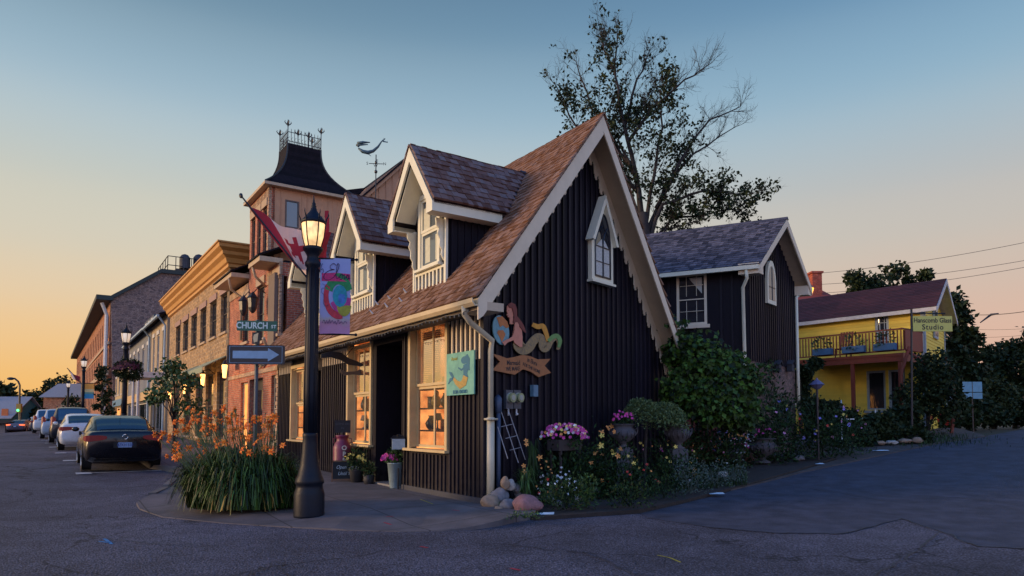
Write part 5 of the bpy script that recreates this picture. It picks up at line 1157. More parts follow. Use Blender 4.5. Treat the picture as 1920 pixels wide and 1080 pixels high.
# generic broadleaf tree: tapered trunk, limbs to clumps, leafy clumps with gaps
def tree(name,label,p,H_,Rw,nleaf,L,mat=LF,group=None,cat='tree',tr=.3,low=.35,ncl=9,trunk=.10):
    p=V(p); o=thing(name,p,label,cat,group); t=MB(); f=MB(); top=p+Z*H_
    cl=[]
    for i in range(ncl):
        a=2*math.pi*R(); h=low+(1-low)*((i+.5)/ncl); w_=Rw*math.sin(math.pi*min(.97,max(.12,(h-low)/(1-low)*.8+.22)))*U(.35,.85)
        cl.append(p+V((math.cos(a)*w_,math.sin(a)*w_,h*H_*U(.93,1.0))))
    limb(t,[p-Z*.3,p+Z*H_*low*.7+rv(.05),p+Z*H_*.8],trunk*1.2,trunk*.25,7,.02*H_/3)
    for c in cl: limb(t,[p+Z*H_*low*U(.6,1.1),(p+Z*H_*low+c)*.5+rv(.1),c],trunk*.45,trunk*.08,5,.03)
    for c in cl:
        rr=Rw*U(.28,.5)
        for i in range(nleaf//ncl):
            d=rv(); d=d.normalized()*R()**.4; k=1+.5*NZ.noise(d*2+c*3)
            leaf(f,c+V((d.x*rr,d.y*rr,d.z*rr*.8))*k,rv()-Z*.3,rv(),L*U(.6,1.3),L*.65*U(.7,1.2))
    t.build('trunk',BARK,o,True,uv=False); f.build('foliage',mat,o,uv=False); return o
def tpx(x,yt,yb,Y): # place by picture column; returns ground point and height
    q=atY(x,HORY,Y); g=gz(q.x,q.y); zt=atY(x,yt,Y).z; return V((q.x,q.y,g)),zt-g
def tree_at(name,label,x,yt,Y,wpx,n,L,**k):
    p,h=tpx(x,yt,0,Y); return tree(name,label,p,h,wpx/2*Y/1280,n,L,**k)
def bush_at(name,label,x,yt,Y,wpx,n,L,mat=LF,group=None,cat='bush',low=.0):
    p,h=tpx(x,yt,0,Y); rw=wpx/2*Y/1280; o=thing(name,p,label,cat,group); f=MB(); t=MB()
    for i in range(7): 
        a=U(0,6.28); e=p+V((math.cos(a)*rw*.5,math.sin(a)*rw*.5,h*U(.5,.85))); limb(t,[p-Z*.1,(p+e)*.5+rv(.05),e],.03,.008,5)
    m=8
    for i in range(m):
        a=U(0,6.28); c=p+V((math.cos(a)*rw*U(.1,.65),math.sin(a)*rw*U(.1,.55),h*(low+(1-low)*(.25+.55*(i+.5)/m)))); rr=min(rw,h)*U(.4,.6)
        for j in range(n//m):
            d=rv(); d=d.normalized()*R()**.4; leaf(f,c+V((d.x*rr,d.y*rr,d.z*rr*.9))*(1+.4*NZ.noise(d*2+c*2)),rv()-Z*.2,rv(),L*U(.6,1.3),L*.65*U(.7,1.2))
    t.build('stems',BARK,o,uv=False); f.build('foliage',mat,o,uv=False); return o
tree_at('street_tree','young leafy street tree in front of the stone block',326,672,24,112,1500,.15,mat=M('street_leaf',(.03,.085,.018),rough=.55,var=.2,rnd=.6,bump=0,hue=(.06,.11,.025)),low=.45,trunk=.07,ncl=10)
tree_at('street_tree','dark street tree beside the far lamp post',190,686,46,52,900,.24,low=.3,trunk=.1)
tree_at('street_tree','small dark tree before the pale roofed brick shop',133,742,75,50,500,.4,low=.2,trunk=.1)
fl=[(8,722,110,90,'first'),(30,748,140,60,'x'),(52,738,150,70,'x'),(72,735,150,60,'x'),(95,712,150,60,'x'),(118,706,165,70,'x'),(142,724,160,50,'x'),(150,745,190,60,'x'),(-20,716,100,80,'x'),(40,765,120,80,'x'),(62,770,100,60,'x')]
fn_=['tall dark tree beside the teal building','low tree just behind the traffic signal','rounded tree behind the far road signal','tree left of the pale roofed brick shop','tree rising over the left end of the pale roof','tallest tree above the pale grey roof','tree behind the far flag','distant tree between flag and brick hotel','dark tree cut by the left picture edge','low dark tree under the curved road lamp','low dark tree behind the parked cars at the street end']
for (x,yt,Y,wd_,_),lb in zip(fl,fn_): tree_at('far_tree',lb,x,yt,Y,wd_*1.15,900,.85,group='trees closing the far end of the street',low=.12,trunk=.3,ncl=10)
# right side trees
rt=[(1650,508,40.5,150,'broad dark crown low behind the middle of the maroon roof'),(1720,515,41,120,'low crown behind the right end of the maroon roof'),(1612,500,40,90,'leafy tree crown showing over the left of the maroon roof'),(1688,496,41,100,'tallest tree crown behind the maroon roof'),(1742,500,40,54,'narrow tree just behind the yellow gable peak'),(1790,545,34,110,'dark tree directly right of the yellow house'),(1822,610,33,90,'dark tree behind the blue road sign'),(1862,655,42,100,'dark tree right of the blue road sign'),(1905,640,44,90,'tree at the right picture edge'),(1950,620,40,110,'tree cut by the right picture edge'),(1775,640,31,110,'dense dark tree overhanging the red arbour')]
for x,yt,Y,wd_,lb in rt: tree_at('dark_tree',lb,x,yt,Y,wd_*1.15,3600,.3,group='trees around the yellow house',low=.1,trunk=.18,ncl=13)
for x,yt,Y,wd_,lb in[(1815,762,30,100,'low dark bush under the blue road sign'),(1868,765,34,90,'low dark bush beside the rising road'),(1925,770,42,110,'low dark bush at the far right verge'),(1770,775,28,70,'bush at the foot of the red arbour'),(1880,700,38,100,'tall dark bush filling the verge behind the road sign')]:
    bush_at('verge_bush',lb,x,yt,Y,wd_,2200,.2,mat=LF,group='bushes along the rising road')
for x,yt,Y,wd_,hh,lb in[(1738,648,24.2,130,0,'dark climbing vine swallowing the right end of the deck'),(1512,640,24.5,60,0,'dark vine hanging beside the left end of the deck'),(1600,800,22,120,0,'dark low planting in front of the yellow house'),(1690,805,22,130,0,'grassy planting below the yellow house windows'),(1540,735,21.5,80,0,'tall shadowed shrub left of the deck post'),(1575,770,22.5,90,0,'dark shrub before the first deck post'),(1645,782,22.5,110,0,'dark shrub below the paired lower windows of the yellow house'),(1700,760,23.2,80,0,'dark shrub at the left foot of the red arbour')]:
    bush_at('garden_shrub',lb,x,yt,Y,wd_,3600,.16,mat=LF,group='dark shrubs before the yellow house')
# grape vine spilling between the cottage and the wing
p,h=tpx(1330,625,0,16.2); gv=thing('grape_vine',p,'bright leafed vine spilling over from the right end of the cottage gable','vine')
f=MB(); t=MB()
blobs=[(1262,640,16.6,22,26),(1285,628,16.4,26,26),(1310,650,16.2,42,40),(1345,665,16.0,44,34),(1375,690,15.9,40,34),(1400,700,16.2,28,24),(1290,700,16.2,46,46),(1335,730,15.8,52,46),(1270,730,16.3,34,40),(1385,745,16.2,36,40),(1262,610,17.0,10,16),(1280,612,16.6,18,12)]
blobs=[(x+4,y+20,Y,a_*.94,b_*.9) for x,y,Y,a_,b_ in blobs]
for x,y,Y,a_,b_ in blobs:
    c=atY(x,y,Y); rx=a_*Y/1280; rz=b_*Y/1280
    n=int(8*(a_*b_)**.75)
    for i in range(n):
        d=rv(); d=d.normalized()*R()**.35; k=1+.6*NZ.noise(d*2.5+c*2)
        q=c+V((d.x*rx,d.y*rx*.8,d.z*rz))*k; leaf(f,q,rv(.6)-Z*.6-Y*V((0,0,0)),V((0,-1,.6))+rv(.8),.13*U(.6,1.3),.12*U(.7,1.2))
for k_ in range(46):
    x,y,Y,a_,b_=random.choice(blobs); q=atY(x+U(-1,1)*a_,y+U(-1,.6)*b_,Y-.25); d=V((U(-1,1),U(-.6,.1),U(-.5,1.1))).normalized(); sh_=[]
    for j in range(U(5,11).__int__()):
        q=q+d*.075; d=(d+V((0,0,-.16))+rv(.25)).normalized(); sh_.append(q.copy()); leaf(f,q,rv(.7)-Z*.5,V((0,-1,.6))+rv(.6),.14*U(.5,1.3),.13*U(.6,1.2))
    if len(sh_)>2: t.tube(sh_,.006,3)
for i in range(9): x=U(1270,1400); limb(t,[gray(x,850),atY(x+U(-15,15),760,16.2),atY(x+U(-20,20),690,16.1)],.035,.015,5,.05)
t.build('stems',BARK,gv,uv=False); f.build('foliage',LVIVID,gv,uv=False)
# daylily bed at the corner
dl=thing('daylily_bed',V((-4.4,11.35,0)),'big clump of orange daylilies with arching leaves on the pavement corner','flower bed')
c0=V((-4.45,11.5,0.02)); f=MB(); dry=MB()
def blade(mb,p,d,L,h,w_,seg=5,droop=1.0):
    d=V((d.x,d.y,0)).normalized(); side=V((-d.y,d.x,0)); pts=[]
    for i in range(seg+1):
        u=i/seg; z=h*(1-(1-u*1.45)**2)*1.0 if True else 0; pts.append(p+d*L*u**1.3+Z*(h*math.sin(min(1,u*1.25)*math.pi*.62*droop)))
    vs=[]; 
    for i,q in enumerate(pts): ww=w_*(1-(i/seg)**2)*.5+.001; vs+=[q-side*ww+Z*ww*.5,q+side*ww+Z*ww*.5]
    mb.add(vs,[(2*i,2*i+1,2*i+3,2*i+2) for i in range(seg)],R())
for i in range(2900):
    a=U(0,6.28); q=math.sqrt(R()); off=V((math.cos(a)*q*1.15-.05,math.sin(a)*q*.62,0)); d=off+rv(.45); 
    if d.length<.01: continue
    edge_=q; blade(f,c0+off*.8,d,U(.2,.6),U(.5,1.08)*(1-.38*edge_**2),U(.010,.026),droop=U(.7,1.62))
for i in range(20):
    a=U(3.3,6.1); q=U(.75,1); off=V((math.cos(a)*q*.95,math.sin(a)*q*.6,0)); blade(dry,c0+off*.8,off+rv(.2),U(.2,.4),U(.25,.5),.028,droop=U(1.4,1.7))
f.build('leaves',LDAY,dl,uv=False); dry.build('dry_leaves',LDRY,dl,uv=False)
st_=MB(); blooms=[]
bl_px=[(300,822),(306,812),(330,810),(317,825),(358,795),(370,790),(380,805),(352,803),(395,800),(388,815),(420,765),(432,775),(418,768),(405,805),(440,780),(430,810),(420,830),(446,790),(470,800),(478,788),(486,785),(462,798),(500,815),(510,820),(354,840),(374,835),(332,863),(376,858),(408,836),(318,818),(345,805),(363,783),(412,790),(395,787),(375,775),(362,770),(352,765),(455,820),(465,825),(450,805),(530,835),(495,798),(385,785),(402,775),(440,768),(290,815),(342,790),(425,785),(436,822)]+[(U(300,520),U(775,862)) for _ in range(44)]
for x,y in bl_px:
    Y=U(10.9,11.9); q=atY(x,y,Y); b_=V((c0.x+(q.x-c0.x)*.45+U(-.1,.1)+.12,min(max(Y,11.1),11.9),.1)); mid_=(b_+q)*.5+V((U(-.02,.06),0,.05)); st_.tube([b_,mid_,q],[.006,.005,.004],4,caps=False); blooms.append(q)
for i in range(110):
    x=U(330,520); y=U(770,860); Y=U(11,11.9); q=atY(x,y,Y); b_=V((c0.x+(q.x-c0.x)*.5+.12,Y,.1)); st_.tube([b_,(b_+q)*.5+Z*.04,q],[.006,.005,.004],4,caps=False)
    for k in range(3): st_.tube([q,q+rv(.03)+Z*.03],[.009,.004],4)
st_.build('stems',M('stem_green',(.05,.1,.03),rough=.6,rnd=.3),dl,uv=False)
ORG=M('petal_orange',(.9,.17,.015),rough=.6,var=.3,vs=12,rnd=.5,bump=0,hue=(.75,.26,.03))
def bloommesh():
    m=MB()
    for k in range(6):
        a=k*math.pi/3; d=V((math.cos(a),math.sin(a),0)); w_=V((-d.y,d.x,0)); L=.055; 
        m.add([V((0,0,-.03)),d*L*.5+w_*.017+Z*.012,d*L*.5-w_*.017+Z*.012,d*L+w_*.011+Z*.012,d*L-w_*.011+Z*.012,d*L*1.25-Z*.008],[(0,1,3,5,4,2)],R())
    return m
bm0=bloommesh().build('bloom',ORG,dl,uv=False); bm0.location=blooms[0]-origin_of(dl)
# mesh is local to the root; shift so its own origin is the flower centre
for v in bm0.data.vertices: v.co+=origin_of(dl)
for i,q in enumerate(blooms):
    b_=bm0 if i==0 else bm0.copy()
    if i: COL.objects.link(b_); b_.parent=dl
    b_.location=q-origin_of(dl); d=V((U(-1.2,.9),-1,U(-.3,1.4))); b_.rotation_euler=d.to_track_quat('Z','Y').to_euler(); b_.scale=(U(.6,1.25),U(.8,1.2),U(.7,1.6))
# low garden plants and flowers in the bed beside the gable
def plant(name,label,x,yb,wpx,hpx,n,L,mat,fl=(),cat='plant',W=.45,spike=False,up=.2,base=None,dz=0):
    p=gray(x,yb) if base is None else base
    if (p-C).dot(GN)<.45 and x<1300: p=onplane(x,800,H(0,.5),GN); p=gp(p)
    zt=atY(x,yb-hpx*(1.35 if x<1300 else 1.1),p.y).z; sc_=p.y/1280; rw=wpx*sc_/2; h=max(.12,zt-p.z)*.92; o=thing(name,p,label,cat,'plants in the garden bed'); f=MB()
    if spike:
        for i in range(n): a=U(0,6.28); d=V((math.cos(a),math.sin(a),0)); blade(f,p+d*rw*.2*R(),d,rw*U(.4,1.1),h*U(.6,1.05),L*.18,4,U(.8,1.4))
    else:
        for i in range(n):
            d=rv(); d=d.normalized()*R()**.4; d.z=abs(d.z); q=p+V((d.x*rw,d.y*rw*.8,d.z*h*(1+.35*NZ.noise(d*3+p)))); leaf(f,q,d+rv(.9)+Z*up,rv()+Z,L*U(.6,1.3),L*W*U(.7,1.3))
        for i in range(5): f.tube([p,p+V((U(-1,1)*rw*.6,U(-1,1)*rw*.5,h*.6))],[.012,.004],4,r=.1)
    f.build('foliage',mat,o,uv=False)
    for fm,k,s0_ in fl:
        b=MB()
        for i in range(k):
            d=rv().normalized(); d.z=abs(d.z)*.8+.2; d.y=-abs(d.y)*.8+.1; q=p+V((d.x*rw*.95,d.y*rw*.8,d.z*h*U(.85,1.2)))
            ax_=V((U(-.5,.5),-1,U(0,.9))).normalized(); u_=ax_.orthogonal().normalized(); w2=ax_.cross(u_); np_=5; cz=R(); s=s0_*U(.8,1.6)
            for j in range(np_):
                a=j*2*math.pi/np_; d1=u_*math.cos(a)+w2*math.sin(a); d2=u_*math.cos(a+.9)+w2*math.sin(a+.9); d0=u_*math.cos(a-.1)+w2*math.sin(a-.1)
                b.add([q,q+d0*s*.7+ax_*s*.15,q+(d0+d2)*s*.62+ax_*s*.25,q+d2*s*.6+ax_*s*.15],[(0,1,2,3)],cz)
        b.build('blossoms',fm,o,uv=False)
    return o
PK_=FM('magenta',(.6,.05,.3));PP=FM('pink',(.75,.3,.5));YL=FM('yellow',(.8,.6,.12));WH=FM('white',(.75,.78,.8));LV_=FM('violet',(.25,.2,.6));RD=FM('red',(.6,.05,.03)); OR2=FM('pale_orange',(.8,.33,.08))
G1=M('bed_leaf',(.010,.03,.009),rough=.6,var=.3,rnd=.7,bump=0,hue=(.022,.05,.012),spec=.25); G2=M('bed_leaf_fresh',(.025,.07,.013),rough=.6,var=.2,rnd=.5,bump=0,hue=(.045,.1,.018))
pl=[('daylily_tuft','green strappy tuft between the downspout and the stones',985,925,60,40,90,.1,G2,[],True),
('flowering_plant','low plant with small orange flowers above the pale round stones',1010,905,70,40,220,.05,G1,[(OR2,14,.018)],False),
('flowering_plant','low cushion of white flowers behind the pink boulder',1045,925,80,36,260,.05,G2,[(WH,34,.02)],False),
('flowering_plant','leafy plant with white and red flowers right of the pink boulder',1030,948,50,40,200,.06,G2,[(WH,5,.018),(RD,3,.02)],False),
('leafy_plant','dark leafy clump at the front edge below the flower basket',1062,955,80,60,380,.06,G1,[],False),
('leafy_plant','light green leafy clump at the bed edge below the near urn',1100,952,50,56,260,.07,G2,[],False),
('flowering_plant','tall feathery plant with yellow daylilies left of the near urn',1115,880,90,70,330,.10,G1,[(YL,5,.045)],False),
('flowering_plant','tall plant with orange daylilies in front of the near urn',1155,900,90,95,380,.10,G1,[(OR2,9,.045),(YL,5,.04)],False),
('leafy_plant','broad dark fern-like plant in the middle of the bed',1090,905,120,60,500,.12,G1,[(OR2,2,.035)],False),
('flowering_plant','dark clump with scattered red flowers below the urns',1190,930,110,50,420,.07,G1,[(RD,8,.02),(OR2,2,.03)],False),
('flowering_plant','plant with violet and yellow flowers in front of the topiary trunk',1225,905,100,60,400,.08,G1,[(PP,3,.025),(YL,4,.03),(OR2,3,.03)],False),
('leafy_plant','dark leafy clump at the road edge under the topiary',1180,950,100,45,420,.06,G1,[],False),
('grey_shrublet','dark green rounded shrublet at the road edge left of the silver one',1245,935,80,55,420,.05,G1,[],False),
('grey_shrublet','silver green shrublet in the row along the road edge',1295,925,80,60,520,.045,LSILV,[],False),
('grey_shrublet','grey green shrublet just right of the silver shrublet',1340,912,70,55,450,.045,LSILV,[],False),
('grey_shrublet','rightmost grey shrublet ending the bed at the road',1378,905,56,40,350,.045,LSILV,[],False),
('flowering_plant','mixed pink and yellow flowering clump beside the ochre ball stone',1270,890,80,62,360,.07,G1,[(PK_,5,.025),(YL,6,.025),(OR2,4,.025)],False),
('flowering_plant','white pink and orange flowers right of the ochre ball stone',1325,880,80,50,360,.07,G1,[(WH,7,.028),(OR2,6,.024),(PP,4,.024)],False),
('flowering_plant','violet and white flowers at the right end of the bed',1355,870,50,60,260,.06,G1,[(LV_,12,.026),(WH,6,.026)],False),
('flowering_plant','thin stems carrying single orange blooms beside the grey conduit',1000,915,50,75,50,.1,G1,[(OR2,5,.04)],True),
('leafy_plant','dark foliage behind the bed between the basket and the near urn',1060,880,130,50,500,.1,G1,[],False),
('tall_shrub','dark leafy shrub hiding the plinth of the near urn',1160,930,95,72,900,.08,G1,[(YL,2,.04),(OR2,3,.04)],False),
('tall_shrub','dark leafy shrub hiding the plinth of the far urn',1270,915,95,60,900,.08,G1,[(YL,3,.03)],False),
('tall_shrub','dark feathery shrub below the flower trough',1085,920,110,70,900,.08,G1,[],False),
('tall_shrub','shadowed undergrowth beneath the bright vine',1335,880,150,110,1500,.12,G1,[],False),
('leafy_plant','dark foliage behind the bed under the far urn',1260,860,140,60,520,.1,G1,[],False),
('tall_shrub','tall dark shrub against the stone ground floor of the wing',1440,868,110,165,1300,.11,G1,[(PP,4,.03)],False),
('tall_shrub','dark shrub in front of the wing right downspout',1480,860,110,120,1100,.1,G1,[(LV_,5,.04),(YL,4,.03)],False),
('tall_shrub','dark shrub dotted with violet and yellow flowers right of the wing',1545,858,120,110,1200,.1,G1,[(LV_,8,.04),(YL,5,.03),(RD,4,.03)],False),
('tall_shrub','shadowed shrub with pink flowers near the parking apron',1590,850,90,90,900,.09,G1,[(PP,7,.03)],False),
('leafy_plant','dark leafy mass behind the barrel planter',1390,850,100,95,900,.1,G1,[],False),
('flowering_plant','white flowers above the stacked stone edging',1660,822,60,30,260,.08,G1,[(WH,10,.04)],False),
('flowering_plant','grassy clump with red flowers left of the red arbour',1735,812,90,45,400,.1,G1,[(RD,9,.05)],False),
('flowering_plant','grass clump and white flowers in front of the deck post',1625,818,70,30,260,.08,G2,[(WH,8,.04)],False),
('leafy_plant','low clump of leaves at the very foot of the pink boulder',985,972,70,12,160,.04,G2,[],False)]
for a in pl: plant(a[0],a[1],a[2],a[3],a[4],a[5],int(a[6]*1.3),a[7],a[8],a[9],cat='shrub' if 'shrub' in a[0] else 'plant',spike=a[10])
# umbrella topiary
p=gp(atY(1207,800,14.7)); tz=thing('topiary',p,'clipped mushroom shaped shrub on a bare stem behind the urns','topiary')
t=MB(); limb(t,[p-Z*.1,p+V((.02,0,.4)),atY(1212,790,p.y)],.04,.03,7,.01); t.build('trunk',BARK,tz,uv=False)
f=MB(); Yc=p.y-.2
for i in range(7000):
    a=U(0,6.28); u=R()**.5; ph=R()
    x=1228+62*u*math.cos(a); cz=atY(x,806-(60+9*math.sin(x*.06))*math.sqrt(max(0,1-u*u))*(1-.2*ph)+ (1228-x)*-.12,Yc); q=V((cz.x,Yc+62*Yc/1280*u*math.sin(a)*.8,cz.z)); leaf(f,q+rv(.03),rv()+Z*.3,rv()+Z,.05*U(.6,1.2),.03)
f.build('foliage',LHEDGE,tz,uv=False)
# ivy and weeds on the stone
f=MB(); 
for i in range(700): x=U(1425,1480); y=U(672,790)+abs(x-1440)*.3; q=onWG(x,y)+GN*U(.03,.18); leaf(f,q,rv()-Z*.5,GN+rv(.5),.11*U(.6,1.2),.09) if (x<1450 or y>735) else None
f.build('climbing_ivy',G1,None,uv=False,label='ivy climbing the rubble stone corner of the black wing',cat='ivy')
# grass verge and ground cover as stuff
f=MB()
for i in range(5200):
    x=U(930,1400); yb=U(870,958-(x-930)*.10); q=gray(x,yb,-.03) if i%1==0 else None; blade(f,q,rv(),U(.03,.12),U(.04,.16),.012,2,U(.8,1.3))
f.build('ground_cover',G1,None,uv=False,kind='stuff',label='low dark ground cover filling the garden bed',cat='ground cover')
f=MB()
for i in range(1500):
    x=random.gauss(1725,55); yb=random.gauss(826,6); q=gray(x,yb,-.05); blade(f,q,rv(),U(.03,.1),U(.04,.13),.015,2,U(.8,1.2))
f.build('verge_grass',G1,None,uv=False,kind='stuff',label='short grass on the verge before the yellow house',cat='grass')
# ------------------------------------------------------------------ street lamp with banner and flag
def lamp_post(loc,label,group,H_=5.02,lit=True,detail=True):
    o=thing('street_lamp',loc,label,'street lamp',group); L=V(loc); k=H_/5.02
    m=MB()
    def pf(q): return [(a*k,b*k) for a,b in q]
    m.lathe(L,pf([(.235,-.05),(.235,.0),(.235,.32),(.225,.36),(.205,.42),(.205,.47),(.225,.49),(.22,.54),(.185,.62),(.15,.76),(.128,.95),(.12,1.1),(.113,1.2),(.118,1.22),(.118,1.26),(.108,1.28)]),16); m.build('base',NAVYM,o,True)
    m=MB(); m.lathe(L,pf([(.108,1.27),(.105,2.0),(.098,3.5),(.094,3.92),(.12,3.95),(.125,4.0),(.1,4.04),(.09,4.1),(.12,4.16),(.15,4.2),(.16,4.24),(.13,4.26)]),16)
    for i in range(8): a=i*math.pi/4; m.tube([L+V((math.cos(a)*.106,math.sin(a)*.106,1.3*k)),L+V((math.cos(a)*.094,math.sin(a)*.094,3.9*k))],.012,4)
    m.build('pole',NAVYM,o,True)
    m=MB(); m.lathe(L,pf([(.115,4.25),(.16,4.42),(.185,4.64),(.17,4.66)]),12)
    gm=emitmat('street_lamp_glass',(1,.6,.26),1.15,.45,9) if lit else emitmat('dim_lamp_glass',(1,.8,.6),.45)
    m.build('lamp_glass',gm,o,True)
    m=MB(); m.lathe(L,pf([(.07,4.33),(.085,4.38),(.085,4.5),(.05,4.55)]),10); m.build('bulb',emitmat('bulb_glow',(1,.85,.62),9.0) if lit else emitmat('dim_lamp_glass',(0,0,0),0),o)
    m=MB()
    for i in range(6):
        a=i*math.pi/3+.2; c,s=math.cos(a),math.sin(a)
        P=lambda r,z: L+V((c*r*k,s*r*k,z*k)); m.tube([P(.118,4.24),P(.165,4.42),P(.19,4.63),P(.205,4.72),P(.235,4.78),P(.23,4.83)],[.01,.01,.011,.012,.01,.003],5)
    m.lathe(L,pf([(.19,4.63),(.2,4.66),(.195,4.68),(.14,4.74),(.075,4.82),(.05,4.86),(.05,4.88),(.035,4.9),(.045,4.92),(.03,4.94),(.035,4.96),(.018,4.99),(.012,5.04),(.004,5.12)]),12); m.build('lamp_cap',NAVYM,o,True)
    if lit and detail:
        l=bpy.data.lights.new('lamp_light','POINT'); l.energy=16; l.color=(1,.62,.28); l.shadow_soft_size=.12; lo=bpy.data.objects.new('lamp_light',l); COL.objects.link(lo); lo.parent=o; lo.location=(0,0,4.5*k)
    return o
LP=V((-3.17,10.75,0)); lamp=lamp_post(LP,'lit black street lamp with banner and flag at the pavement corner','street lamps',H_=4.98)
# banner and arms
bx=V((.985,.17,0)); a=LP+V((.1,0,0))
bt_,bb_=atY(633,484,10.75).z,atY(633,626,10.75).z
bo=thing('street_banner',V((LP.x+.12,LP.y,bb_)),'pastel banner with swirl of colour hung from the lit street lamp','banner')
def banmat():
    m=bpy.data.materials.new('banner_cloth'); m.use_nodes=True; t=m.node_tree; b=t.nodes['Principled BSDF']; b.inputs['Roughness'].default_value=.8
    tc=nn(t,'ShaderNodeTexCoord'); sp=nn(t,'ShaderNodeSeparateXYZ'); lk(t,tc.outputs['Object'],sp.inputs[0])
    r=nn(t,'ShaderNodeValToRGB'); mr_=nn(t,'ShaderNodeMapRange'); mr_.inputs[1].default_value=0; mr_.inputs[2].default_value=bt_-bb_; lk(t,sp.outputs[2],mr_.inputs[0])
    nz=nn(t,'ShaderNodeTexNoise'); nz.inputs['Scale'].default_value=9; nz.inputs['Detail'].default_value=6; lk(t,tc.outputs['Object'],nz.inputs[0])
    ad=nn(t,'ShaderNodeMath',operation='MULTIPLY_ADD'); lk(t,nz.outputs[0],ad.inputs[0]); ad.inputs[1].default_value=.25; lk(t,mr_.outputs[0],ad.inputs[2])
    sb2=nn(t,'ShaderNodeMath',operation='SUBTRACT'); lk(t,ad.outputs[0],sb2.inputs[0]); sb2.inputs[1].default_value=.125; lk(t,sb2.outputs[0],r.inputs[0])
    e=r.color_ramp.elements; cs=[(0,(.45,.22,.38)),(.13,(.42,.2,.3)),(.2,(.36,.3,.3)),(.27,(.3,.3,.48)),(.5,(.27,.31,.55)),(.8,(.3,.34,.62)),(1,(.3,.36,.62))]
    while len(e)<len(cs): e.new(.5)
    for i,(p,c) in enumerate(cs): e[i].position=p; e[i].color=c+(1,)
    lk(t,r.outputs[0],b.inputs['Base Color']); return m
BM_=banmat(); w_=.47
bl=bo.location.copy()
def BP(u,v,o=0):   # u 0..1 across, v 0..1 up, slight billow
    return bl+bx*(u*w_)+Z*((bt_-bb_)*v+ .01*math.sin(u*3))+V((.17,-.985,0))*(o+.02*math.sin(v*5+u*2))
m=MB()
for i in range(10):
    for j in range(22): m.quad(BP(i/10,j/22),BP((i+1)/10,j/22),BP((i+1)/10,(j+1)/22),BP(i/10,(j+1)/22))
cloth=m.build('banner_cloth',BM_,bo,True)
def sw_(nm,pts,col,o=.006):
    m=MB(); m.add([BP(u,v,o) for u,v in pts],[tuple(range(len(pts)))]); m.build('painted_swirl',M('paint_'+nm,col,rough=.8,var=.35,vs=18),cloth)
sw_('crimson',[(.05,.70),(.99,.70),(.99,.80),(.5,.81),(.05,.80)],(.5,.03,.14),.005)
import functools
def arcband(cu,cv,r0,r1,a0,a1,n=12,e=.62): 
    A_=[(cu+r1*math.cos(a0+(a1-a0)*i/n),cv+r1*e*math.sin(a0+(a1-a0)*i/n)) for i in range(n+1)]; B_=[(cu+r0*math.cos(a0+(a1-a0)*i/n),cv+r0*e*math.sin(a0+(a1-a0)*i/n)) for i in range(n+1)]; return A_+B_[::-1]
def band(nm,col,o,*a):
    pts=arcband(*a); n=len(pts)//2; m=MB(); 
    for i in range(n-1): m.quad(BP(*pts[i],o),BP(*pts[i+1],o),BP(*pts[2*n-2-i],o),BP(*pts[2*n-1-i],o),r=R())
    m.build('painted_swirl',M('paint_'+nm,col,rough=.8,var=.35,vs=18),cloth)
band('red',(.45,.03,.05),.007,.62,.5,.34,.50,2.6,5.0)
band('magenta',(.4,.04,.2),.0075,.68,.5,.18,.36,3.6,6.2)
band('olive',(.28,.27,.03),.008,.8,.38,.02,.24,3.0,6.3)
band('green',(.02,.22,.07),.007,.62,.52,.22,.46,.3,2.9)
band('teal',(.02,.25,.32),.009,.66,.50,.0,.24,0,6.28)
band('blue',(.05,.16,.42),.010,.72,.47,.0,.12,0,6.28)
# script word built from one continuous stroke
def stroke(par,pts,rad,mat,name='lettering'):
    m=MB(); out=[]
    for i in range(len(pts)-1):
        p0,p1,p2,p3=[V((*pts[max(0,min(len(pts)-1,i+q))],0)) for q in(-1,0,1,2)]
        for j in range(5):
            t=j/5; q=.5*((2*p1)+(p2-p0)*t+(2*p0-5*p1+4*p2-p3)*t*t+(3*p1-p0-3*p2+p3)*t*t*t); out.append(BP(q.x,q.y,.012))
    out.append(BP(*pts[-1],.012)); m.tube(out,rad,4); return m.build(name,mat,par)
INK=M('dark_plum_ink',(.05,.02,.08),rough=.7)
stroke(cloth,[(.52,.90),(.44,.93),(.33,.90),(.34,.86),(.46,.85),(.33,.84),(.16,.80),(.12,.74),(.24,.71),(.38,.73),(.50,.78),(.60,.87),(.61,.92),(.56,.92),(.53,.82),(.53,.74),(.58,.73),(.64,.77),(.70,.79),(.66,.78),(.645,.74),(.68,.72),(.73,.75),(.72,.79),(.76,.78),(.80,.785),(.79,.74),(.81,.73),(.85,.76),(.93,.785),(.88,.78),(.87,.74),(.91,.73),(.945,.78),(.94,.735),(.99,.75)],.005,INK)
stroke(cloth,[(.08,.93),(.03,.90),(.02,.85),(.08,.86),(.10,.82),(.05,.80)],.0035,INK,'flourish')
stroke(cloth,[(.08,.66),(.16,.64),(.14,.60),(.07,.60),(.05,.55),(.14,.50),(.12,.40),(.2,.36),(.3,.38)],.0025,INK,'flourish')
stroke(cloth,[(.1,.14),(.15,.18),(.19,.13),(.24,.17),(.28,.13),(.33,.18),(.36,.13),(.42,.17),(.47,.13),(.52,.16),(.56,.12),(.62,.18),(.66,.13),(.72,.16),(.78,.13),(.84,.17),(.9,.14)],.003,INK)
for z in(bt_+.0,bb_-.0): m=MB(); m.tube([LP+V((.0,0,z)),LP+V((.0,0,z))+bx*(w_+.2)],.014,6); m.blob(LP+V((0,0,z))+bx*(w_+.21),.025,.025,.025,8,6,0); m.build('banner_arm',NAVYM,lamp)
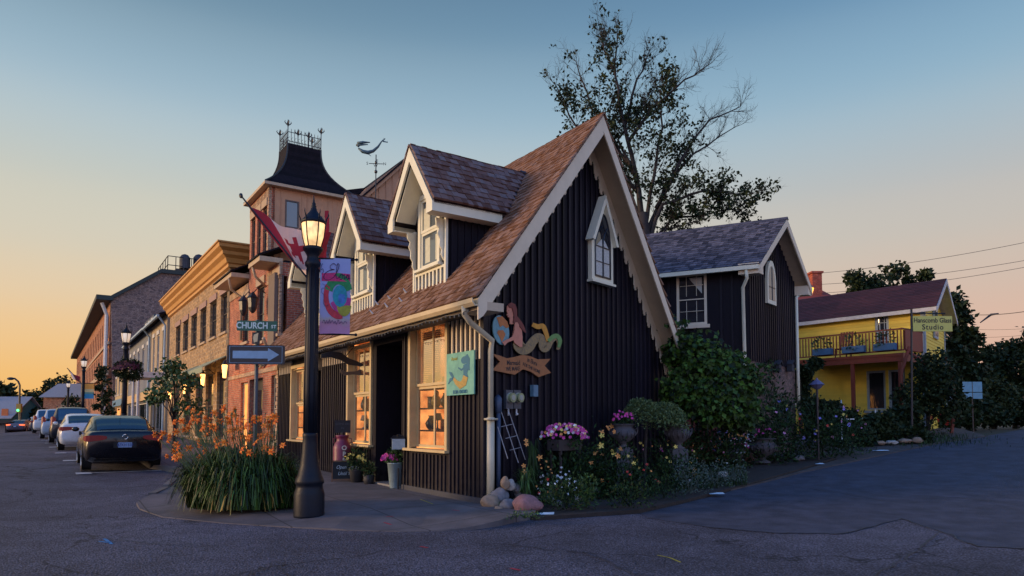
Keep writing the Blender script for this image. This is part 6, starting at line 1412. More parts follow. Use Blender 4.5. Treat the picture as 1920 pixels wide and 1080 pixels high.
# flag on a raked pole fixed to the lamp
f0=atY(575,520,10.7); f1=atY(452,367,10.3)
fl_=thing('flag',f0,'red and white maple leaf flag drooping from a raked pole on the lamp','flag')
m=MB(); m.tube([LP+V((-.05,-.05,f0.z-.12)),f0,f1],[.016,.016,.013],6); m.blob(f1,.03,.03,.04,8,6,.1); m.build('flag_pole',DARKM,fl_)
# cloth: hoist along the pole, fly edge sags below the lamp behind the post
def FP(u,v):   # u along fly 0..1, v 0..1 down the pole (hoist)
    a_=atY(466,388,10.36); b_=atY(550,492,10.62); h0=a_+(b_-a_)*v
    c0_=atY(600+20,440,10.95); c1_=atY(595,520,10.95); e0=c0_+(c1_-c0_)*v
    sag=-.10*math.sin(math.pi*u)*(1-.4*v)
    p=h0+(e0-h0)*u; p=p+Z*sag+V((.05,-.09,0))*math.sin(u*9+v*2)*min(1,u*3)+V((0,0,.03))*math.sin(u*14-v*3); return p
FR=M('flag_red',(.42,.015,.03),rough=.75,var=.12,vs=4,sub=0); FW=M('flag_white_bounce_tint',(.75,.55,.47),rough=.75,var=.08)  # white cloth tinted salmon: red bounce light put into its colour
nU,nV=36,16
mr_=MB(); mw=MB(); mfly=MB(); mlf=MB()
def inleaf(u,v):
    x=(u-.5)/.15; y=(v-.45)/.27
    a_=math.atan2(y,x); r_=math.hypot(x,y); return r_<.75+.3*math.cos(5*a_)
for i in range(nU):
    for j in range(nV):
        u,v=(i+.5)/nU,(j+.5)/nV; q=(FP(i/nU,j/nV),FP((i+1)/nU,j/nV),FP((i+1)/nU,(j+1)/nV),FP(i/nU,(j+1)/nV))
        (mr_ if u<.26 else mfly if u>.76 else mlf if inleaf(u,v) else mw).quad(*q)
mr_.build('red_cloth',FR,fl_,True); mfly.build('red_cloth',FR,fl_,True); mlf.build('maple_leaf',FR,fl_,True); mw.build('white_cloth',FW,fl_,True)
# part of the cloth that has blown round behind the post and hangs beside it
m=MB(); 
for j in range(10):
    x0=613+2*math.sin(j*.8); y0=395+j*12.5; a_,b_=atY(x0-4-j*.6,y0,11.0),atY(x0+3-j*.4,y0,11.05); c_,d_=atY(x0-4-(j+1)*.6,y0+12.5,11.0),atY(x0+3-(j+1)*.4,y0+12.5,11.05); m.prism([a_,b_,d_,c_],V((0,.02,0)))
m.build('hanging_fold',FR,fl_)
# ------------------------------------------------------------------ street-name post
SPx=atY(479,790,11.75); SP=V((SPx.x,11.75,0))
sp=thing('sign_post',SP,'slim post rising from the daylilies carrying three street signs','sign post')
m=MB(); m.tube([SP,SP+Z*(atY(479,600,11.75).z)],.035,8); m.build('post',M('blue_grey_steel',(.04,.07,.1),rough=.5,var=.2),sp)
def board(name,label,c,right,w_,h_,mat,th=.012,cat='sign',rr=.03,par=None):
    m=MB(); right=V(right).normalized(); nr=right.cross(Z); pts=[]
    for cx,cy,a0 in((w_/2-rr,h_/2-rr,0),(-w_/2+rr,h_/2-rr,90),(-w_/2+rr,-h_/2+rr,180),(w_/2-rr,-h_/2+rr,270)):
        for k in range(4): a_=math.radians(a0+k*30); pts.append(V(c)+right*(cx+rr*math.cos(a_))+Z*(cy+rr*math.sin(a_)))
    m.prism(pts,-nr*th); return m.build(name,mat,par,label=label,cat=cat)
sr=V((1,.16,0)).normalized(); so=sr.cross(Z)
c=atY(482,611,11.66); 
gs=board('street_name_sign','green street name sign reading CHURCH ST',c,sr,.66,.175,M('sign_green',(.006,.1,.055),rough=.4,var=.15),rr=.01)
WSG=M('sign_white',(.6,.72,.66),rough=.5)
lettering('CHURCH',.152,c-sr*.08+so*.004,sr,Z,WSG,gs,sx=.82,ext=.002,bold=.004); lettering('ST',.08,c+sr*.275+so*.004+Z*-.012,sr,Z,WSG,gs,sx=1.0,ext=.002,bold=.002)
c=atY(480,665,11.6); sr2=V((1,.08,0)).normalized(); so2=sr2.cross(Z)
ow=board('one_way_sign','black one way sign with a pale arrow pointing right',c,sr2,.96,.33,M('sign_black',(.008,.009,.016),rough=.4),rr=.03)
def R2(u,v,o=.003): return c+sr2*u+Z*v+so2*o
m=MB(); m.prism([R2(-.385,-.065),R2(.2,-.065),R2(.2,-.115),R2(.385,0),R2(.2,.115),R2(.2,.065),R2(-.385,.065)],so2*.002); m.build('arrow',M('arrow_blue_white',(.2,.34,.5),rough=.45),ow)
m=MB(); 
for a_,b_ in(((-.435,.14),(.435,.14)),((-.435,-.14),(.435,-.14)),((-.435,-.14),(-.435,.14)),((.435,-.14),(.435,.14))): m.tube([R2(*a_,.002),R2(*b_,.002)],.004,4)
m.build('border_line',M('arrow_blue_white',(0,0,0)),ow)
c=atY(480,634,11.7); m=MB(); m.cbx(c,V((.13,0,0)),V((0,.012,0)),Z*.2); m.build('small_plate',M('sign_black',(0,0,0)),sp); m=MB(); m.prism([c+V((x,-.012,z)) for x,z in[(-.03,-.08),(.03,-.06),(.045,.09),(-.03,.06),(-.045,0)]],V((0,-.003,0))); m.build('pale_emblem',M('emblem_cream',(.6,.5,.3),rough=.6),sp)
# ------------------------------------------------------------------ things before the shop
def op(x,y):
    p=atz(x,y,.02)
    for _ in range(4): p=atz(x,y,pav_z(p.x,p.y))
    return p
def Sg(x,y): return gray(x,y) if False else atz(x,y,.02)
# milk can with letters, dark plaque on top
p=op(641,899); k=p.y/1280; mc=thing('milk_can',p,'maroon milk can lettered OPEN down its side','milk can')
hh=(872-806)*k; MAR=M('maroon_enamel',(.16,.02,.06),rough=.45,var=.25,vs=8,bump=.1)
m=MB(); m.lathe(p,[(.0,0),(.21,.0),(.215,.02),(.21,.05),(.215,.74),(.205,.80),(.165,.88),(.135,.93),(.13,1.0),(.16,1.03),(.16,1.06),(.05,1.07)],20); m.build('body',MAR,mc,True)
m=MB()
for sgn in(-1,1): m.tube([p+V((sgn*.16,0,.86)),p+V((sgn*.22,0,.88)),p+V((sgn*.22,0,.98)),p+V((sgn*.13,0,1.0))],.011,5)
m.build('handle',MAR,mc)
for i,ch in enumerate('OPEN'): lettering(ch,.15,p+V((.1,-.217,.76-i*.145)),V((1,.35,0)),Z,M('cream_letter',(.6,.58,.5),rough=.6),mc,bold=.004)
m=MB(); m.cbx(p+Z*1.27,V((.36,.1,0)),V((-.005,.02,0)),Z*.30); po=m.build('plaque',M('slate_plaque',(.02,.02,.025),rough=.7),None,label='dark slate plaque standing on top of the milk can',cat='sign')
pr=V((.36,.1,0)).normalized()
for i in (0,1): lettering(('COME ON','IN')[i],.07,p+Z*(1.33-.1*i)+pr.cross(Z)*.014,pr,Z,M('chalk_faint',(.09,.09,.11),rough=.9),po,ext=.001)
m=MB(); m.tube([p+Z*1.06,p+Z*1.13],.03,6); m.build('plaque_foot',DARKM,po)
# chalkboard on the pavement
p=op(651,903); ab=thing('chalkboard_sign',p,'chalkboard A-frame with brown frame in front of the milk can','chalkboard')
WD=M('brown_frame_wood',(.16,.07,.03),rough=.6,var=.3,vs=12); ar=V((.97,.22,0)).normalized(); an=ar.cross(Z); lean=(Z-an*.22).normalized(); w_=.72; h_=.50
q0=p-ar*w_/2; 
m=MB(); th=an*-.02
for a_,b_,c_ in((q0,ar*.03,lean*h_),(q0+ar*(w_-.03),ar*.03,lean*h_),(q0+ar*.03+lean*(h_-.035),ar*(w_-.06),lean*.035),(q0+ar*.03+lean*.03,ar*(w_-.06),lean*.035)): m.bx(a_,b_,c_,th)
m.build('frame',WD,ab)
m=MB(); m.bx(q0+ar*.03+lean*.06-an*.01,ar*(w_-.06),lean*(h_-.09),th*.3); m.build('slate',M('slate_board',(.018,.018,.02),rough=.85,var=.4,vs=8),ab)
m=MB(); q1=q0-an*.3; 
for u in(0,w_-.03): m.bx(q1+ar*u,ar*.025,(q0+lean*h_-q1)-th,an*.015)
m.build('rear_leg',WD,ab)
CH=M('chalk',(.45,.5,.52),rough=.9,var=.3,vs=40)
for i,tx in enumerate(('Open Today','Until 9 PM')): lettering(tx,.12,q0+ar*(w_/2)+lean*(.34-.15*i)+an*-.002,ar,lean,CH,ab,shear=.35,ext=.001,sx=.85)
# galvanised pail with petunias
p=op(741,915); pa=thing('flower_pail',p,'tall grey galvanised pail with pink petunias by the shop door','pail'); GAL=M('galvanised',(.25,.33,.36),rough=.45,var=.2,vs=7,metal=.2)
m=MB(); m.lathe(p,[(.0,.0),(.115,.0),(.12,.015),(.17,.52),(.18,.525),(.18,.54),(.155,.54),(.15,.48),(0,.47)],20); m.build('pail',GAL,pa,True)
f=MB(); leafcloud(f,p+Z*.68,(.24,.2,.17),460,.06,.03,hollow=.2)
for i in range(40): blade(f,p+Z*.54,rv(),U(.1,.26),U(.15,.32),.012,4,1.2)
f.build('foliage',G2,pa,uv=False)
def blossoms(par,c,r,n,mat,s,left=0):
    b=MB()
    for i in range(n):
        d=rv().normalized(); d.z=abs(d.z)*.9; d.y=-abs(d.y); q=c+V((d.x*r[0]+left,d.y*r[1],d.z*r[2]))*1.0; ax_=V((U(-.5,.5),-1,U(0,.9))).normalized(); u_=ax_.orthogonal().normalized(); w2=ax_.cross(u_); cz=R()
        for j in range(5):
            a=j*2*math.pi/5; d0=u_*math.cos(a)+w2*math.sin(a); d2=u_*math.cos(a+1.1)+w2*math.sin(a+1.1); b.add([q,q+d0*s+ax_*s*.2,q+(d0+d2)*s*.65+ax_*s*.3,q+d2*s+ax_*s*.2],[(0,1,2,3)],cz)
    return b.build('blossoms',mat,par,uv=False)
blossoms(pa,p+Z*.6,(.18,.15,.15),40,PK_,.03,-.12)
# white metal letter stand between pail and door
p=S(3.12,.14,.02); wb=thing('metal_box',p,'small pale metal box on a slim stand behind the flower pail','box'); k=p.y/1280
m=MB(); m.tube([p,p+Z*.45],.02,6); m.build('stand',DARKM,wb); zt=atY(741,838,p.y).z
m=MB(); m.cbx(V((p.x,p.y,zt+.06)),V((.27,.04,0)),V((-.03,.2,0)),Z*.22); m.build('body',M('pale_blue_metal',(.3,.38,.42),rough=.4),wb,bevel=.008)
m=MB(); m.prism([V((p.x-.15,p.y-.12,zt+.17)),V((p.x+.15,p.y-.08,zt+.17)),V((p.x+.13,p.y+.12,zt+.22)),V((p.x-.13,p.y+.08,zt+.22))],Z*.02); m.tube([V((p.x-.03,p.y,zt+.2)),V((p.x-.03,p.y,zt+.26)),V((p.x+.03,p.y,zt+.26)),V((p.x+.03,p.y,zt+.2))],.008,5); m.build('lid',DARKM,wb)
# window boxes / plants by the second window
p=S(5.05,.3,.02); o=thing('potted_plant',p,'dark pot of greenery and yellow flowers beside the milk can','potted plant'); m=MB(); m.lathe(p,[(0,0),(.12,0),(.17,.3),(.18,.32),(.15,.32),(0,.28)],14); m.build('pot',M('dark_pot',(.03,.03,.035),rough=.7),o,True); f=MB(); leafcloud(f,p+Z*.55,(.3,.24,.28),420,.09,.03,hollow=.1); f.build('foliage',G1,o,uv=False); blossoms(o,p+Z*.5,(.3,.24,.22),16,YL,.03)
p=S(4.55,.2,.02); o=thing('potted_plant',p,'dark low potted shrub at the foot of the shop door','potted plant'); m=MB(); m.lathe(p,[(0,0),(.1,0),(.13,.22),(.11,.22),(0,.2)],14); m.build('pot',M('dark_pot',(0,0,0)),o,True); f=MB(); leafcloud(f,p+Z*.35,(.2,.18,.2),260,.07,.03,hollow=.1); f.build('foliage',G1,o,uv=False)
# teal mermaid sign on the shop front
TEAL=M('teal_sign_paint',(.10,.40,.42),rough=.6,var=.35,vs=3.5,hue=(.2,.42,.25)); 
q0=(onplane(840,745,S(0,.06),N)-C); q1=(onplane(892,664,S(0,.06),N)-C); sa,sb_2=q0.dot(D),q1.dot(D)
zb_,zt_=1.93,2.71
def TS(u,v,o=0): return S(sb_2+(sa-sb_2)*(1-u),.07+o,zb_+(zt_-zb_)*v)
m=MB(); m.prism([TS(0,0),TS(1,0),TS(1,1),TS(0,1)],N*.025); ts=m.build('shop_sign',TEAL,None,label='turquoise painted sign with a mermaid beside the corner shop window',cat='sign')
def flat(par,pts,mat,name,fn,o): 
    m=MB(); m.prism([fn(u,v,o) for u,v in pts],(fn(.5,.5,o+.003)-fn(.5,.5,o))); return m.build(name,mat,par)
SB=M('mermaid_blue',(.02,.15,.25),rough=.6); SO=M('mermaid_ochre',(.45,.3,.08),rough=.6,var=.3,vs=20)
def strip(par,path,wds,mat,name,fn,o):
    m=MB(); L_=[];R_=[]
    for i,(u,v) in enumerate(path):
        a_=path[max(0,i-1)]; b_=path[min(len(path)-1,i+1)]; dx,dy=b_[0]-a_[0],b_[1]-a_[1]; l=math.hypot(dx,dy) or 1; w_=wds[i]/2; L_.append((u-dy/l*w_,v+dx/l*w_)); R_.append((u+dy/l*w_,v-dx/l*w_))
    dn=fn(.5,.5,o+.003)-fn(.5,.5,o)
    for i in range(len(path)-1): m.prism([fn(*L_[i],o),fn(*R_[i],o),fn(*R_[i+1],o),fn(*L_[i+1],o)],dn)
    return m.build(name,mat,par)
flat(ts,[(.66+.11*math.cos(a_*.6),.80+.09*math.sin(a_*.6)) for a_ in range(11)],SB,'mermaid_head',TS,.027)
strip(ts,[(.72,.90),(.80,.78),(.80,.66),(.84,.55)],[.12,.14,.1,.04],SB,'mermaid_hair',TS,.026)
strip(ts,[(.68,.70),(.72,.58),(.70,.48),(.72,.38)],[.1,.17,.13,.16],SB,'mermaid_body',TS,.0265)
strip(ts,[(.69,.63),(.56,.58),(.45,.64)],[.05,.045,.03],SB,'mermaid_arm',TS,.0275)
strip(ts,[(.72,.42),(.66,.28),(.52,.22),(.38,.30),(.26,.42)],[.17,.19,.17,.11,.06],SO,'mermaid_tail',TS,.0285)
strip(ts,[(.28,.40),(.18,.52),(.12,.56)],[.05,.08,.02],SB,'tail_fin',TS,.029); strip(ts,[(.27,.40),(.16,.38),(.08,.28)],[.05,.08,.02],SB,'tail_fin',TS,.029)
lettering('ELORA  ONTARIO',.088,TS(.52,.07,.03),-D,Z,SB,ts,sx=.72,ext=.002,bold=.002); lettering('Mermaid',.09,TS(.3,.86,.03),-D,Z,M('sign_gold',(.4,.4,.1),rough=.6),ts,sx=.7,ext=.002,shear=.3)
# painted mermaid holding a globe, on the gable wall
wl_=H(.2,.06,0)
def MP(x,y,o=0):
    q=onplane(x,y,H(0,.055),GN); return q+GN*o
def MC(u,v,o=0): return MP(860+u/5.4,560+v/5.4,o)     # u, v: coordinates in an enlarged detail
mm=thing('mermaid_carving',MC(600,560),'painted wooden mermaid with long tail holding a globe on the black gable','wall sign')
def cut(par,pts,mat,name,o,th=.02):
    m=MB(); m.prism([MC(u,v,o) for u,v in pts],GN*th); return m.build(name,mat,par)
def ribbon(par,path,wds,mat,name,o,th=.02,seg=5):
    P_=[];W_=[]
    for i in range(len(path)-1):
        p0,p1,p2,p3=[V((*path[max(0,min(len(path)-1,i+q))],0)) for q in(-1,0,1,2)]
        for j in range(seg): t=j/seg; P_.append(.5*((2*p1)+(p2-p0)*t+(2*p0-5*p1+4*p2-p3)*t*t+(3*p1-p0-3*p2+p3)*t**3)); W_.append(wds[i]+(wds[i+1]-wds[i])*t)
    P_.append(V((*path[-1],0))); W_.append(wds[-1]); m=MB(); L_=[];R_=[]
    for i,p in enumerate(P_): d=(P_[min(i+1,len(P_)-1)]-P_[max(i-1,0)]).normalized(); n_=V((-d.y,d.x,0)); L_.append(p+n_*W_[i]/2); R_.append(p-n_*W_[i]/2)
    for i in range(len(P_)-1): m.prism([MC(q.x,q.y,o) for q in(L_[i],R_[i],R_[i+1],L_[i+1])],GN*th)
    return m.build(name,mat,par)
SKIN=M('painted_skin',(.62,.24,.16),rough=.6,var=.15,vs=9); HAIR=M('painted_auburn',(.18,.035,.03),rough=.6,var=.35,vs=14)
TAILM=M('painted_tail',(.10,.11,.13),rough=.55,var=.3,vs=22,hue=(.42,.26,.05)); GOLD=M('painted_gold',(.6,.27,.03),rough=.55,var=.25,vs=12); GRN=M('painted_green',(.13,.28,.08),rough=.55,var=.25,vs=12)
gl=cut(mm,[(420+82*math.cos(i*.3142)+18*math.sin(i*.3142),320+150*math.sin(i*.3142)*1.0) for i in range(20)],M('painted_ocean',(.15,.33,.38),rough=.55,var=.3,vs=9),'globe',0)
cut(gl,[(375,190),(430,178),(480,230),(500,290),(470,300),(440,270),(410,290),(395,250)],M('painted_land',(.5,.17,.05),rough=.6,var=.25,vs=9),'land',.021,.004)
cut(gl,[(390,320),(440,320),(465,360),(440,420),(425,440),(405,390),(380,350)],M('painted_land',(0,0,0)),'land',.021,.004)
ribbon(mm,[(640,430),(600,470),(640,520),(700,500),(750,430),(800,390),(840,420),(850,500),(890,500),(930,430),(980,400),(1010,440),(1005,500),(985,505)],[110,110,95,95,85,80,80,75,60,50,42,38,30,16],TAILM,'tail',.0)
ribbon(mm,[(735,262),(790,285),(840,280),(870,340),(895,430)],[40,50,50,44,36],GOLD,'tail_fin',.021,.01)
ribbon(mm,[(895,430),(940,390),(985,380),(1015,430),(1000,495)],[34,44,46,40,24],GRN,'tail_fin',.022,.01)
cut(mm,[(560,215),(600,225),(620,300),(630,390),(628,490),(600,490),(550,450),(530,400),(545,300)],SKIN,'torso',.022)
ribbon(mm,[(570,240),(560,330),(530,400),(470,430),(430,460)],[46,40,36,30,44],SKIN,'arm',.044,.012)
cut(mm,[(478,70),(470,130),(480,150),(472,165),(485,190),(520,195),(550,160),(556,90),(520,60)],SKIN,'head',.022)
cut(mm,[(500,180),(535,180),(540,260),(505,260)],SKIN,'neck',.018)
cut(mm,[(478,62),(510,42),(550,60),(568,110),(570,180),(610,230),(640,280),(660,350),(640,340),(600,290),(570,240),(530,250),(540,190),(530,140),(520,100),(490,92)],HAIR,'hair',.045,.012)
m=MB()
for u,v in((488,120),(482,172)): m.cbx(MC(u,v,.044),T*.02,GN*.004,Z*.008)
m.build('face_marks',DARKM,mm)
# ribbon sign
RB=M('carved_ribbon_wood',(.36,.14,.05),rough=.6,var=.2,vs=10,bump=.2)
rp=[(328,555),(400,575),(480,605),(560,590),(640,570),(720,585),(790,615),(920,610),(860,680),(925,750),(800,795),(720,740),(640,715),(560,770),(480,755),(330,725),(410,640)]
m=MB(); m.prism([MC(u,v,0) for u,v in rp],GN*.025); rs=m.build('ribbon_sign',RB,None,label='carved brown ribbon sign with black lettering under the mermaid carving',cat='sign')
INKB=M('black_letter',(.02,.015,.02),rough=.6)
for txt,u,v,sz,rr in(('Mermaid',545,652,.125,-.05),('in Elora',735,640,.115,.22),('WE MAKE',540,712,.105,-.08),('FOR THE HOME',728,705,.088,.24)):
    a_=MC(u,v,.026); rt_=(T*math.cos(rr)-Z*math.sin(rr)); lettering(txt,sz,a_,rt_,rt_.cross(-GN) if (rt_.cross(-GN)).z>0 else rt_.cross(GN),INKB,rs,sx=.85,ext=.002,bold=.002)
# hanging carved sign over the second door
p=onplane(690,690,S(0,.75),N); hs=thing('hanging_sign',p,'dark carved mermaid bracket sign hanging over the pavement by the lamp','sign')
def HP(x,y,o=0): return onplane(x,y,S(5.9),D)+D*o
m=MB(); 
path=[(602,668),(620,664),(640,668),(655,678),(672,682),(694,693)]; wd_=[7,11,14,12,8,3]
for i in range(len(path)-1):
    (x0,y0),(x1,y1)=path[i],path[i+1]; m.prism([HP(x0,y0-wd_[i]/2),HP(x1,y1-wd_[i+1]/2),HP(x1,y1+wd_[i+1]/2),HP(x0,y0+wd_[i]/2)],D*.05)
m.prism([HP(686,684),HP(696,694),HP(690,700)],D*.04); m.build('carved_figure',DARKM,hs)
m=MB(); m.prism([HP(638,692),(HP(650,697)),HP(668,696),HP(680,691),HP(677,698),HP(680,704),HP(662,702),HP(648,704),HP(640,700)],D*.03); m.build('ribbon_board',M('grey_brown_board',(.10,.07,.05),rough=.7),hs)
m=MB(); m.tube([HP(650,684),HP(650,695)],.006,4); m.tube([HP(668,686),HP(668,696)],.006,4); m.tube([HP(645,672,.02),S(5.9,.05,3.3)],.012,5); m.build('hanger',DARKM,hs)
# ------------------------------------------------------------------ on and against the gable wall
mt=M('meter_glass',(.25,.3,.16),rough=.25,var=.3,vs=10,bump=0)
for x,lb in((951,'left of the paired round electric meters on the black gable'),(966,'right of the paired round electric meters on the black gable')):
    p=onplane(x,746,H(0,.04),GN); o=thing('electric_meter',p,lb,'electric meter','electric meters')
    def disc(mb,c,r,d0,d1): 
        n=18; a_=[c+GN*d0+(T*math.cos(i*2*math.pi/n)+Z*math.sin(i*2*math.pi/n))*r for i in range(n)]; mb.prism(a_,GN*(d1-d0))
    m=MB(); m.bx(p-T*.1-Z*.2,T*.2,GN*.06,Z*.34); m.build('meter_box',M('box_grey',(.06,.07,.09),rough=.5),o)
    m=MB(); disc(m,p,.085,.06,.15); m.build('meter_glass',mt,o); m=MB(); disc(m,p,.094,.06,.09); disc(m,p,.05,.15,.155); m.build('meter_ring',M('meter_ring',(.35,.36,.3),rough=.4),o)
    m=MB(); m.tube([p-Z*.19+GN*.03,p-Z*.32+GN*.03],.015,6); m.blob(p-Z*.3+GN*.05,.02,.02,.02,8,6,0); m.build('seal',WHITE,o)
p=onplane(998,733,H(0,.036),GN); m=MB(); m.bx(p-T*.07-Z*.11,T*.14,GN*.09,Z*.22); m.bx(p-T*.06-Z*.1,T*.05,GN*.093,Z*.2); m.build('junction_box',M('pale_blue_box',(.1,.2,.28),rough=.5),None,label='small blue grey box on the gable under the ribbon sign',cat='utility box',bevel=.004)
m=MB(); m.tube([H(.3,.1,-.05),H(.3,.1,1.62)],.04,8); m.tube([H(.3,.1,1.6),H(.33,.06,1.85),H(.36,.04,1.9)],[.06,.075,.04],8); m.build('conduit_pipe',M('blue_grey_pipe',(.05,.075,.13),rough=.5,var=.25),None,True,label='blue grey conduit pipe beside the cream downspout',cat='pipe')
m=MB()
for a_,b_ in(((940,772),(972,868)),((933,800),(952,860)),((952,765),(985,862))): m.tube([onplane(*a_,H(0,.15),GN),onplane(b_[0],b_[1],H(0,.35),GN)],.008,5)
for i in range(3): m.tube([onplane(940+8*i,800+22*i,H(0,.2+.05*i),GN),onplane(962+7*i,795+22*i,H(0,.2+.05*i),GN)],.006,5)
m.build('wire_trellis',M('pale_wire',(.3,.3,.32),rough=.5),None,label='thin wire trellis leaning on the gable beside the conduit',cat='trellis')
# ------------------------------------------------------------------ stones, urns, baskets, barrel
RK=[(928,925,27,22,'pink','x'),(940,888,20,16,0,0)]
GRK=M('grey_granite',(.17,.16,.17),rough=.85,var=.35,vs=14,bump=.4,bs=50); PRK=M('pink_granite',(.26,.13,.13),rough=.85,var=.35,vs=16,bump=.4,bs=50); TRK=M('tan_stone',(.27,.19,.13),rough=.85,var=.3,vs=14,bump=.4,bs=50); OCK=M('ochre_stone',(.36,.18,.07),rough=.8,var=.35,vs=14,bump=.4); PAK=M('pale_stone',(.36,.33,.3),rough=.85,var=.25,vs=14,bump=.3)
rocks=[(921,950,18,15,TRK,'rounded tan stone at the foot of the downspout'),(937,930,15,15,GRK,'grey boulder just above the tan stone'),(956,908,11,10,PAK,'upright pale stone behind the grey boulder'),(947,905,8,12,TRK,'small tan stone standing left of the upright pale one'),(951,955,14,12,GRK,'grey stone between the tan stone and the pink boulder'),(987,956,27,17,PRK,'large pink boulder at the garden corner'),(977,925,12,9,GRK,'flat dark stone behind the pink boulder'),(972,938,14,7,PAK,'long pale stone lying on the pink boulder'),(994,927,9,7,PAK,'small pale egg shaped stone above the pink boulder'),(1031,925,8,8,GRK,'grey stone behind the white flowers'),(1030,940,10,6,PAK,'pale flat stone right of the pink boulder'),(1083,938,7,7,PAK,'small round pale stone among the front leaves'),(1117,930,12,10,GRK,'dark stone under the near urn'),(1150,925,10,8,TRK,'tan stone at the bed edge below the orange lilies'),(1203,905,9,8,PAK,'pale stone in the bed left of the topiary stem'),(1296,893,10,11,OCK,'ochre ball shaped stone in the middle of the bed'),(1292,908,8,6,PAK,'pale stone just below the ochre ball stone'),(1355,895,10,7,PAK,'pale stone near the right end of the bed'),(935,957,8,5,TRK,'small yellowish stone in front of the grey boulder'),(1078,925,9,7,GRK,'grey stone beside the light green leaves'),(1200,925,8,7,GRK,'small grey stone near the red flowers'),
(1650,833,10,4,TRK,'leftmost flat stone of the far garden edging'),(1672,832,11,4,PAK,'pale flat stone in the far garden edging'),(1697,830,12,5,TRK,'broad flat stone in the far garden edging'),(1720,829,10,6,TRK,'tan block in the far garden edging'),(1740,826,9,7,GRK,'rightmost block of the far garden edging'),(968,913,9,9,GRK,'round grey stone between the pale stones by the tuft'),(1003,938,9,7,TRK,'tan stone between the pink boulder and white flowers'),(1045,948,8,6,GRK,'small dark stone in front of the white flowers'),(1265,890,8,5,GRK,'grey stone beneath the far urn'),(1452,858,10,5,GRK,'flat stone under the tall shrub by the wing'),(1500,862,9,5,GRK,'dark stone at the edge of the parking apron')]
for i,(x,y,a_,b_,mt_,lb) in enumerate(rocks):
    p=gray(x,min(y+b_*.2,975),-.02)
    if (p-C).dot(GN)<.3 and x<1210: p=onplane(x,y+b_*.4,H(0,.38 if y<930 else .3),GN); p.z=max(p.z-.05,gz(p.x,p.y)-.03)
    k=p.y/1280; m=MB(); m.blob(p+Z*b_*k*.75,a_*k*1.05,a_*k*.8,b_*k*1.0,20,13,.16,1.3,i); m.build('boulder' if a_>14 else 'stone',mt_,None,True,label=lb,cat='stone',group='stones edging the garden')
URN=M('cast_stone',(.085,.08,.09),rough=.85,var=.3,vs=12,bump=.5,bs=30)
def urn(x,yt,yb,label,Y=None,s=1,group='stone urns in the garden'):
    p=gray(x,yb) if Y is None else atY(x,yb,Y); k=p.y/1280; h=(yb-yt)*k; o=thing('stone_urn',p,label,'urn',group); r=h*.5*s; m=MB()
    m.lathe(p,[(r*.55,0),(r*.55,h*.05),(r*.3,h*.12),(r*.22,h*.2),(r*.45,h*.3),(r*.8,h*.45),(r*.95,h*.62),(r*.9,h*.78),(r*.72,h*.86),(r*.78,h*.93),(r*.95,h*.98),(r*.95,h),(r*.7,h),(r*.6,h*.9),(0,h*.88)],22)
    for i in range(14):
        a=i*2*math.pi/14; m.tube([p+V((math.cos(a)*r*q,math.sin(a)*r*q,h*z)) for q,z in((.82,.45),(.99,.6),(.93,.74))],[.01,.022,.008],5)
    m.build('bowl',URN,o,True)
    for sg in(-1,1): m=MB(); m.tube([p+V((sg*r*.9,0,h*.75)),p+V((sg*r*1.15,0,h*.85)),p+V((sg*r*1.1,0,h*.65)),p+V((sg*r*.95,0,h*.58))],.018,6); m.build('handle',URN,o,True)
    return o,p,h,r
# plinths raise the urns above the bed
for x,yt,yb,lb,lb2 in((1169,795,842,'stone urn with pink flowers before the black gable','left'),(1272,797,842,'stone urn half hidden under the right side of the topiary','right')):
    o,p,h,r=urn(x,yt,yb,lb,Y=14.3 if x<1200 else 15.0)
    g=gz(p.x,p.y); m=MB(); m.cbx(V((p.x,p.y,(g+p.z)/2-.06)),V((r*1.3,0,0)),V((0,r*1.3,0)),Z*(p.z-g+.12-.0)); m.build('plinth',URN,None,label='stone plinth under the urn '+('with pink flowers' if lb2=='left' else 'beside the topiary'),cat='plinth',bevel=.01)
    if lb2=='left':
        f=MB(); leafcloud(f,p+Z*(h+.1),(r*.9,r*.9,.16),260,.06,.03,hollow=.1); f.build('foliage',G1,o,uv=False); blossoms(o,p+Z*(h+.08),(r*.9,r*.9,.22),26,PK_,.026)
o,p,h,r=urn(1430,822,868,'wide stone planter urn with trailing white and pink flowers',s=1.15)
f=MB(); leafcloud(f,p+Z*(h+.12),(r,r,.2),260,.07,.03,hollow=.1); f.build('foliage',G1,o,uv=False); blossoms(o,p+Z*(h+.05),(r*1.0,r,.25),14,PK_,.028); blossoms(o,p+Z*(h-.15)+V((-r*.9,0,0)),(r*.4,r*.4,.3),18,WH,.022)
p=gray(1375,870); k=p.y/1280; o=thing('barrel_planter',p,'dark half barrel planter with orange white and pink flowers','planter'); h=.42
m=MB(); m.lathe(p,[(0,0),(.24,0),(.3,.2),(.31,.42),(.28,.42),(.26,.36),(0,.36)],20); m.build('barrel',M('dark_oak',(.04,.03,.03),rough=.7,var=.3,vs=12,stretch=(8,8,1)),o,True)
m=MB()
for z in(.1,.3): m.lathe(p,[(.275+.04*(z>.2),z),(.285+.04*(z>.2),z),(.29+.04*(z>.2),z+.035),(.27+.04*(z>.2),z+.035)],20)
m.build('hoop',GAL,o)
f=MB(); leafcloud(f,p+Z*.6,(.42,.36,.26),520,.07,.035,hollow=.1); f.build('foliage',G1,o,uv=False); blossoms(o,p+Z*.5,(.42,.36,.42),24,OR2,.03); blossoms(o,p+Z*.45,(.42,.36,.3),16,WH,.028); blossoms(o,p+Z*.42,(.4,.36,.3),18,PK_,.028)
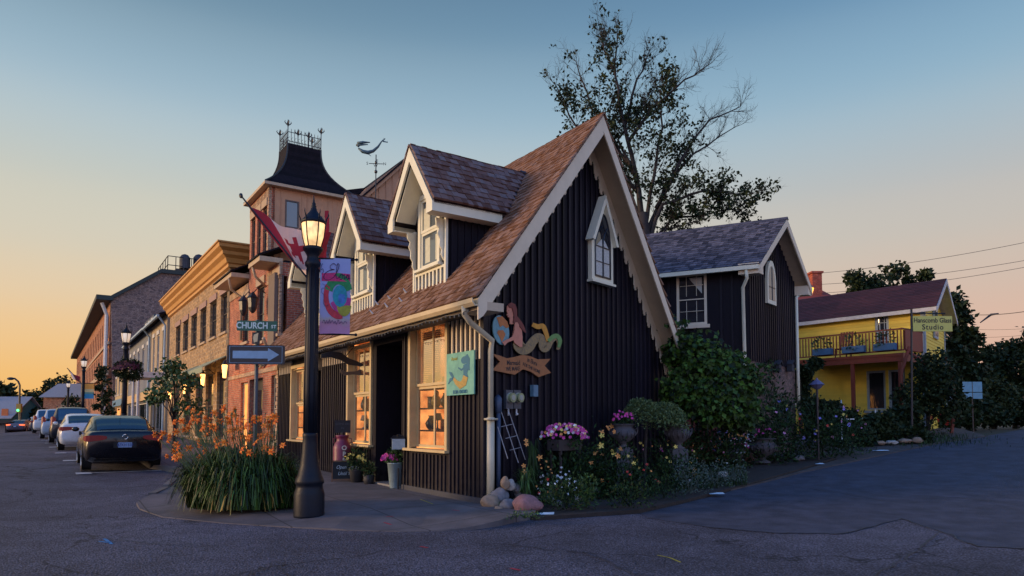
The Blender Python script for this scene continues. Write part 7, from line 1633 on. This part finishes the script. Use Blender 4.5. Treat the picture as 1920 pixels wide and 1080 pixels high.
# raised trough of petunias against the gable
p=onplane(1050,832,H(0,.25),GN); g=gz(p.x,p.y); o=thing('flower_trough',V((p.x,p.y,g)),'raised dark trough overflowing with pink yellow and white flowers','planter')
m=MB(); m.bx(p-T*.38-GN*.02-Z*.12,T*.76,GN*.28,Z*.2); m.build('trough',M('dark_oak',(0,0,0)),o)
for a_ in(-.33,.28):
    for b_ in(.0,.22): m=MB(); m.bx(V((p.x,p.y,g-.05))+T*a_+GN*b_,T*.04,GN*.04,Z*(p.z-g-.07)); m.build('leg',M('dark_oak',(0,0,0)),o)
f=MB(); leafcloud(f,p+GN*.1+Z*.12,(.45,.3,.22),620,.07,.035,hollow=.1); f.build('foliage',G1,o,uv=False)
for mt_,n_,s_ in((PK_,60,.03),(PP,16,.026),(YL,12,.032),(WH,10,.03),(OR2,8,.03)): blossoms(o,p+GN*.1+Z*.1,(.47,.34,.32),n_,mt_,s_)
m=MB(); q=gray(999,885); m.tube([q,V((q.x,q.y,1.25))],.025,6); m.build('bed_stake',M('blue_grey_pipe',(0,0,0)),None,label='short blue grey stake standing among the lilies',cat='stake')
# small garden things further along
p=onWG(1445,700)+GN*.1
for x,y,lb in((1452,690,'dark birdhouse on the left of the stone corner'),(1476,689,'dark birdhouse beside the wing downspout')):
    q=onWG(x,y)+GN*.02; o=thing('birdhouse',q,lb,'birdhouse','birdhouses on the stone wall'); m=MB(); m.bx(q-T*.1-Z*.13,T*.2,GN*.16,Z*.22); m.build('body',M('birdhouse_grey',(.04,.04,.05),rough=.8),o); m=MB(); m.prism([q-T*.14+Z*.08,q+Z*.2,q+T*.14+Z*.08,q+T*.14+Z*.1,q+Z*.23,q-T*.14+Z*.1],GN*.2); m.build('roof',M('birdhouse_grey',(0,0,0)),o)
    m=MB(); disc(m,q-Z*.02,.03,.16,.163); m.build('entry_hole',M('hole_black',(.003,.003,.003)),o)
p=gray(1535,862); k=p.y/1280; zt=atY(1535,722,p.y).z; o=thing('garden_lantern',p,'violet grey garden lantern on a post among the dark shrubs','garden lamp')
m=MB(); m.tube([p,V((p.x,p.y,zt-.1))],.03,6); m.build('post',DARKM,o); m=MB(); c=V((p.x,p.y,zt)); m.lathe(c,[(.05,-.12),(.1,-.08),(.16,0),(.2,.01),(.1,.1),(.03,.15),(.02,.2)],8); m.build('lantern_head',M('violet_grey_metal',(.12,.11,.2),rough=.5),o)
p=gray(1579,836); zt=atY(1579,765,p.y).z; o=thing('garden_ornament',p,'white bottle shaped ornament on a post near the deck','ornament'); m=MB(); m.tube([p,V((p.x,p.y,zt))],.02,6); m.cbx(V((p.x+.15,p.y,zt-.35)),V((.5,0,0)),V((0,.03,0)),Z*.03); m.build('post',WHITE,o); m=MB(); m.lathe(V((p.x,p.y,zt)),[(.05,-.2),(.07,-.1),(.07,.05),(.03,.12),(.02,.25)],8); m.build('bottle',M('pale_blue_glass',(.3,.45,.55),rough=.3),o)
p=gray(1643,822); m=MB(); m.tube([p,V((p.x,p.y,atY(1643,768,p.y).z))],.018,6); m.build('garden_stake',WHITE,None,label='thin white stake in front of the yellow house',cat='stake')
m=MB()
for pts in([(1688,812),(1690,700),(1705,650)],[(1784,812),(1790,760),(1783,690),(1770,668)],[(1700,655),(1740,690),(1778,745)]): m.tube([atY(x,y,24.5) for x,y in pts],.06,6)
m.build('arbour',REDW,None,label='curved red wooden arbour beside the yellow house',cat='arbour')
m=MB(); q=atY(1762,800,25.2); m.tube([atY(1762,712,25.2),atY(1785,752,24.9)],.04,5); m.build('white_handrail',WHITE,None,label='white slanting handrail under the red arbour',cat='handrail')
# hanging shop sign of the glass studio
Ys=22.5; c=atY(1748,607,Ys); o=thing('studio_sign',V((atY(1710,790,Ys).x,Ys,1.25)),'pale yellow hanging sign reading Hanscomb Glass Studio on a black post','sign')
w_=(1786-1711)*Ys/1280; h_=(620-591)*Ys/1280
m=MB(); m.tube([V((atY(1709,790,Ys).x,Ys,1.0)),atY(1709,580,Ys)],.035,6); m.tube([atY(1709,587,Ys),atY(1772,588,Ys)],.02,5); m.build('post',DARKM,o)
yr2=V((1,.02,0)).normalized(); m=MB(); m.cbx(c,yr2*w_,V((0,.04,0)),Z*h_); bd=m.build('board',M('pale_yellow_sign',(.62,.55,.12),rough=.5,var=.08),o)
for tx,dz,sz in(('Hanscomb Glass',.105,.225),('Studio',-.12,.245)): lettering(tx,sz,c+Z*dz-V((0,.023,0)),yr2,Z,INKB,bd,sx=.84 if 'H' in tx else 1.0,ext=.003,space=1.0 if 'H' in tx else 1.15,bold=.003)
# blue road sign on the right
Yb=27; c=atY(1822,733,Yb); o=thing('road_sign',V((c.x,Yb,1.25)),'small pale blue double road sign at the dark hedge','road sign')
m=MB(); m.tube([V((c.x,Yb,1.0)),c+Z*.3],.03,6); m.build('post',DARKM,o)
for dx in(-.20,.2):
    for dz in (.16,-.19): m=MB(); m.cbx(c+V((dx,-.04,dz)),V((.37,0,0)),V((0,.01,0)),Z*(.40 if dz>0 else .24)); m.build('sign_plate',M('pale_blue_sign',(.14,.32,.42),rough=.5),o)
# ------------------------------------------------------------------ weather vane
pv=onplane(682,372,S(DS[1]),D); pv=S(DS[1]+.1,-.25,DZR); wv=thing('weather_vane',pv,'copper mermaid weather vane on the ridge of the middle dormer','weather vane')
k=pv.y/1280; zt_=lambda y: atY(684,y,pv.y).z
m=MB(); m.tube([pv-Z*.05,V((pv.x,pv.y,zt_(290)))],.014,6); m.blob(V((pv.x,pv.y,zt_(322))),.04,.04,.045,10,8,0); m.blob(V((pv.x,pv.y,zt_(305))),.03,.03,.04,10,8,0); m.build('rod',DARKM,wv)
m=MB(); c=V((pv.x,pv.y,zt_(307)))
for d in(V((1,.1,0)),V((-.1,1,0))): m.tube([c-d*.17,c+d*.17],.009,5)
m.build('direction_arms',DARKM,wv)
lettering('N',.1,c+V((.21,.02,0)),V((1,0,0)),Z,DARKM,wv,ext=.006); lettering('S',.1,c+V((-.21,-.02,0)),V((1,0,0)),Z,DARKM,wv,ext=.006); lettering('E',.1,c+V((.06,-.17,.0)),V((1,0,0)),Z,DARKM,wv,ext=.006); lettering('W',.1,c+V((-.05,.2,.03)),V((1,0,0)),Z,DARKM,wv,ext=.006)
VERD=M('verdigris_copper',(.05,.10,.12),rough=.5,var=.35,vs=12)
def VP(x,y,o=0): return atY(x,y,pv.y+o)
m=MB(); m.tube([VP(672,278),VP(680,284),VP(690,286),VP(700,283),VP(709,275),VP(715,266),VP(719,262)],[.02,.045,.05,.04,.028,.016,.01],8)
m.build('body',VERD,wv,True); m=MB(); m.blob(VP(672,273),.035,.03,.04,8,6,.1); m.tube([VP(670,269),VP(680,267),VP(694,267)],[.04,.035,.01],6); m.tube([VP(668,272),VP(690,271)],[.03,.01],6); m.build('hair',VERD,wv,True)
m=MB(); m.tube([VP(717,264),VP(722,260,.03),VP(718,259)],[.02,.014,.003],5); m.tube([VP(718,265),VP(727,267),VP(726,264)],[.018,.012,.003],5); m.tube([VP(690,288),VP(696,293)],[.015,.004],5); m.build('fin',VERD,wv)
# ------------------------------------------------------------------ litter, poles, wires
for x,y,w1,lb in((1020,968,20,'white paper scrap at the garden corner kerb'),(1345,929,14,'white paper scrap lying on the road edge'),(1538,872,8,'small white scrap by the gravel verge'),(1652,847,16,'pale scraps on the verge beside the far garden')):
    p=gray(x,y,-.05); k=p.y/1280; m=MB(); a_=w1*k
    m.add([p+V((-a_,0,.02)),p+V((a_*.9,-.05,.03)),p+V((a_,.12,.045)),p+V((-a_*.8,.14,.02)),p+V((0,.05,.05))],[(0,1,4),(1,2,4),(2,3,4),(3,0,4)]); m.build('paper_scrap',M('paper_blue_white',(.5,.6,.65),rough=.8),None,label=lb,cat='litter')
WIRE=M('wire_black',(.05,.045,.05),rough=.6)
def wire(x0,y0,Y0_,x1,y1,Y1_,lb,sag=.5,r=.02):
    a_,b_=atY(x0,y0,Y0_),atY(x1,y1,Y1_); m=MB(); m.tube([a_+(b_-a_)*(i/20)-Z*sag*4*(i/20)*(1-i/20) for i in range(21)],r,4); m.build('power_line',WIRE,None,uv=False,label=lb,cat='power line',group='power lines over the yellow house')
for y0,y1,lb in((515,440,'topmost power line crossing the sky above the yellow house'),(535,476,'second power line crossing above the maroon roof'),(552,488,'third power line down above the maroon roof')): wire(1500,y0,60,1990,y1,50,lb,.4)
for y0,y1,lb in((612,610,'power line just below the insulator'),(628,620,'second line below the insulator at the right'),(640,634,'lowest thin power line at the right edge')): wire(1800,y0+4,60,1990,y1,50,lb,.2,.016)
wire(1815,590,50,1990,570,45,'cable carrying the dark insulator at the right edge',.25,.03)
c=atY(1858,590,49); m=MB(); m.tube([atY(1838,605,49),c,atY(1872,588,49)],[.04,.09,.05],6); m.build('insulator',DARKM,None,label='dark insulator hanging on the right hand cable',cat='insulator')
# far street furniture
def far_lamp(x,yt,Y,label,lit=False):
    p,h=tpx(x,yt,0,Y); o=clone(lamp0,p,0,label); return o
def gY(x,Y): q=atY(x,790,Y); return V((q.x,q.y,gz(q.x,q.y)))
lamp0=lamp_post(gY(232,31),'dark street lamp with a hanging flower basket beyond the sedan','street lamps',H_=1.15+(790-612)*31/1280,lit=False,detail=False)
p=atY(240,694,31); hb2=thing('hanging_basket',p,'round basket of dark red flowers hung on the middle street lamp','hanging basket')
f=MB(); leafcloud(f,p,(.62,.55,.5),2200,.12,.06,hollow=.45); f.build('foliage',LF,hb2,uv=False); blossoms(hb2,p+Z*.0,(.62,.55,.45),190,FM('dark_red',(.10,.012,.022)),.05)
m=MB(); m.tube([V((lamp0.location.x,31,p.z+.7)),p+Z*.75,p+Z*.3],.02,5); m.build('hanger',DARKM,hb2)
l2=clone(lamp0,gY(154,52),0,'dark street lamp beside the striped banner down the street',1.06)
l3=clone(lamp0,gY(126,62),0,'furthest street lamp with a pale head near the grey roof',.82)
c=atY(164,733,52); bn=thing('street_banner',c,'orange yellow and blue striped banner on the far lamp','banner','far banners'); w_=24*52/1280; h_=29*52/1280
for i,(cc,u0,u1) in enumerate(((( .7,.3,.05),.62,1),((.6,.45,.2),.42,.62),((.12,.25,.2),.3,.42),((.03,.22,.38),.0,.3))):
    m=MB(); m.bx(c+V((-w_/2,0,-h_/2+h_*u0)),V((w_,0,0)),V((0,.03,0)),Z*h_*(u1-u0)); m.build('banner_band',M('banner_stripe_%s'%('orange','sand','green','blue')[i],cc,rough=.8,var=.15),bn)
m=MB(); m.tube([c+V((-w_/2-.3,0,h_/2)),c+V((w_/2,0,h_/2))],.03,5); m.build('banner_arm',DARKM,bn)
a_,b_=atY(126,690,52),atY(150,716,52); fg=thing('flag',a_,'small red and white flag on a slanted pole far down the street','flag')
m=MB(); m.tube([a_,b_,atY(154,722,52)],.03,5); m.build('flag_pole',DARKM,fg)
m=MB(); m.prism([a_,atY(138,702,52),atY(150,706,52.4),atY(149,716,52.2),atY(139,712,52)],V((0,.03,0))); m.build('red_cloth',FR,fg); m=MB(); m.prism([atY(131,696,51.9),atY(136,701,51.9),atY(142,712,51.9),atY(137,711,51.9)],V((0,-.02,0))); m.build('white_cloth',FW,fg)
o=thing('road_lamp',V((atY(37,790,90).x,90,0)),'tall curved arm road lamp at the street end','street lamp'); m=MB(); m.tube([V((atY(37,790,90).x,90,0)),atY(37,722,90),atY(34,715,90),atY(28,710,90),atY(20,709,90)],.12,6); m.build('pole',DARKM,o); m=MB(); m.blob(atY(20,710,90),.5,.3,.2,8,6,0); m.build('lamp_head',DARKM,o)
o=thing('traffic_signal',V((atY(36,790,88).x,88,0)),'traffic signal showing green under the curved road lamp','traffic light'); c=atY(36,765,88); m=MB(); m.cbx(c,V((.6,0,0)),V((0,.3,0)),Z*1.1); m.build('housing',M('signal_yellow',(.35,.2,.03),rough=.6),o); m=MB(); m.tube([c-Z*.3+V((0,-.2,0)),c-Z*.3+V((0,-.26,0))],.16,10); m.build('green_lens',emitmat('green_light',(.1,1,.3),2.5),o); m=MB(); m.tube([V((c.x,88.3,0)),V((c.x,88.3,c.z))],.1,6); m.build('pole',DARKM,o)
# ------------------------------------------------------------------ vehicles
def catmull(tab,x):
    if x<=tab[0][0]: return tab[0][1]
    if x>=tab[-1][0]: return tab[-1][1]
    for i in range(len(tab)-1):
        if tab[i][0]<=x<=tab[i+1][0]:
            u=(x-tab[i][0])/(tab[i+1][0]-tab[i][0]); u=u*u*(3-2*u)*.5+u*.5; return tab[i][1]+(tab[i+1][1]-tab[i][1])*u
SED=dict(L=5.0,hw=[(0,.80),(.05,.855),(.2,.89),(.6,.91),(2.5,.925),(4.2,.90),(4.7,.84),(4.95,.72),(5,.6)],top=[(0,.95),(.04,1.01),(.12,1.03),(.9,1.05),(1.6,1.0),(3.4,.97),(4.2,.9),(4.8,.74),(5,.55)],
 gh=[(.62,1.02),(.95,1.2),(1.35,1.37),(1.8,1.455),(2.4,1.465),(2.9,1.39),(3.3,1.22),(3.8,.97)],rg=(.74,1.34),ws=(2.95,3.66),sg=(1.12,3.35),axle=(1.0,3.85),r=.335,belt=1.0)
SUV=dict(L=4.7,hw=[(0,.78),(.05,.86),(.2,.9),(.6,.92),(2.5,.925),(4.0,.90),(4.4,.84),(4.65,.72),(4.7,.6)],top=[(0,.98),(.04,1.05),(.12,1.08),(.9,1.08),(1.6,1.06),(3.2,1.05),(4.0,1.0),(4.5,.86),(4.7,.6)],
 gh=[(.05,1.05),(.16,1.35),(.34,1.68),(.7,1.76),(1.8,1.79),(2.4,1.76),(2.9,1.6),(3.5,1.06)],rg=(.09,.33),ws=(2.6,3.4),sg=(.5,3.0),axle=(.85,3.6),r=.36,belt=1.08)
TYRE=M('tyre_rubber',(.012,.012,.013),rough=.8,var=.2); RIM=M('alloy_rim',(.25,.26,.28),rough=.35,metal=.8); TAIL=M('tail_lamp_red',(.22,.006,.012),rough=.25,var=.1,vs=20,bump=0); CARG=glassmat('car_glass',(.01,.035,.05),.06,0,1.0); CHR=M('chrome_trim',(.5,.52,.55),rough=.15,metal=1,bump=0)
def car(P,fwd,kind,paint,label,name='parked_car',sc_=1.0,group='cars parked along the kerb',plate=None,glow=None,badge=False):
    K=kind; lf=V((-fwd.y,fwd.x,0)); o=thing(name,P,label,'car',group)
    W=lambda f,l,z: V(P)+fwd*f*sc_+lf*l*sc_+Z*z*sc_
    m=MB(); fs=[0,.02,.05,.1,.18,.3]+[.3+(K['L']-.6)*i/16 for i in range(1,17)]+[K['L']-.18,K['L']-.08,K['L']-.02,K['L']]; sec=[]
    for f in fs:
        h=catmull(K['hw'],f); t=catmull(K['top'],f); e=min(f,K['L']-f); lo=.34-.12*smooth(e,0,.2)
        ring=[(0,lo),(.78,lo),(.93,lo+.05),(.985,lo+.16),(1.0,.56),(.995,.68),(.975,.80 if t>.9 else t*.85),(.93,t-.07),(.84,t-.015),(.6,t+.005),(0,t+.015)]
        pts=[(-a*h,z) for a,z in ring[::-1]][:-1]+[(a*h,z) for a,z in ring]
        sec.append([W(f,l,z) for l,z in pts])
    n=len(sec[0]); vs=[p for s in sec for p in s]; fc=[(i*n+k,i*n+k+1,(i+1)*n+k+1,(i+1)*n+k) for i in range(len(sec)-1) for k in range(n-1)]+[tuple(range(n))[::-1],tuple(range((len(sec)-1)*n,len(sec)*n))]
    m.add(vs,fc); 
    def GH(f,s,off=0):    # s -1..1 across the cabin
        z=catmull(K['gh'],f); h=catmull(K['hw'],f)*.93; a=abs(s); b=K['belt']-.03; hi=max(z,b+.02)
        tab_=[(0,(0,hi)),(.45,(.55*h,hi-.012)),(.66,(.735*h,hi-.045)),(.74,(.775*h,hi-.09 if hi-.09>b else b)),(1,(h,b))]
        for i in range(4):
            if a<=tab_[i+1][0]+1e-9:
                u=(a-tab_[i][0])/(tab_[i+1][0]-tab_[i][0]); q0,q1=tab_[i][1],tab_[i+1][1]; l,zz=q0[0]+(q1[0]-q0[0])*u,q0[1]+(q1[1]-q0[1])*u; break
        sg=1 if s>=0 else -1; k=off
        return W(f+(-k if f<1.6 and a<.66 else 0)+(k if f>2.4 and a<.66 else 0),sg*(l+(k if a>=.66 else 0)),zz+(k if a<.75 else 0))
    g0,g1=K['gh'][0][0],K['gh'][-1][0]; ss=[-1,-.9,-.8,-.74,-.66,-.55,-.45,-.25,0,.25,.45,.55,.66,.74,.8,.9,1]
    nf=22; vs=[GH(g0+(g1-g0)*i/nf,s) for i in range(nf+1) for s in ss]; q=len(ss); m.add(vs,[(i*q+k,i*q+k+1,(i+1)*q+k+1,(i+1)*q+k) for i in range(nf) for k in range(q-1)])
    bd=m.build('body',paint,o,True)
    def patch(f0,f1,s0,s1,name,mat,off=.008,a=10,b=8):
        m=MB(); vs=[GH(f0+(f1-f0)*i/a,s0+(s1-s0)*j/b,off) for i in range(a+1) for j in range(b+1)]; m.add(vs,[(i*(b+1)+j,i*(b+1)+j+1,(i+1)*(b+1)+j+1,(i+1)*(b+1)+j) for i in range(a) for j in range(b)]); return m.build(name,mat,o,True)
    patch(*K['rg'],-.62,.62,'rear_window',CARG); patch(*K['ws'],-.62,.62,'windscreen',CARG)
    for sg in(-1,1):
        s0,s1=K['sg']; mid=(s0+s1)/2+.1
        patch(s0,mid-.05,sg*.78,sg*.97,'side_window',CARG,.008,8,3); patch(mid+.05,s1,sg*.78,sg*.97,'side_window',CARG,.008,8,3)
        for ax_ in K['axle']:
            h=catmull(K['hw'],ax_); c=W(ax_,sg*(h-.12),K['r']); nr=lf*sg; u=fwd; m=MB(); nn_=20
            def ring(r0,r1,d0,d1): 
                for i in range(nn_):
                    a0,a1=2*math.pi*i/nn_,2*math.pi*(i+1)/nn_; e=lambda r,a_,d: c+(u*math.cos(a_)*r+Z*math.sin(a_)*r+nr*d)*sc_
                    m.quad(e(r0,a0,d0),e(r0,a1,d0),e(r1,a1,d1),e(r1,a0,d1))
            r=K['r']; ring(r,r,-.1,.1); ring(r,r*.97,.1,.125); ring(r*.97,r*.68,.125,.125); wh=m.build('tyre',TYRE,o,True)
            m=MB(); ring(.0,r*.25,.12,.12); ring(r*.6,r*.68,.1,.126)
            for i in range(7):
                a0=2*math.pi*i/7; p0=c+nr*.11*sc_; p1=c+(u*math.cos(a0)*r*.64+Z*math.sin(a0)*r*.64+nr*.11)*sc_; m.tube([p0,p1],.035*sc_,4)
            m.build('rim',RIM,wh)
            m=MB(); ring(.0,r*.62,.05,.05); m.build('hub_shadow',TYRE,wh)
            m=MB(); c=W(ax_,sg*(h+.004),K['r']); ring(r*1.0,r*1.2,0,.004); m.build('wheel_arch',TYRE,o)
        m=MB(); c=W(K['ws'][0]+.35,sg*(.99),K['belt']+.06); m.blob(c,.1*sc_,.1*sc_,.07*sc_,10,7,.05); m.build('wing_mirror',paint,o,True)
        tz=catmull(K['top'],.1); 
        if kind is SED: pts=[(-.004,.40,.84,.90),(-.004,.48,.81,.92),(-.004,.60,.79,.93),(-.002,.78,.77,.925),(.05,.862,.77,.92),(.2,.897,.79,.90),(.38,.905,.82,.89)]
        else: pts=[(.03,.66,.85,1.2),(.04,.74,.82,1.3),(.09,.82,.82,1.3),(.2,.88,.85,1.25)]
        m=MB()
        for a_,b_ in zip(pts[:-1],pts[1:]):
            oo=.012; m.quad(W(a_[0]-oo,sg*(a_[1]+oo),a_[2]),W(b_[0]-oo,sg*(b_[1]+oo),b_[2]),W(b_[0]-oo,sg*(b_[1]+oo),b_[3]),W(a_[0]-oo,sg*(a_[1]+oo),a_[3]))
        m.build('tail_light',glow or TAIL,o,True)
    m=MB(); m.bx(W(-.015,-.26,.60),lf*.52*sc_,fwd*.03*sc_,Z*.15*sc_); m.build('plate_recess',TYRE,o)
    m=MB(); m.bx(W(-.022,-.155,.61),lf*.31*sc_,fwd*.01*sc_,Z*.13*sc_); pt=m.build('number_plate',M('plate_pale_blue',(.22,.32,.5),rough=.5),o)
    if plate: lettering(plate,.105*sc_,W(-.024,0,.672),-lf,Z,M('plate_blue_ink',(.02,.05,.2),rough=.5),pt,ext=.002,sx=.8,bold=.002)
    if badge:
        m=MB(); c=W(-.0,0,.885); 
        for i in range(24):
            a0,a1=2*math.pi*i/24,2*math.pi*(i+1)/24; m.tube([c+(lf*math.cos(a0)+Z*math.sin(a0))*.06*sc_,c+(lf*math.cos(a1)+Z*math.sin(a1))*.06*sc_],.008*sc_,4)
        for dx in(-.03,0,.03): m.tube([c+lf*(dx+.015)*sc_+Z*.03*sc_,c+lf*(dx-.015)*sc_-Z*.03*sc_],.007*sc_,4)
        m.build('badge',CHR,o)
        m=MB(); m.tube([W(1.55,0,1.43),W(1.45,0,1.78)],.006*sc_,4); m.build('aerial',DARKM,o)
    if kind is SUV:
        m=MB()
        for sg in(-1,1): m.tube([W(.6,sg*.62,1.80),W(.8,sg*.62,1.84),W(2.3,sg*.62,1.85),W(2.5,sg*.62,1.8)],.02,5)
        m.build('roof_rack',DARKM,o)
    return o
def PAINT(nm,c,r=.28): return M('car_paint_'+nm,c,rough=r,var=.05,vs=2,bump=.02,bs=200,coat=.35,spec=.35)
def at_kerb(x,Y,f0): # left rear wheel column at distance Y -> rear bumper centre
    p=atY(x,790,Y)-N*.88-D*f0; p.z=gz((p+D*2).x,(p+D*2).y)-.09; return p
pA_=(atz(160,880,-.09)+atz(290,880,-.09))*.5; 
car(at_kerb(160,18.7,1.0),D,SED,PAINT('black',(.005,.005,.008)),'black sedan parked nearest, showing its red tail lamps and pale plate',sc_=1.03,plate='BZKH 518',badge=True)
car(at_kerb(113,27.6,1.0),D,SED,PAINT('white',(.6,.62,.62)),'white sedan parked just ahead of the black one',sc_=1.02)
car(at_kerb(97,35.5,.9),D,SUV,PAINT('dark_blue',(.015,.018,.025)),'dark sport utility car between the white sedan and the silver van',sc_=1.05)
car(at_kerb(79,42,.9),D,SUV,PAINT('silver',(.3,.38,.45)),'silver blue van parked ahead of the dark sport utility car',sc_=1.03)
car(at_kerb(64,54,.9),D,SUV,PAINT('white',(0,0,0)),'white car parked beyond the silver van',sc_=1.05)
car(at_kerb(57,64,.9),D,SED,PAINT('grey',(.1,.1,.12)),'furthest grey parked car almost hidden at the kerb',sc_=1.05)
car(V((atY(28,790,80).x,80,gz(atY(28,790,80).x,80)-.09)),V((-.35,.94,0)).normalized(),SED,PAINT('maroon_grey',(.12,.1,.13)),'lone car on the road at the street end with glowing tail lamps','distant_car',1.0,'cars on the road',glow=emitmat('glowing_tail',(1,.15,.05),2.0))
q=atY(1913,790,52); car(V((q.x,52,gz(q.x,52)-.1)),V((.2,1,0)).normalized(),SED,PAINT('teal',(.04,.12,.16)),'small car far up the right hand street','distant_car',1.0,'cars on the road')
